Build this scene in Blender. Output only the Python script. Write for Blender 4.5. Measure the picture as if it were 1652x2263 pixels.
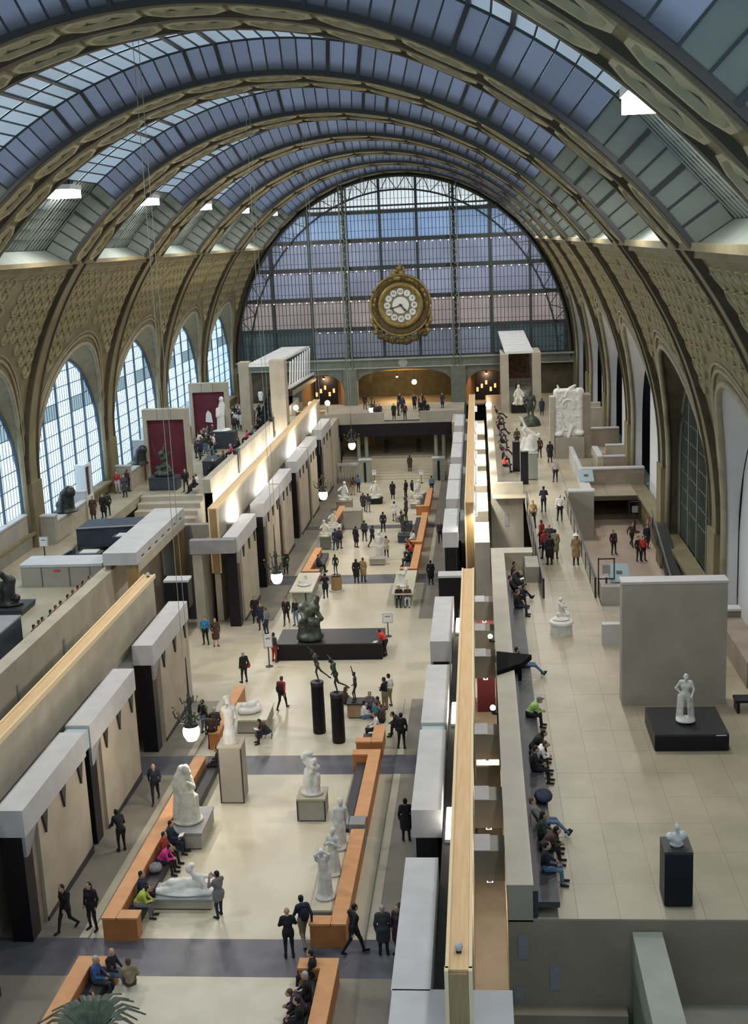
import bpy, math, random
import numpy as np
from mathutils import Vector, Matrix
R = random.Random(7)
for o in list(bpy.data.objects): bpy.data.objects.remove(o)
scn = bpy.context.scene
col = scn.collection
PI = math.pi

# ---------------------------------------------------------------- camera (on a high balcony, right of the nave axis)
YAW, PITCH, ROLL = .0908, .2210, .0439
cy, sy, cp, sp, cr, sr = math.cos(YAW), math.sin(YAW), math.cos(PITCH), math.sin(PITCH), math.cos(ROLL), math.sin(ROLL)
e_u = Vector((cy, sy, 0)); e_w = Vector((sp*sy, -sp*cy, -cp)); fwd = Vector((-cp*sy, cp*cy, -sp))
cam_d = bpy.data.cameras.new('camera'); cam = bpy.data.objects.new('camera', cam_d); col.objects.link(cam)
cx, cdn = e_u*cr + e_w*sr, e_w*cr - e_u*sr
m = Matrix((cx, -cdn, -fwd)).transposed().to_4x4(); m.translation = Vector((8.76, 0, 22.6))
cam.matrix_world = m
cam_d.sensor_fit = 'VERTICAL'; cam_d.sensor_height = 36; cam_d.lens = 2696.23/2263*36
cam_d.clip_end = 600; cam_d.clip_start = .05
scn.camera = cam

# ---------------------------------------------------------------- dusk sky
w = bpy.data.worlds.new('dusk_sky'); scn.world = w; w.use_nodes = True
bg = w.node_tree.nodes['Background']
bg.inputs['Color'].default_value = (.46, .72, 1.0, 1); bg.inputs['Strength'].default_value = 2.6
scn.view_settings.view_transform = 'Standard'; scn.view_settings.look = 'None'
scn.view_settings.exposure = 0.0; scn.view_settings.gamma = 1.0; scn.view_settings.use_curve_mapping = False
LAMP_W = 1950.0      # each vault floodlight
BACK_W = 7000.0

# ---------------------------------------------------------------- materials
def mat(name, c, rough=.6, c2=None, scale=3.0, detail=3, bump=0, bscale=None, metal=0, spec=.3, stretch=None, vary=0):
    m = bpy.data.materials.new(name); m.use_nodes = True
    nt = m.node_tree; b = nt.nodes['Principled BSDF']
    b.inputs['Roughness'].default_value = rough; b.inputs['Metallic'].default_value = metal
    b.inputs['Specular IOR Level'].default_value = spec
    b.inputs['Base Color'].default_value = (*c, 1)
    tc = None
    if c2 or bump:
        tc = nt.nodes.new('ShaderNodeTexCoord'); src = tc.outputs['Object']
        if stretch:
            mp = nt.nodes.new('ShaderNodeMapping'); mp.inputs['Scale'].default_value = stretch
            nt.links.new(src, mp.inputs['Vector']); src = mp.outputs['Vector']
    out = None
    if c2:
        n = nt.nodes.new('ShaderNodeTexNoise'); n.inputs['Scale'].default_value = scale; n.inputs['Detail'].default_value = detail
        nt.links.new(src, n.inputs['Vector'])
        rp = nt.nodes.new('ShaderNodeValToRGB'); rp.color_ramp.elements[0].position = .35; rp.color_ramp.elements[1].position = .65
        rp.color_ramp.elements[0].color = (*c, 1); rp.color_ramp.elements[1].color = (*c2, 1)
        nt.links.new(n.outputs['Fac'], rp.inputs['Fac']); out = rp.outputs['Color']
        nt.links.new(out, b.inputs['Base Color'])
    if vary:
        oi = nt.nodes.new('ShaderNodeObjectInfo'); hs = nt.nodes.new('ShaderNodeHueSaturation')
        mr = nt.nodes.new('ShaderNodeMapRange'); mr.inputs['To Min'].default_value = 1-vary; mr.inputs['To Max'].default_value = 1+vary
        nt.links.new(oi.outputs['Random'], mr.inputs['Value']); nt.links.new(mr.outputs['Result'], hs.inputs['Value'])
        if out: nt.links.new(out, hs.inputs['Color'])
        else: hs.inputs['Color'].default_value = (*c, 1)
        nt.links.new(hs.outputs['Color'], b.inputs['Base Color'])
    if bump:
        n2 = nt.nodes.new('ShaderNodeTexNoise'); n2.inputs['Scale'].default_value = bscale or scale*3; n2.inputs['Detail'].default_value = 4
        nt.links.new(src, n2.inputs['Vector'])
        bp = nt.nodes.new('ShaderNodeBump'); bp.inputs['Strength'].default_value = bump; bp.inputs['Distance'].default_value = .05
        nt.links.new(n2.outputs['Fac'], bp.inputs['Height']); nt.links.new(bp.outputs['Normal'], b.inputs['Normal'])
    return m
def emit(name, c, s):
    m = bpy.data.materials.new(name); m.use_nodes = True; nt = m.node_tree; nt.nodes.clear()
    e = nt.nodes.new('ShaderNodeEmission'); e.inputs['Color'].default_value = (*c, 1); e.inputs['Strength'].default_value = s
    o = nt.nodes.new('ShaderNodeOutputMaterial'); nt.links.new(e.outputs['Emission'], o.inputs['Surface']); return m
def frosted(name, c, gloss=.06, vary=.12, tex=None):
    """milky glass: lets the daylight behind it through, diffusely"""
    m = bpy.data.materials.new(name); m.use_nodes = True; nt = m.node_tree; nt.nodes.clear()
    t = nt.nodes.new('ShaderNodeBsdfTranslucent'); g = nt.nodes.new('ShaderNodeBsdfGlossy'); g.inputs['Roughness'].default_value = .35
    oi = nt.nodes.new('ShaderNodeObjectInfo'); hs = nt.nodes.new('ShaderNodeHueSaturation'); hs.inputs['Color'].default_value = (*c, 1)
    mr = nt.nodes.new('ShaderNodeMapRange'); mr.inputs['To Min'].default_value = 1-vary; mr.inputs['To Max'].default_value = 1+vary
    nt.links.new(oi.outputs['Random'], mr.inputs['Value']); nt.links.new(mr.outputs['Result'], hs.inputs['Value'])
    if tex:
        tc = nt.nodes.new('ShaderNodeTexCoord'); n = nt.nodes.new('ShaderNodeTexNoise'); n.inputs['Scale'].default_value = tex
        nt.links.new(tc.outputs['Object'], n.inputs['Vector'])
        ml = nt.nodes.new('ShaderNodeMath'); ml.operation = 'MULTIPLY_ADD'; ml.inputs[1].default_value = .9; ml.inputs[2].default_value = .55
        nt.links.new(n.outputs['Fac'], ml.inputs[0])
        mm = nt.nodes.new('ShaderNodeMath'); mm.operation = 'MULTIPLY'
        nt.links.new(ml.outputs[0], mm.inputs[0]); nt.links.new(mr.outputs['Result'], mm.inputs[1]); nt.links.new(mm.outputs[0], hs.inputs['Value'])
    nt.links.new(hs.outputs['Color'], t.inputs['Color'])
    x = nt.nodes.new('ShaderNodeMixShader'); x.inputs['Fac'].default_value = gloss
    nt.links.new(t.outputs[0], x.inputs[1]); nt.links.new(g.outputs[0], x.inputs[2])
    o = nt.nodes.new('ShaderNodeOutputMaterial'); nt.links.new(x.outputs[0], o.inputs['Surface']); return m

M = {}
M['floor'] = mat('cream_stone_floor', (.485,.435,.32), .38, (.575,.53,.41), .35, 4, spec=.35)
M['aisle'] = mat('shaded_grey_beige_floor', (.22,.20,.165), .45, (.28,.255,.205), .4, 4)  # grey-beige stone, darkened further for shade from the gallery walls
M['step'] = mat('pale_step_stone', (.56,.51,.40), .5, (.62,.58,.47), 1.0)
M['dark_floor'] = mat('dark_grey_stone_floor', (.085,.085,.10), .4, (.13,.13,.15), .8, 4)
M['terrace'] = mat('terrace_stone_slab', (.335,.293,.205), .42, (.41,.362,.262), .5, 4, spec=.35, vary=.035)
M['stone'] = mat('beige_limestone', (.40,.355,.275), .75, (.47,.42,.335), .9, 4, bump=.12, bscale=14)
M['stone2'] = mat('grey_limestone', (.315,.295,.245), .75, (.38,.355,.30), .7, 4, bump=.12, bscale=12)
M['stone_dk'] = mat('brown_grey_limestone', (.235,.195,.15), .8, (.30,.255,.20), .8, 4, bump=.12, bscale=12)
M['cap'] = mat('pale_grey_cap_stone', (.47,.47,.475), .6, (.53,.53,.535), 1.2, 3)
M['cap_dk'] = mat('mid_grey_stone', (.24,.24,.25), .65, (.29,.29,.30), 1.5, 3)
M['blue_cap'] = mat('pale_blue_grey_stone', (.40,.50,.53), .6)
M['wood'] = mat('light_oak', (.66,.42,.20), .45, (.73,.50,.26), 1.5, 4, stretch=(6,.4,6))
M['wood_edge'] = mat('pale_oak_edge', (.76,.60,.36), .5)
M['wood_dk'] = mat('brown_oak', (.30,.19,.085), .5, (.36,.235,.11), 2, 4, stretch=(6,6,.6))
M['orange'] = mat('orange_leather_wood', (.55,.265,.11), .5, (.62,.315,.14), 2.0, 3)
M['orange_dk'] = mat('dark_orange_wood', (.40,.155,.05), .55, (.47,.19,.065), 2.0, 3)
M['cream_top'] = mat('pale_cream_stone_top', (.46,.42,.345), .6, (.52,.48,.395), .8, 4)
M['stone_front'] = mat('warm_grey_limestone', (.285,.238,.165), .75, (.335,.285,.205), .7, 4, bump=.1, bscale=12)
M['seat'] = mat('dark_seat', (.05,.048,.052), .5)
M['bench_grey'] = mat('grey_slate_bench', (.05,.05,.054), .5, (.075,.075,.08), 1.0)
M['black'] = mat('black_lacquer', (.010,.009,.013), .4, spec=.25)
M['matte_black'] = mat('matte_black', (.008,.008,.009), .85, spec=.08)
M['charcoal'] = mat('charcoal_metal', (.03,.03,.033), .45, spec=.4)
M['iron'] = mat('dark_iron', (.035,.04,.04), .5)
M['iron_green'] = mat('grey_green_iron', (.12,.135,.11), .55, (.15,.165,.135), 1.5)
M['iron_lt'] = mat('grey_green_paint', (.26,.29,.25), .55, (.31,.335,.29), 1.2)
M['board_green'] = mat('pale_green_board', (.15,.175,.155), .6, (.18,.205,.18), 1.0)
M['bar_blue'] = mat('blue_grey_bars', (.10,.14,.20), .5)
M['gild'] = mat('dull_gilt_plaster', (.155,.122,.050), .6, (.225,.182,.085), 1.4, 4, bump=.25, bscale=9)
M['gild_lt'] = mat('pale_gilt_plaster', (.30,.255,.14), .6, (.39,.335,.195), 1.6, 4, bump=.25, bscale=10)
M['gild_dk'] = mat('brown_plaster', (.062,.052,.033), .7, (.095,.078,.048), 1.2, 4)
M['arch'] = mat('olive_beige_plaster', (.170,.145,.078), .7, (.22,.188,.105), .8, 4)
M['mould'] = mat('beige_moulding', (.27,.24,.16), .65, (.33,.29,.20), 1.5)
M['white_board'] = mat('white_grey_board', (.60,.61,.63), .7, (.65,.66,.68), .5)
M['clock_gold'] = mat('clock_gilding', (.17,.115,.03), .45, (.28,.205,.065), 2.5, 4, bump=.5, bscale=6, metal=.35, spec=.5)
M['clock_dk'] = mat('clock_dark_gilding', (.055,.038,.016), .5, (.12,.085,.032), 3, 4, bump=.5, bscale=5, metal=.3)
M['enamel'] = mat('white_enamel', (.62,.65,.60), .3)
M['dial'] = mat('beige_dial', (.20,.16,.10), .4)
M['marble'] = mat('white_marble', (.70,.69,.65), .45, (.80,.79,.75), 3.0, 5, bump=.45, bscale=12)
M['marble_old'] = mat('cream_marble', (.58,.56,.46), .55, (.72,.70,.61), 3.5, 5, bump=.6, bscale=10)
M['plaster'] = mat('grey_white_plaster', (.56,.56,.53), .6, (.70,.70,.67), 3.5, 5, bump=.7, bscale=9)
M['bronze'] = mat('dark_bronze', (.022,.024,.024), .35, (.05,.055,.05), 4, 3, metal=.4, spec=.5, bump=.2, bscale=14)
M['bronze_green'] = mat('green_bronze', (.03,.04,.032), .4, (.085,.10,.08), 5, 3, metal=.35, bump=.4, bscale=10)
M['red_panel'] = mat('dark_red_panel', (.105,.018,.028), .75, (.135,.026,.038), .8)
M['white_metal'] = mat('white_painted_metal', (.74,.75,.76), .4)
M['glass_dark'] = mat('dark_glass', (.02,.024,.028), .12, spec=.6)
M['glass_blue'] = mat('blue_grey_glass_panel', (.30,.39,.42), .2, spec=.6)
M['navy'] = mat('dark_blue_grey_plinth', (.035,.045,.06), .5, (.05,.06,.075), 1.5)
M['paper'] = mat('white_paper', (.80,.80,.78), .7)
M['leaf'] = mat('grey_green_leaf', (.075,.095,.07), .5, (.12,.145,.11), 6)
M['tan'] = mat('tan_wood_block', (.30,.205,.115), .6, (.36,.25,.15), 3)
M['ochre'] = mat('ochre_vault_paint', (.52,.36,.12), .7, (.60,.43,.17), 1.0)
M['tan_wall'] = mat('tan_wall_paint', (.42,.25,.11), .75, (.48,.30,.14), .8)
M['pink_floor'] = mat('pinkish_stone_floor', (.46,.365,.29), .3, (.54,.44,.355), .6, 4, spec=.4)
M['picture'] = mat('dark_oil_painting', (.10,.05,.025), .5, (.23,.13,.06), 2.2, 5)
M['pane_sky'] = frosted('skylight_glass', (.108,.093,.102), .05, .14)
M['pane_top'] = frosted('skylight_ridge_glass', (.25,.21,.185), .05, .10)
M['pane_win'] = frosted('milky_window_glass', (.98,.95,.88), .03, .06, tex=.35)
M['pane_dim'] = frosted('shaded_window_glass', (.28,.27,.23), .03, .08)  # upper-pane shading put into a darker glass colour
M['pane_dark'] = frosted('dark_window_glass', (.075,.085,.075), .05, .2, tex=.6)  # darker, patchier glass for the lattice window
M['warm_item'] = emit('warm_lit_display', (1.0,.55,.22), 1.6)
M['bulb'] = emit('warm_bulb', (1.0,.74,.45), 9)
M['globe'] = emit('globe_lamp_glass', (1.0,.93,.86), 9)
M['flood'] = emit('floodlight_face', (.93,.97,1.0), 26)
M['white_led'] = emit('white_spot_face', (.95,.97,1.0), 14)

# ---------------------------------------------------------------- helpers
class MB:
    def __init__(s): s.v = []; s.f = []; s.mi = []; s.cm = 0
    def add(s, vs, fs):
        n = len(s.v); s.v += [tuple(map(float, q)) for q in vs]; s.f += [tuple(i+n for i in f) for f in fs]; s.mi += [s.cm]*len(fs); return s
    def box(s, x0, x1, y0, y1, z0, z1):
        return s.add([(x0,y0,z0),(x1,y0,z0),(x1,y1,z0),(x0,y1,z0),(x0,y0,z1),(x1,y0,z1),(x1,y1,z1),(x0,y1,z1)],
            [(0,3,2,1),(4,5,6,7),(0,1,5,4),(1,2,6,5),(2,3,7,6),(3,0,4,7)])
    def hexa(s, b, t):     # bottom 4, top 4
        return s.add(list(b)+list(t), [(0,3,2,1),(4,5,6,7),(0,1,5,4),(1,2,6,5),(2,3,7,6),(3,0,4,7)])
    def cbox(s, c, d, rz=0):
        c = Vector(c); a, b, h = d[0]/2, d[1]/2, d[2]/2; ca, sa = math.cos(rz), math.sin(rz); vs = []
        for z in (-h, h):
            for x, y in ((-a,-b),(a,-b),(a,b),(-a,b)): vs.append((c.x+x*ca-y*sa, c.y+x*sa+y*ca, c.z+z))
        return s.add(vs, [(0,3,2,1),(4,5,6,7),(0,1,5,4),(1,2,6,5),(2,3,7,6),(3,0,4,7)])
    def bar(s, p, q, wd, up=(0,0,1), ht=None):
        p, q = Vector(p), Vector(q); d = (q-p).normalized(); u = Vector(up)
        if abs(d.dot(u)) > .98: u = Vector((1,0,0))
        a = d.cross(u).normalized()*wd/2; b = a.cross(d).normalized()*(ht or wd)/2
        return s.hexa([p-a-b, p+a-b, p+a+b, p-a+b], [q-a-b, q+a-b, q+a+b, q-a+b])
    def tube(s, pts, r, n=8, cap=True):
        pts = [Vector(p) for p in pts]; rs = r if isinstance(r, (list, tuple)) else [r]*len(pts); vs = []; fs = []
        for i, p in enumerate(pts):
            d = (pts[min(i+1, len(pts)-1)] - pts[max(i-1, 0)]).normalized()
            u = Vector((0,0,1)) if abs(d.z) < .9 else Vector((1,0,0))
            a = d.cross(u).normalized(); b = a.cross(d)
            for k in range(n):
                t = 2*PI*k/n; vs.append(p + (a*math.cos(t) + b*math.sin(t))*rs[i])
        for i in range(len(pts)-1):
            for k in range(n): fs.append((i*n+k, i*n+(k+1)%n, (i+1)*n+(k+1)%n, (i+1)*n+k))
        if cap: fs.append(tuple(range(n))[::-1]); fs.append(tuple((len(pts)-1)*n+k for k in range(n)))
        return s.add(vs, fs)
    def lathe(s, prof, c=(0,0,0), n=20, ax='z', cap=True):
        vs = []; fs = []
        for r, h in prof:
            for k in range(n):
                t = 2*PI*k/n; x, y = r*math.cos(t), r*math.sin(t)
                vs.append((c[0]+x, c[1]+y, c[2]+h) if ax == 'z' else (c[0]+x, c[1]-h, c[2]+y))
        for i in range(len(prof)-1):
            for k in range(n): fs.append((i*n+k, i*n+(k+1)%n, (i+1)*n+(k+1)%n, (i+1)*n+k))
        if cap: fs.append(tuple(range(n))[::-1]); fs.append(tuple((len(prof)-1)*n+k for k in range(n)))
        return s.add(vs, fs)
    def ball(s, c, r, n=10, m=6):
        rx, ry, rz = r if isinstance(r, (tuple, list)) else (r, r, r); vs = [(c[0], c[1], c[2]-rz)]; fs = []
        for i in range(1, m):
            a = -PI/2+PI*i/m
            for k in range(n): t = 2*PI*k/n; vs.append((c[0]+rx*math.cos(a)*math.cos(t), c[1]+ry*math.cos(a)*math.sin(t), c[2]+rz*math.sin(a)))
        vs.append((c[0], c[1], c[2]+rz)); L = len(vs)-1
        for k in range(n):
            fs.append((0, 1+(k+1)%n, 1+k)); fs.append((L, 1+(m-2)*n+k, 1+(m-2)*n+(k+1)%n))
            for i in range(m-2): fs.append((1+i*n+k, 1+i*n+(k+1)%n, 1+(i+1)*n+(k+1)%n, 1+(i+1)*n+k))
        return s.add(vs, fs)
    def mesh(s, name, *mats, smooth=False):
        me = bpy.data.meshes.new(name); me.from_pydata(s.v, [], s.f)
        for mt in mats: me.materials.append(M[mt] if isinstance(mt, str) else mt)
        if len(mats) > 1: me.polygons.foreach_set('material_index', s.mi)
        if smooth: me.polygons.foreach_set('use_smooth', [True]*len(me.polygons))
        me.update(); return me
    def build(s, name, mt, parent=None, smooth=False, loc=None, rz=0):
        mts = mt if isinstance(mt, (tuple, list)) else (mt,)
        return put(name, s.mesh(name, *mts, smooth=smooth), parent, loc, rz)
def put(name, me, parent=None, loc=None, rz=0):
    o = bpy.data.objects.new(name, me); col.objects.link(o)
    if loc is not None: o.location = loc
    if rz: o.rotation_euler = (0, 0, rz)
    if parent is not None: o.parent = parent
    return o
def tag(o, label=None, cat=None, group=None, kind=None):
    if label: o['label'] = label
    if cat: o['category'] = cat
    if group: o['group'] = group
    if kind: o['kind'] = kind
    return o
def thing(name, label, cat, loc=(0,0,0), rz=0, group=None):
    return tag(put(name, None, None, loc, rz), label, cat, group)
def struct(o): o['kind'] = 'structure'; return o
def wallbox(name, mt, *b, parent=None):
    o = MB().box(*b).build(name, mt, parent)
    if parent is None: struct(o)
    return o
def fz(y): return -.0281*(y-45)      # the nave floor falls gently away from the camera
# ================================================================ THE HALL
EA, EB, EZ = 19.8, 21.44, 8.36            # inner ellipse of the vault
BAY, Y1 = 16.91, 40.70                    # rib spacing, first rib
T0 = math.asin((21.96-EZ)/EB)
YF = Y1+6*BAY                             # far glazed wall
def ell(t, off=0.0):
    x, z = EA*math.cos(t), EZ+EB*math.sin(t); nx, nz = math.cos(t)/EA, math.sin(t)/EB; l = math.hypot(nx, nz)
    return x+off*nx/l, z+off*nz/l
def frame(t, y, off=0.0):                 # matrix: x along the arc, y along the nave, z into the hall
    x, z = ell(t, off); tx, tz = -EA*math.sin(t), EB*math.cos(t); l = math.hypot(tx, tz); T = Vector((tx/l, 0, tz/l))
    N = Vector((-T.z, 0, T.x))            # for t in 0..pi this points outward or inward; fix below
    c = Vector((-x, 0, EZ-z))
    if N.dot(c) < 0: N = -N
    Yv = N.cross(T); m = Matrix((T, Yv, N)).transposed().to_4x4(); m.translation = Vector((x, y, z)); return m

# ---- skylight bay (built once, copied for every bay)
NC = 54; ts = [T0+(PI-2*T0)*k/NC for k in range(NC+1)]
WR, RUN, DEP = 2.5, .95, 1.25
YA, YB, YC, YD = WR, WR+RUN, BAY-WR-RUN, BAY-WR
NB = 7                                     # solid columns at each end
def quad4(t0, t1, ya, oa, yb, ob, ins=.03):
    dt = ins/20; t0 += dt; t1 -= dt
    return [(ell(t0, oa)[0], ya+ins*0, ell(t0, oa)[1]), (ell(t1, oa)[0], ya, ell(t1, oa)[1]), (ell(t1, ob)[0], yb, ell(t1, ob)[1]), (ell(t0, ob)[0], yb, ell(t0, ob)[1])]
pane_far, pane_top = [], []
for k in range(NB, NC-NB):
    pane_far.append(MB().add(quad4(ts[k], ts[k+1], YC, DEP, YD, 0), [(0,1,2,3)]).mesh('skylight_pane', 'pane_sky'))
    rows = []
    for r in range(3):
        ya, yb = YB+(YC-YB)*r/3, YB+(YC-YB)*(r+1)/3
        rows.append(MB().add(quad4(ts[k], ts[k+1], ya+.03, DEP, yb-.03, DEP), [(0,1,2,3)]).mesh('ridge_pane', 'pane_top'))
    pane_top.append(rows)
nb = MB()
for k in range(NB, NC-NB): nb.add(quad4(ts[k], ts[k+1], YA, 0, YB, DEP), [(0,1,2,3)])
pane_near_me = nb.mesh('near_panes', 'pane_sky')
br = MB()
for k in range(NC+1):
    wd = .15 if k % 9 in (3, 5) else .06
    pts = [(YA, 0), (YB, DEP), (YC, DEP), (YD, 0)]
    for (ya, oa), (yb, ob) in zip(pts[:-1], pts[1:]):
        a, b = ell(ts[k], oa-.03), ell(ts[k], ob-.03)
        br.bar((a[0], ya, a[1]), (b[0], yb, b[1]), wd, up=(math.sin(ts[k]), 0, -math.cos(ts[k])), ht=wd)
for (y, o, wd) in ((YA,0,.16), (YB,DEP,.08), (YB+(YC-YB)/3,DEP,.06), (YB+2*(YC-YB)/3,DEP,.06), (YC,DEP,.08), (YD,0,.16)):
    for k in range(NC):
        a, b = ell(ts[k], o-.04), ell(ts[k+1], o-.04); br.bar((a[0], y, a[1]), (b[0], y, b[1]), wd, up=(0,1,0))
bars_me = br.mesh('glazing_bars', 'iron')
def end_board(right):
    b = MB(); ks = range(0, NB) if right else range(NC-NB, NC)
    for k in ks:
        for ya, oa, yb, ob in ((YA,0,YB,DEP), (YB,DEP,YC,DEP), (YC,DEP,YD,0)):
            n = 1 if yb-ya < 3 else 16
            b.add(quad4(ts[k], ts[k+1], ya, oa, yb, ob, 0), [(0,1,2,3)])
    t = ts[0] if right else ts[NC]
    p = [(*ell(t, o), y) for y, o in ((YA,0),(YB,DEP),(YC,DEP),(YD,0))]
    b.add([(q[0], q[2], q[1]) for q in p], [(0,1,2,3)])
    ta, tb = (ts[0], ts[NB]) if right else (ts[NC], ts[NC-NB])
    y = YB+.3
    while y < YC:
        a, c = ell(ta, DEP-.04), ell(tb, DEP-.04); b.bar((a[0], y, a[1]), (c[0], y, c[1]), .05); y += .55
    return b.mesh('end_board', 'board_green')
eb_me = [end_board(True), end_board(False)]

# ---- rib (built once)
rb = MB(); NR = 48; tr = [T0+(PI-2*T0)*k/NR for k in range(NR+1)]
for k in range(NR):
    for y0, y1, off, th in ((-WR, WR, 0, .5), (-WR, -WR+.3, -.16, .2), (WR-.3, WR, -.16, .2), (-.22, .22, -.2, .2)):
        a, b, c, d = ell(tr[k], off), ell(tr[k+1], off), ell(tr[k], off+th), ell(tr[k+1], off+th)
        rb.cm = 0 if th > .4 else 1
        rb.add([(a[0],y0,a[1]),(b[0],y0,b[1]),(b[0],y1,b[1]),(a[0],y1,a[1]),(c[0],y0,c[1]),(d[0],y0,d[1]),(d[0],y1,d[1]),(c[0],y1,c[1])],
               [(0,1,2,3),(7,6,5,4),(0,4,5,1),(3,2,6,7)])
rib_me = rb.mesh('rib_soffit', 'gild', 'gild_dk')
lb = MB(); tl = [T0*k/14 for k in range(15)]
for sgn in (1, -1):
    for y0, y1, off in ((-.95, -.75, -.16), (.75, .95, -.16), (-.75, .75, -.06)):
        for k in range(14):
            a, b = ell(tl[k], off), ell(tl[k+1], off); c, d = ell(tl[k], .35), ell(tl[k+1], .35)
            lb.cm = 1 if y1-y0 < .3 else 0
            q = [(sgn*a[0],y0,a[1]),(sgn*b[0],y0,b[1]),(sgn*b[0],y1,b[1]),(sgn*a[0],y1,a[1]),(sgn*c[0],y0,c[1]),(sgn*d[0],y0,d[1]),(sgn*d[0],y1,d[1]),(sgn*c[0],y1,c[1])]
            lb.add(q, [(0,1,2,3),(0,4,5,1),(3,2,6,7)])
    lb.cm = 0; lb.box(min(sgn*19.55, sgn*20.3), max(sgn*19.55, sgn*20.3), -.9, .9, -1.5, EZ)
riblow_me = lb.mesh('rib_leg', 'arch', 'gild_dk')
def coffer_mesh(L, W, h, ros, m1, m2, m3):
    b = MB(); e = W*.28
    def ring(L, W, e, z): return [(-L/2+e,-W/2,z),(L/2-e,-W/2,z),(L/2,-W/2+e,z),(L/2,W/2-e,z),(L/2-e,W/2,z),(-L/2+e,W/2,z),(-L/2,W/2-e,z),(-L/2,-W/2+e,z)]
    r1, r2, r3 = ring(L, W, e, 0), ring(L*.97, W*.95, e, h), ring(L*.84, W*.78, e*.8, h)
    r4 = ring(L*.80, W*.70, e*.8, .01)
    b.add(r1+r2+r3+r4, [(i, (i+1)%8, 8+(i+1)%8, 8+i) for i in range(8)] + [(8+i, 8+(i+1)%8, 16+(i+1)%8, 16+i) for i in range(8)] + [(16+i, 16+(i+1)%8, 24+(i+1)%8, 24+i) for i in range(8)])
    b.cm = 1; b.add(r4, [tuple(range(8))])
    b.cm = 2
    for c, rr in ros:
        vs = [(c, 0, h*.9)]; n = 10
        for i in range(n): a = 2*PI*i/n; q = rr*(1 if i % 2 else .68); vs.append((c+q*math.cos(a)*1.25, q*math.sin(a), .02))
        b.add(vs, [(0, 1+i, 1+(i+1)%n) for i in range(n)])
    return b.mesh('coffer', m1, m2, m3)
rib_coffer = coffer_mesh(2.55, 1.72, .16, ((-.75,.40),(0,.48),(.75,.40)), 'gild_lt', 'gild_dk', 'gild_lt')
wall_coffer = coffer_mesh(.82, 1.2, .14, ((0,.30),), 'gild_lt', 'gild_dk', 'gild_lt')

# ---- ceiling bays, ribs
for k in range(-2, 6):
    y0 = Y1+k*BAY
    vis = k >= -1
    bay = struct(put('ceiling', bars_me, None, (0, y0, 0)))
    bay['label'] = 'glazed skylight bay of the barrel vault, number %d counting back from the clock wall' % (6-k)
    for me in eb_me: put('end_board', me, bay)
    tag(put('near_panes', pane_near_me, bay), kind='stuff')
    if vis:
        for i, me in enumerate(pane_far):
            put('skylight_pane', me, bay)
            for m3 in pane_top[i]: put('ridge_pane', m3, bay)
    else:
        for i, me in enumerate(pane_far):
            put('skylight_pane', me, bay); put('ridge_pane', pane_top[i][1], bay)
            put('ridge_pane', pane_top[i][0], bay); put('ridge_pane', pane_top[i][2], bay)
for k in range(-2, 7):
    y0 = Y1+k*BAY
    rib = struct(put('trim_%d' % (k+3), rib_me, None, (0, y0, 0)))
    rib['label'] = 'ornate gilded rib of the barrel vault, number %d counting back from the clock wall' % (7-k)
    put('rib_leg', riblow_me, rib)
    n = 13
    for i in range(n):
        t = T0+(PI-2*T0)*(i+.5)/n
        for yy in (-1.27, 1.27):
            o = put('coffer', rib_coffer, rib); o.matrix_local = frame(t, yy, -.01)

# ---- lower vault walls with arched openings
WC = BAY/2; AW, ASP, AAP = 7.2, 8.5, 16.3            # opening on the vault face
WW, WAP = 7.25, 15.3                                   # arch in the window plane
def whalf(z, w=AW, ap=AAP):
    if z >= ap: return 0
    return w if z <= ASP else w*math.sqrt(max(0, 1-((z-ASP)/(ap-ASP))**2))
def wallx(z):
    return 19.95 if z <= EZ else ell(math.asin(min(1, (z-EZ)/EB)), .18)[0]
def lower_wall(sill, base):
    b = MB()
    zs = [base, sill, ASP]+[ASP+(AAP-ASP)*math.sin(PI/2*i/12) for i in range(1, 13)]+[AAP+(21.7-AAP)*i/5 for i in range(1, 6)]
    for z0, z1 in zip(zs[:-1], zs[1:]):
        x0, x1 = wallx(z0), wallx(z1)
        h0, h1 = (whalf(z0), whalf(z1)) if z0 >= sill else (0, 0)
        if z0 < sill or (h0 == 0 and h1 == 0):
            b.add([(x0,0,z0),(x0,BAY,z0),(x1,BAY,z1),(x1,0,z1)], [(0,1,2,3)])
        else:
            b.add([(x0,0,z0),(x0,WC-h0,z0),(x1,WC-h1,z1),(x1,0,z1)], [(0,1,2,3)])
            b.add([(x0,WC+h0,z0),(x0,BAY,z0),(x1,BAY,z1),(x1,WC+h1,z1)], [(0,1,2,3)])
    # cornice under the skylight
    for z0, z1, p in ((21.55, 21.8, .22), (21.8, 22.05, .38), (21.0, 21.1, .12)):
        x = wallx(min(z0, 21.9)); b.box(x-p, x+.3, 0, BAY, z0, z1)
    # sill shelf
    b.box(19.6, 20.6, 0, BAY, sill-.18, sill)
    return b
def arch_curve(w, ap, sill, n=24):
    pts = [(-w, sill), (-w, ASP)]+[(-w*math.cos(PI*i/n), ASP+(ap-ASP)*math.sin(PI*i/n)) for i in range(1, n)]+[(w, ASP), (w, sill)]
    return pts
XW = 20.6
def reveal(sill, XW=20.6):
    b = MB(); c1 = arch_curve(AW, AAP, sill); c2 = arch_curve(WW, WAP, sill); vs = []
    for (y, z), (y2, z2) in zip(c1, c2): vs += [(wallx(z), WC+y, z), (XW, WC+y2, z2)]
    return b.add(vs, [(2*i, 2*i+1, 2*i+3, 2*i+2) for i in range(len(c1)-1)])
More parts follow.
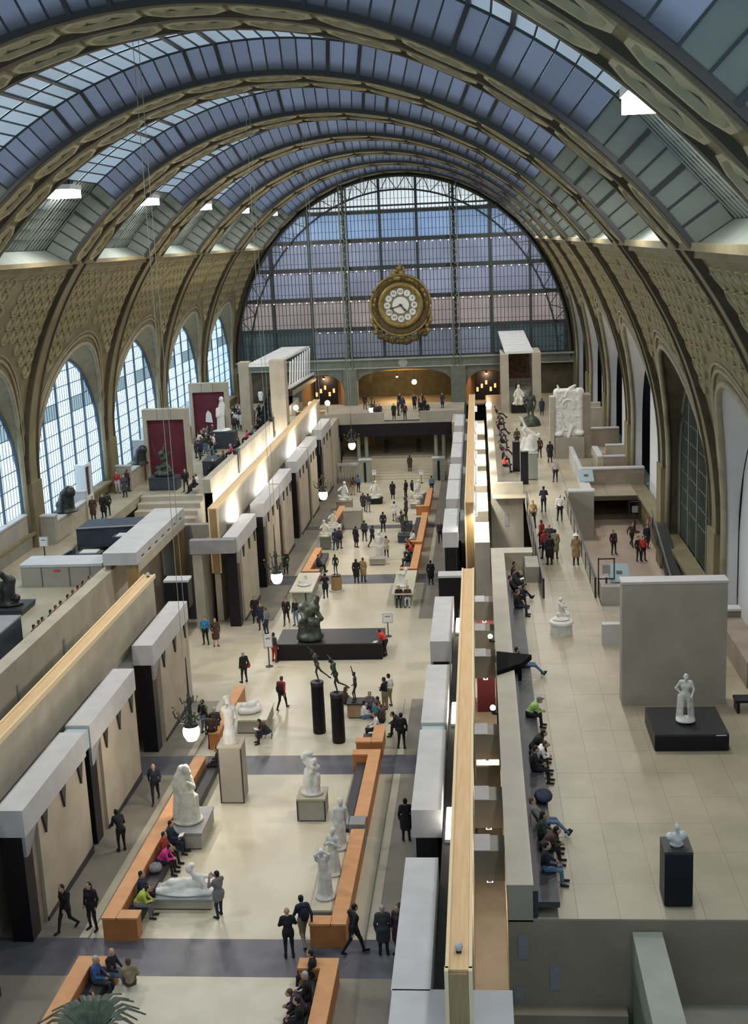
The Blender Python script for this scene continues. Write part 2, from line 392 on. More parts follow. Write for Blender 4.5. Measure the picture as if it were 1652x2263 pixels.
def archivolt(sill):
    b = MB()
    for dw, r, dx in ((0, .17, -.02), (.55, .10, -.02), (.85, .07, -.02)):
        b.tube([(wallx(z)+dx-.02, WC+y, z) for y, z in arch_curve(AW+dw, AAP+dw, sill)], r, 6)
    return b
SL, SR = 5.25, 4.25
def mirror(b):
    b.v = [(-x, y, z) for x, y, z in b.v]; b.f = [f[::-1] for f in b.f]; return b
def win_pane(ya, yb, za, zb, XW=20.6):
    b = MB(); n = 5
    for i in range(n):
        a, c = ya+(yb-ya)*i/n, ya+(yb-ya)*(i+1)/n
        lim = []
        for y in (a, c):
            q = 1-(y/WW)**2; lim.append(ASP+(WAP-ASP)*math.sqrt(q) if q > 0 else ASP)
        t0, t1 = min(zb, lim[0]), min(zb, lim[1])
        if max(t0, t1) <= za+.02: continue
        t0, t1 = max(t0, za), max(t1, za)
        b.add([(XW+.12, WC+a, za), (XW+.12, WC+c, za), (XW+.12, WC+c, t1), (XW+.12, WC+a, t0)], [(0,1,2,3)])
    return b
def win_top(y):
    q = 1-(y/WW)**2; return ASP+(WAP-ASP)*math.sqrt(q) if q > 0 else ASP
PC = [-WW, -4.35, -1.45, 1.45, 4.35, WW]
ZR = [SL+1.02*i for i in range(10)]+[WAP]
left_panes = []
for i in range(5):
    for j in range(len(ZR)-1):
        b = win_pane(PC[i]+.06, PC[i+1]-.06, ZR[j]+.02, ZR[j+1]-.02, 20.2)
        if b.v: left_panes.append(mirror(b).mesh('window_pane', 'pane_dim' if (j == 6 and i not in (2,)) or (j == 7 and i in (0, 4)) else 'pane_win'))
def win_bars(sill, XW, d):
    b = MB()
    for i, y in enumerate(PC):
        if abs(y) < WW: b.box(XW+.02, XW+.12, WC+y-.12, WC+y+.12, sill, win_top(y))
    for i in range(5):
        for q in range(1, 6):
            y = PC[i]+(PC[i+1]-PC[i])*q/6; b.box(XW+.12-.05*d, XW+.12, WC+y-.024, WC+y+.024, sill, win_top(y))
    for z in ZR[1:-1]:
        h = WW if z < ASP else WW*math.sqrt(max(0, 1-((z-ASP)/(WAP-ASP))**2))
        b.box(XW+.07, XW+.12, WC-h, WC+h, z-.025, z+.025)
    b.tube([(XW+.05, WC+y, z) for y, z in arch_curve(WW, WAP, sill)], .14, 6)
    return b
lw_l, lw_r = mirror(lower_wall(SL, 3.6)).mesh('wall', 'arch'), lower_wall(SR, -2.6).mesh('wall', 'arch')
rv_l = mirror(reveal(SL, 20.2)).mesh('reveal', 'mould'); rv_r = reveal(SR).mesh('reveal', 'white_board'); rv_r2 = reveal(SR).mesh('reveal', 'gild_dk')
av_l = mirror(archivolt(SL)).mesh('archivolt', 'mould', smooth=True); av_r = archivolt(SR).mesh('archivolt', 'mould', smooth=True)
wb_l = mirror(win_bars(SL, 20.2, .5)).mesh('window_bars', 'bar_blue'); wb_r = win_bars(SR, 20.6, 1).mesh('window_bars', 'iron_green')
# coffers on the lower vault
cof = []
arcl = [0]; tt = np.linspace(0, T0, 200)
for i in range(1, 200):
    a, b2 = ell(tt[i-1]), ell(tt[i]); arcl.append(arcl[-1]+math.hypot(a[0]-b2[0], a[1]-b2[1]))
ROWP, NCOL = .86, 11
nrow = int((arcl[-1]-.9)/ROWP)
for r in range(nrow):
    s_ = arcl[-1]-.95-ROWP*(r+.5)+.1; t = float(np.interp(s_, arcl, tt)); z = ell(t)[1]
    if z < 12.2: continue
    for c in range(NCOL):
        y = 1.35+(BAY-2.7)*(c+.5)/NCOL
        if abs(y-WC) < whalf(z-.45, AW+.9, AAP+.9)+.6: continue
        cof.append((t, y))
for k in range(-1, 6):
    y0 = Y1+k*BAY; n = 6-k
    wl = struct(put('wall_left', lw_l, None, (0, y0, 0))); wl['label'] = 'coffered left vault wall with an arched window, bay %d from the clock wall' % n
    wr = struct(put('wall_right', lw_r, None, (0, y0, 0))); wr['label'] = 'coffered right vault wall with an arched recess, bay %d from the clock wall' % n
    put('reveal', rv_l, wl); put('archivolt', av_l, wl); put('archivolt', av_r, wr)
    put('reveal', rv_r2 if k == 1 else rv_r, wr)
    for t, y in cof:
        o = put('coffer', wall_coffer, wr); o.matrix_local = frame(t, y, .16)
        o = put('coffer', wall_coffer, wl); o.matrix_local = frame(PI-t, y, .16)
    if k >= 0:
        wn = struct(put('window_%d' % (k+1), wb_l, None, (0, y0, 0))); wn['label'] = 'tall arched window glowing blue-white on the left wall, bay %d from the clock wall' % n
        for me in left_panes: put('window_pane', me, wn)
    else:
        wallbox('wall_left', 'white_board', -20.9, -20.7, y0, y0+BAY, 3.6, 16)
    # right side: white board, or the one open lattice window
    if k == 1:
        wn = struct(put('window_%d' % 11, wb_r, None, (0, y0, 0))); wn['label'] = 'dark arched lattice window on the right wall behind the stairwell'
        for i in range(5):
            for j in range(len(ZR)-1):
                b = win_pane(PC[i]+.06, PC[i+1]-.06, max(SR, ZR[j]-1.0 if j == 0 else ZR[j])+.02, ZR[j+1]-.02)
                if b.v: b.build('window_pane', 'pane_dark', wn)
    else:
        b = MB(); n2 = 20; ya, yb = -WW, 3.4 if k > 1 else WW
        for i in range(n2):
            a, c = ya+(yb-ya)*i/n2, ya+(yb-ya)*(i+1)/n2
            b.add([(XW+.05,WC+a,SR-5),(XW+.05,WC+c,SR-5),(XW+.05,WC+c,win_top(c)),(XW+.05,WC+a,win_top(a)),(XW+.2,WC+a,SR-5),(XW+.2,WC+c,SR-5),(XW+.2,WC+c,win_top(c)),(XW+.2,WC+a,win_top(a))],
                  [(0,3,2,1),(4,5,6,7),(2,3,7,6)]+([(1,2,6,5)] if i == n2-1 else []))
        b.build('blank_board', 'white_board', wr)
    wallbox('wall_right', 'gild_dk', 21.6, 21.9, y0, y0+BAY, -2.6, 17)
# shell behind the camera and roof over the piers
wallbox('wall_back', 'stone2', -24, 24, -1.2-10, -1-10, -3, 34)
for s in (-1, 1):
    wallbox('wall_side', 'stone2', min(s*20.2, s*20.6), max(s*20.2, s*20.6), -11, Y1-BAY, -3, 22.2)
    wallbox('wall_side', 'stone2', min(s*20.9, s*22), max(s*20.9, s*22), -11, YF+16, -3, 3.9)

for s in (-1, 1): wallbox('wall_far', 'gild_dk', min(s*19.9, s*24), max(s*19.9, s*24), YF+.05, YF+.35, -3, 22)
# ================================================================ FAR GLAZED WALL
fa, fb = EA-.35, EB-.35
def far_top(x):
    q = 1-(x/fa)**2; return EZ+fb*math.sqrt(q) if q > 0 else 0
MX = [-18.8, -14.8, -10.35, -6.25, -2.09, 2.09, 6.25, 10.35, 14.8, 18.8]
ZT = [7.7, 8.9, 12.4, 15.9, 19.25, 22.35, 25.45, 30]
gl_c = {1: (.18,.135,.125), 2: (.34,.185,.135), 3: (.225,.16,.16), 4: (.225,.17,.17), 5: (.225,.22,.255), 6: (.85,.62,.48)}  # row tints stand in for bright sky and lit galleries behind
for k, c in gl_c.items(): M['far%d' % k] = frosted('end_wall_glass_%d' % k, c, .05, .10, tex=None if k == 6 else .25)
M['far_dk'] = frosted('end_wall_dark_glass', (.055,.055,.042), .05, .2, tex=.4)
win = struct(thing('window_20', 'great glazed end wall behind the gilded clock', None))
MXX = [-fa]+MX+[fa]
for i in range(len(MXX)-1):
    for j in range(1, len(ZT)-1):
        x0, x1, z0, z1 = MXX[i]+.1, MXX[i+1]-.1, ZT[j]+.12, ZT[j+1]-.12
        b = MB(); n = 8
        for q in range(n):
            a, c = x0+(x1-x0)*q/n, x0+(x1-x0)*(q+1)/n; ta, tc = min(z1, far_top(a)), min(z1, far_top(c))
            if max(ta, tc) <= z0: continue
            ta, tc = max(ta, z0), max(tc, z0)
            b.add([(a,YF,z0),(c,YF,z0),(c,YF,tc),(a,YF,ta)], [(0,1,2,3)])
        if b.v: b.build('end_wall_pane', 'far_dk' if j == 1 and abs((x0+x1)/2) > 10 else 'far%d' % j, win)
b = MB()
for x in MX: b.box(x-.14, x+.14, YF-.45, YF+.1, 7.7, max(7.8, far_top(x)))
for z in ZT[1:-1]:
    h = fa*math.sqrt(max(0, 1-((z-EZ)/fb)**2)); b.box(-h, h, YF-.4, YF+.1, z-.2, z+.2)
b.box(-11.5, 11.5, YF-.4, YF, 26.0, 26.2)
b.build('frame_bars', 'iron', win)
b = MB(); x = -fa+.2
while x < fa:
    if min(abs(x-q) for q in MX) > .12: b.box(x-.03, x+.03, YF-.12, YF-.02, 8.9, far_top(x))
    x += .42
for z in np.arange(9.6, 29, 1.15):
    h = fa*math.sqrt(max(0, 1-((z-EZ)/fb)**2)); b.box(-h, h, YF-.1, YF-.02, z-.02, z+.02)
b.build('fine_muntins', 'iron', win)
for sx in (-6.25, 6.25):
    b = MB(); zt = far_top(sx)
    for dx in (-.38, .38): b.box(sx+dx-.07, sx+dx+.07, YF-.8, YF-.5, 3.2, zt)
    z = 3.4; s_ = 1
    while z < zt-.9:
        b.bar((sx-.38*s_, YF-.65, z), (sx+.38*s_, YF-.65, z+.75), .09); z += .75; s_ = -s_
    b.build('lattice_truss', 'iron_green', win)
b = MB()
for i in range(48):
    ta, tb = PI*i/48, PI*(i+1)/48
    q = [((EA-.4)*math.cos(t), EZ+(EB-.4)*math.sin(t)) for t in (ta, tb)]+[ell(t, .8) for t in (tb, ta)]
    b.add([(x, YF+.1, z) for x, z in q]+[(x, YF+.3, z) for x, z in q], [(0,1,2,3),(7,6,5,4)])
b.build('arch_ring', 'gild_dk', win)
b = MB(); pr = []
for i in range(61):
    t = PI*i/60; pr.append((t, (EA-.5)*math.cos(t), EZ+(EB-.5)*math.sin(t), (EA-2.0)*math.cos(t), EZ+(EB-2.0)*math.sin(t)))
b.tube([(q[1], YF-.5, q[2]) for q in pr], .17, 6); b.tube([(q[3], YF-.5, q[4]) for q in pr], .12, 6)
for i in range(60):
    a, c = pr[i], pr[i+1]
    b.bar((a[1], YF-.5, a[2]) if i % 2 else (a[3], YF-.5, a[4]), (c[3], YF-.5, c[4]) if i % 2 else (c[1], YF-.5, c[2]), .09)
b.build('arch_truss', 'iron', win)
# bulbs under every gallery
rows = {12.4: 9.8, 15.9: 17.0, 19.25: 15.5, 22.35: 13.8}
for n, (z, h) in enumerate(rows.items()):
    nm = ('lowest', 'second', 'third', 'topmost')[n]
    t = thing('lamp_rail', 'row of small warm bulbs along the %s gallery of the clock wall' % nm, 'lights', (0, YF-.7, z-.28), group='bulb rows on the clock wall')
    MB().box(-h, h, -.04, .04, .03, .09).build('rail', 'iron', t)
    bm_ = MB().ball((0,0,0), .055, 8, 5).mesh('bulb', 'bulb')
    x = -h+.3
    while x < h:
        if abs(x) > 3.6 or z > 19: put('bulb', bm_, t, (x, 0, -.06))
        x += .93+R.uniform(-.12, .3)
# ================================================================ FLOORS
def sloped(name, mt, x0, x1, y0, y1, dz=0.0, th=.4):
    z0, z1 = fz(y0)+dz, fz(y1)+dz
    return struct(MB().hexa([(x0,y0,z0-th),(x1,y0,z0-th),(x1,y1,z1-th),(x0,y1,z1-th)], [(x0,y0,z0),(x1,y0,z0),(x1,y1,z1),(x0,y1,z1)]).build(name, mt))
BANDS = [(33.35,35.57), (48.95,51.09), (82.0,84.62), (100.6,102.15)]
ys = [q for b in BANDS for q in b]+[125.2]
for i in range(0, len(ys)-1):
    y0, y1 = ys[i], ys[i+1]
    if i % 2 == 0: 
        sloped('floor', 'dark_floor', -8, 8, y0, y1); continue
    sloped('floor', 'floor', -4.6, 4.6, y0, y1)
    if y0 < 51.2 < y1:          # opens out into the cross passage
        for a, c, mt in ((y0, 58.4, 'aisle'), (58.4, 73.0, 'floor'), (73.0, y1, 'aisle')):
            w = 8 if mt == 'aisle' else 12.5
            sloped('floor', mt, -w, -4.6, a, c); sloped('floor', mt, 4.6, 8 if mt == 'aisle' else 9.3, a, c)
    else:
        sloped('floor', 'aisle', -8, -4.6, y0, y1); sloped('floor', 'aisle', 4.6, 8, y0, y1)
wallbox('floor', 'aisle', -8, 8, 10, 33.35, -.3, fz(33.35))
for i, y in enumerate((33.2, 32.83, 32.4)):
    tag(struct(MB().box(-2.75, 3.3, 24, y, fz(33.2)+.0, fz(33.2)+.11*(i+1)).build('floor_step', 'step')), 'low pale step between the nearest orange benches, %s from the dark band' % ('first','second','third')[i])
for s in (-1, 1):
    wallbox('floor_gallery', 'stone_dk', min(s*8, s*12.5 if s < 0 else 9.4), max(s*8, s*12.5 if s < 0 else 9.4), 10, 58.4, -1.2, -.35)
    wallbox('floor_gallery', 'stone_dk', min(s*8, s*12.5), max(s*8, s*12.5), 73, 128, -2.9, -2.2)
wallbox('floor_underside', 'stone_dk', -21, 21, 10, 150, -3.6, -3.2)
for x in (4.8, -4.8):
    sloped('floor_strip', 'floor', x-.16, x+.16, 35.57, 48.95, .012, .03); sloped('floor_strip', 'floor', x-.16, x+.16, 51.1, 58.4, .012, .03); sloped('floor_strip', 'floor', x-.16, x+.16, 84.62, 100.6, .012, .03)

# ================================================================ GALLERY WALLS FLANKING THE NAVE
UN = [(25.9,32.3), (35.3,41.7), (42.35,48.6), (51.6,58.5), (71.9,78.5), (81.5,88.0), (88.5,94.5), (97.5,104.1), (104.5,110.4), (114.1,121.5)]
ORD = ['first','second','third','fourth','fifth','sixth','seventh','eighth','ninth','tenth']
shade_wedge = MB().add([(-.03,-.25,0),(-.03,.25,0),(-.03,0,-.78),(.06,-.25,0),(.06,.25,0),(.06,0,-.78)], [(0,1,2),(5,4,3),(0,3,4,1),(1,4,5,2),(2,5,3,0)]).mesh('shade_wedge', 'charcoal')  # proud charcoal wedge, coloured for the shade inside a recess
for s, sd in ((-1, 'left'), (1, 'right')):
    def X(a, b): return (min(s*a, s*b), max(s*a, s*b))
    for i, (y0, y1) in enumerate(UN):
        zf = fz((y0+y1)/2)-.12
        t = thing('gallery_wall', 'beige gallery wall under a pale grey cap on the %s of the nave, %s from the camera' % (sd, ORD[i]), None, (0, y0, 0))
        struct(t)
        L = y1-y0
        MB().box(*X(6.3, 7.25), 0, L, 4.05, 5.0).build('cap', 'cap', t)
        MB().box(*X(6.42, 7.1), 0, .75, zf, 4.05).build('pillar', 'black', t)
        # side skirt of the cap, cut diagonally
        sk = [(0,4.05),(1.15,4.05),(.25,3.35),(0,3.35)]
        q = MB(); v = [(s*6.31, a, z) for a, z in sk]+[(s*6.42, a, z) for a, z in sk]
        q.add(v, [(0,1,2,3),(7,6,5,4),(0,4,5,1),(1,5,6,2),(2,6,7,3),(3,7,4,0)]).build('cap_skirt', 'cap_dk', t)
        MB().box(*X(6.5, 7.0), .75, 1.35, zf, 4.05).build('dark_jamb', 'stone_dk', t)
        MB().box(*X(6.38, 7.0), 1.35, L, zf, 4.05).build('stone_panel', 'stone', t)
        MB().box(*X(6.34, 6.40), 1.35, L, zf, zf+.32).build('plinth_strip', 'charcoal', t)
        for k in range(3):
            o = put('shade_wedge', shade_wedge, t, (s*6.36, 1.9+(L-2.6)*k/2, 4.04))
        if i in (1, 5, 7):
            MB().box(*X(6.35, 7.2), L+.02, L+.62, 4.15, 4.88).build('joint_stone', 'blue_cap', t)
            MB().box(*X(6.6, 7.0), L+.02, L+.6, zf, 4.15).build('dark_slot', 'charcoal', t)
    # low inner ledge behind the caps and the rail wall
    for (a, c, nm) in ((24.4, 58.0, 'near'), (73.2, 124.6, 'far')):
        t = struct(thing('rail_wall', 'long beige wall with a pale oak rail on the %s of the nave, %s stretch' % (sd, nm), None, (0, 0, 0)))
        MB().box(*X(7.78, 8.18), a+.05, c-.05, -1.6, 6.42).build('stone_face', 'stone', t)
        MB().box(*X(7.73, 8.24), a, c, 6.42, 6.56).build('rail_top', 'wood', t)
        MB().box(*X(7.68, 7.76), a, c, 6.40, 6.60).build('rail_edge', 'wood_edge', t)
        MB().box(*X(8.21, 8.29), a, c, 6.40, 6.60).build('rail_edge', 'wood_edge', t)
        MB().box(*X(7.76, 8.21), a-.1, a+.06, 2.4, 6.5).build('end_board', 'wood_dk', t)
        for e in (7.71, 8.25): MB().box(*X(e-.045, e+.045), a-.12, a+.06, 2.4, 6.6).build('end_strip', 'wood_edge', t)
        y = a+6
        MB().box(*X(7.27, 7.75), a+1, c-1, 3.9, 4.2).build('roof_strip', ('iron_lt' if s < 0 else 'charcoal') if nm == 'near' else 'cap', t)  # near right strip charcoal, painted for the shaded gap behind the caps
# grey end slab closing the near right gallery
wallbox('wall_slab', 'cap_dk', 6.35, 9.2, 24.6, 25.9, 1.5, 4.85); wallbox('wall_slab', 'cap', 6.33, 9.2, 24.6, 25.95, 4.85, 5.0)
# dark hanging boxes at the cross passage
for x0, x1, y, z0, z1, sd in ((-8.5,-7.2,62.4,3.4,5.0,'left'), (6.3,7.55,63.7,2.7,4.6,'right')):
    t = thing('hanging_box', 'black box with a pale grey top at the %s end of the cross passage' % sd, 'box', ((x0+x1)/2, y, z0)); w = (x1-x0)/2
    MB().box(-w, w, 0, .9, 0, z1-z0-.12).build('black_body', 'black', t); MB().box(-w-.02, w+.02, -.02, .92, z1-z0-.12, z1-z0).build('pale_top', 'cap', t)
    MB().box(-.2, .2, .3, .6, -z0+fz(y), 0).build('post', 'charcoal', t)

# ================================================================ RIGHT SIDE BETWEEN RAIL AND TERRACE
for i, y0 in enumerate((59.4, 54.8, 51.2, 42.6, 37.2, 33.8)):
    wallbox('wall_cross', 'stone2', 8.26, 9.18, y0, y0+1.0, 3.4, 4.4); wallbox('wall_cross', 'cap', 8.26, 8.75, y0-.02, y0+1.02, 4.4, 4.43)
wallbox('wall_red', 'red_panel', 8.3, 9.17, 56.5, 56.8, -.6, 3.3); wallbox('wall_red', 'red_panel', 8.3, 9.17, 60.8, 61.0, -.6, 3.3)
wallbox('wall_tan', 'stone', 8.3, 9.17, 43.7, 44.0, -.6, 3.4); wallbox('wall_tan', 'stone_dk', 8.3, 9.17, 41.95, 42.1, -.6, 3.4)
pic = thing('framed_painting', 'dark painting in a gilt frame in the narrow gap right of the oak rail', 'painting', (8.78, 41.93, 1.75))
MB().box(-.36,.36,-.05,0,-.5,.5).build('canvas', 'picture', pic)
for b in ((-.42,.42,-.09,0,.5,.6), (-.42,.42,-.09,0,-.6,-.5), (-.44,-.36,-.09,0,-.6,.6), (.36,.44,-.09,0,-.6,.6)): MB().box(*b).build('frame_bar', 'clock_gold', pic)
for y, nm in ((53.55, 'black canopy'), (44.9, 'white-shirted person')):
    t = thing('spot_lamp', 'small glaring white spot lamp in the gap below the terrace wall near the %s' % nm, 'lamp', (8.98, y, 4.3), group='spot lamps in the gap')
    MB().lathe([(.05,0),(.06,.1),(.10,.16)], n=10).build('holder', 'charcoal', t); MB().box(0,.24,-.04,.04,-.04,.04).build('wall_bracket', 'charcoal', t); MB().ball((0,0,.24), .11, 10, 6).build('bulb', 'white_led', t)
for (y0, y1) in ((72.0,78.3), (81.4,87.6), (90,96), (98,103.5), (106,111), (114,123)):
    wallbox('floor_ledge', 'stone', 8.26, 9.15, y0, y1, 3.4, 4.1)
wallbox('wall_cross', 'stone2', 8.26, 9.15, 71.2, 71.9, -2, 4.5)

# ================================================================ RIGHT TERRACE
TZ = 4.2
SLABX = [10.0, 11.1, 12.25, 13.4, 14.55, 15.7, 16.9, 18.1, 20.0]
rt = struct(MB().box(9.2, 20.2, 30.6, 59.2, 3.5, TZ-.05).box(9.2, 14.5, 59.2, 67.0, 3.5, TZ-.05).box(11.8, 14.5, 67, 86.6, 3.5, TZ-.05).box(9.4, 20.6, 86.6, 142, 3.5, TZ-.05).build('floor_terrace', 'stone2'))
rt['label'] = 'pale stone floor of the right terrace'
y = 30.4; k = 0
while y < 66.9:
    L = 1.85
    for i in range(len(SLABX)-1):
        if SLABX[i] > 14.4 and y > 57.5: continue
        y1 = min(y+L, 67.0) - .005
        MB().box(SLABX[i]+.0025, min(SLABX[i+1], 20.0)-.0025, y, y1, TZ-.05, TZ+R.uniform(-.003,.003)).build('slab', 'terrace', rt)
    y += L; k += 1
y = 67.0
while y < 141:
    y1 = y+3.0-.006
    xs = (11.85, 13.2, 14.45) if y < 85 else (9.5, 12.2, 14.9, 17.6, 20.3)
    for a, c in zip(xs[:-1], xs[1:]): MB().box(a+.008, c-.008, y, y1, TZ-.05, TZ).build('slab', 'terrace', rt)
    y += 3.0
# front face below the terrace edge, with slots
fw = struct(MB().box(9.2, 20.2, 30.4, 30.8, -1.5, 4.15).box(9.2, 12.4, 29.9, 30.4, -1.5, 1.55).build('wall_front', 'stone_front')); fw['label'] = 'beige stone face below the near edge of the right terrace'
for x, z in ((9.6, 3.35), (10.45, 2.4), (9.45, 1.75)): MB().box(x-.14, x+.14, 30.36, 30.4, z-.38, z+.38).build('slot', 'cap_dk', fw)
wallbox('wall_stair', 'iron_lt', 12.55, 13.35, 18, 30.35, -1.5, 3.85)
wallbox('wall_stair', 'stone_dk', 13.4, 20.2, 24.0, 24.4, -1.5, 2.6); wallbox('floor_stair', 'aisle', 13.4, 20.2, 24.4, 30.4, -1.5, .6); wallbox('floor_stair', 'aisle', 9.2, 12.5, 18, 30.4, -1.5, -.4)
for i in range(5): wallbox('floor_step', 'stone2', 13.4, 20.2, 26.2+i*.7, 30.4, .6+i*.2, .8+i*.2)
# parapet, slate bench and black canopy
pp = struct(MB().box(9.2, 9.88, 30.4, 67.0, 4.1, 5.2).box(9.22, 9.86, 30.41, 66.9, -1.5, 4.1).box(9.88, 11.45, 65.9, 67.0, 4.1, 5.2).build('wall_parapet', 'stone')); MB().box(9.17, 9.9, 30.38, 67.03, 5.2, 5.23).build('top_slab', 'cream_top', pp); MB().box(9.9, 11.47, 65.88, 67.03, 5.2, 5.23).build('top_slab', 'cream_top', pp); pp['label'] = 'broad pale stone parapet along the nave edge of the right terrace'
wallbox('wall_parapet', 'stone2', 11.0, 11.75, 63.5, 65.8, 4.1, 5.05)
bn = thing('slate_bench', 'long dark slate bench against the parapet of the near right terrace', 'bench', (0,0,0))
MB().box(10.03, 10.62, 30.5, 63.4, TZ+.28, TZ+.45).build('seat', 'bench_grey', bn); MB().box(9.89, 10.03, 30.5, 63.4, TZ, TZ+.78).build('back', 'seat', bn)
for y in np.arange(31, 63, 4): MB().box(10.1, 10.5, y, y+.5, TZ, TZ+.28).build('leg', 'charcoal', bn)
cn = thing('canopy_box', 'black angular canopy straddling the terrace parapet behind the reclining jeans', 'canopy', (9.2, 46.6, 4.1))
MB().hexa([(0,0,1.1),(1.0,.9,1.1),(1.45,1.9,1.1),(0,2.4,1.1)], [(0,0,1.32),(1.0,.9,1.32),(1.45,1.9,1.32),(0,2.4,1.32)]).build('top', 'matte_black', cn)
MB().box(-.03, .06, 0, 2.4, -1.6, 1.1).build('nave_side', 'matte_black', cn); MB().box(.82, 1.0, .9, 1.5, .1, 1.1).build('post', 'matte_black', cn)
# the big stone screen wall and the low wall behind it
sw = struct(MB().box(14.05, 18.05, 45.85, 46.6, TZ, 9.15).build('wall_screen', 'stone2')); sw['label'] = 'big square stone screen wall behind the seated marble figure'
MB().box(14.02, 18.08, 45.82, 46.63, 9.15, 9.25).build('cap', 'cap', sw)
wallbox('wall_parapet', 'stone_dk', 18.1, 20.2, 53.5, 54.0, TZ, 5.6); wallbox('wall_parapet', 'cap', 18.1, 20.2, 53.4, 54.05, 5.6, 5.7)
wallbox('wall_parapet', 'stone_dk', 19.2, 20.2, 47.5, 53.4, TZ, 5.3)
bb = thing('black_bench', 'black bench beside the stone screen wall at the right edge', 'bench', (18.75, 45.2, TZ))
MB().box(-.5, .8, -.3, .35, .42, .52).build('seat', 'black', bb)
for x in (-.45, .7): MB().box(x, x+.1, -.3, .35, 0, .42).build('leg', 'black', bb)
# stairwell on the right, lower floor, balustrades
LZ = 2.0
lf = wallbox('floor_lower', 'pink_floor', 14.5, 21.4, 54, 89.0, LZ-.3, LZ)
wallbox('wall_lower', 'stone_dk', 14.4, 14.6, 59.2, 82, -1, 4.1)
wallbox('wall_parapet', 'stone2', 14.6, 16.25, 81.2, 82.0, LZ, 5.3); wallbox('wall_parapet', 'cap', 14.55, 16.3, 81.15, 82.05, 5.3, 5.4)
sfa = wallbox('wall_fascia', 'stone_dk', 16.1, 20.6, 88.8, 89.4, 3.1, 5.35); wallbox('wall_parapet', 'cap', 16.0, 20.6, 88.75, 89.45, 5.35, 5.45)
wallbox('wall_parapet', 'cap', 15.9, 16.2, 82.0, 99, TZ, 5.35)
wallbox('wall_lower', 'tan_wall', 14.6, 21.4, 98.5, 98.9, LZ, 4.1); wallbox('floor_lower', 'pink_floor', 14.5, 21.4, 89, 98.5, LZ-.3, LZ)
fw2 = wallbox('wall_landing', 'stone2', 9.4, 11.7, 86.4, 86.9, -2, 5.0)
for x, z in ((10.5, 3.9), (10.5, 2.3)): MB().box(x-.15, x+.15, 86.36, 86.4, z-.45, z+.45).build('slot', 'cap_dk', fw2)
wallbox('wall_parapet', 'stone', 9.4, 9.9, 86.9, 124, 3.0, 5.2)
for x, nm in ((11.78, 'left'), (14.4, 'right')):
    t = thing('glass_balustrade', 'dark glass balustrade on the %s side of the terrace walkway' % nm, 'balustrade', (x, 60.5, TZ), group='walkway balustrades')
    for k in range(8):
        y = k*2.68; MB().box(-.03, .03, y+.06, y+2.6, -.75 if nm == 'left' else .06, .98).build('glass_panel', 'glass_dark', t); MB().box(-.05, .05, y-.04, y+.06, 0, 1.02).build('post', 'charcoal', t)
    MB().box(-.05, .05, -.04, 21.5, 1.0, 1.07).build('handrail', 'charcoal', t)
for (x, y, z, nm) in ((16.05, 84.9, 5.38, 'far'), (15.6, 60.6, 5.15, 'near')):
    t = thing('info_panel', 'tilted pale blue glass information panel on the %s stone wall of the stairwell' % nm, 'sign', (x, y, z))
    MB().hexa([(-.5,-.7,0),(.5,-.7,0),(.5,.7,.55),(-.5,.7,.55)], [(-.5,-.7,.06),(.5,-.7,.06),(.5,.7,.61),(-.5,.7,.61)]).build('glass_sheet', 'glass_blue', t)
    MB().hexa([(-.15,-.15,.28),(.15,-.15,.28),(.15,.1,.38),(-.15,.1,.38)], [(-.15,-.15,.29),(.15,-.15,.29),(.15,.1,.39),(-.15,.1,.39)]).build('printed_mark', 'charcoal', t)
    MB().box(-.45,.45,.5,.6,0,.52).build('prop', 'charcoal', t)
wallbox('wall_parapet', 'stone2', 14.6, 16.3, 59.3, 61.4, TZ-2.2, 5.1)
wallbox('wall_parapet', 'cap', 14.0, 18.1, 53.0, 53.4, TZ, 5.2)
# low compartment walls along the far right windows
for i, (x0, x1, y0, y1) in enumerate(((17.9,20.6,91.5,91.9), (17.5,17.9,91.5,96), (17.3,20.6,105,105.5), (18.6,20.6,96.3,96.8), (18.8,20.6,112,112.4), (18.9,20.6,121,121.4))):
    wallbox('wall_partition', 'stone_dk' if i % 2 == 0 else 'stone', x0, x1, y0, y1, TZ, 5.75); wallbox('wall_partition', 'cap', x0-.03, x1, y0-.03, y1+.03, 5.75, 5.85)
wallbox('wall_partition', 'stone2', 17.3, 19.6, 109, 109.6, TZ, 7.0)

# ================================================================ LEFT TERRACE
lt = struct(MB().box(-20.2, -12.5, 22, 65.9, 3.5, TZ).box(-20.4, -17.2, 65.9, 90, 3.5, TZ).box(-20.6, -11.9, 90, 141, 3.5, TZ).build('floor_terrace', 'terrace')); lt['label'] = 'pale stone floor of the left terrace'
wallbox('floor_lower', 'aisle', -17.2, -12, 65.9, 90, 1.2, 1.6)
for i in range(7): wallbox('floor_step', 'stone', -17.1, -12.3, 83+i, 90, 1.6+i*.36, 1.6+(i+1)*.36)
wp = struct(MB().box(-12.5, -11.8, 22, 67, -1, 5.2).build('wall_parapet', 'stone')); wp['label'] = 'sheer beige parapet wall of the near left terrace'
for y in (49.2, 55.4): MB().box(-11.82, -11.76, y-.13, y+.13, 3.0, 4.1).build('slot', 'cap_dk', wp)
wp = struct(MB().box(-12.4, -11.8, 89.7, 137.5, -2, 5.2).build('wall_parapet', 'stone')); wp['label'] = 'lamp-lit beige parapet wall of the far left terrace'
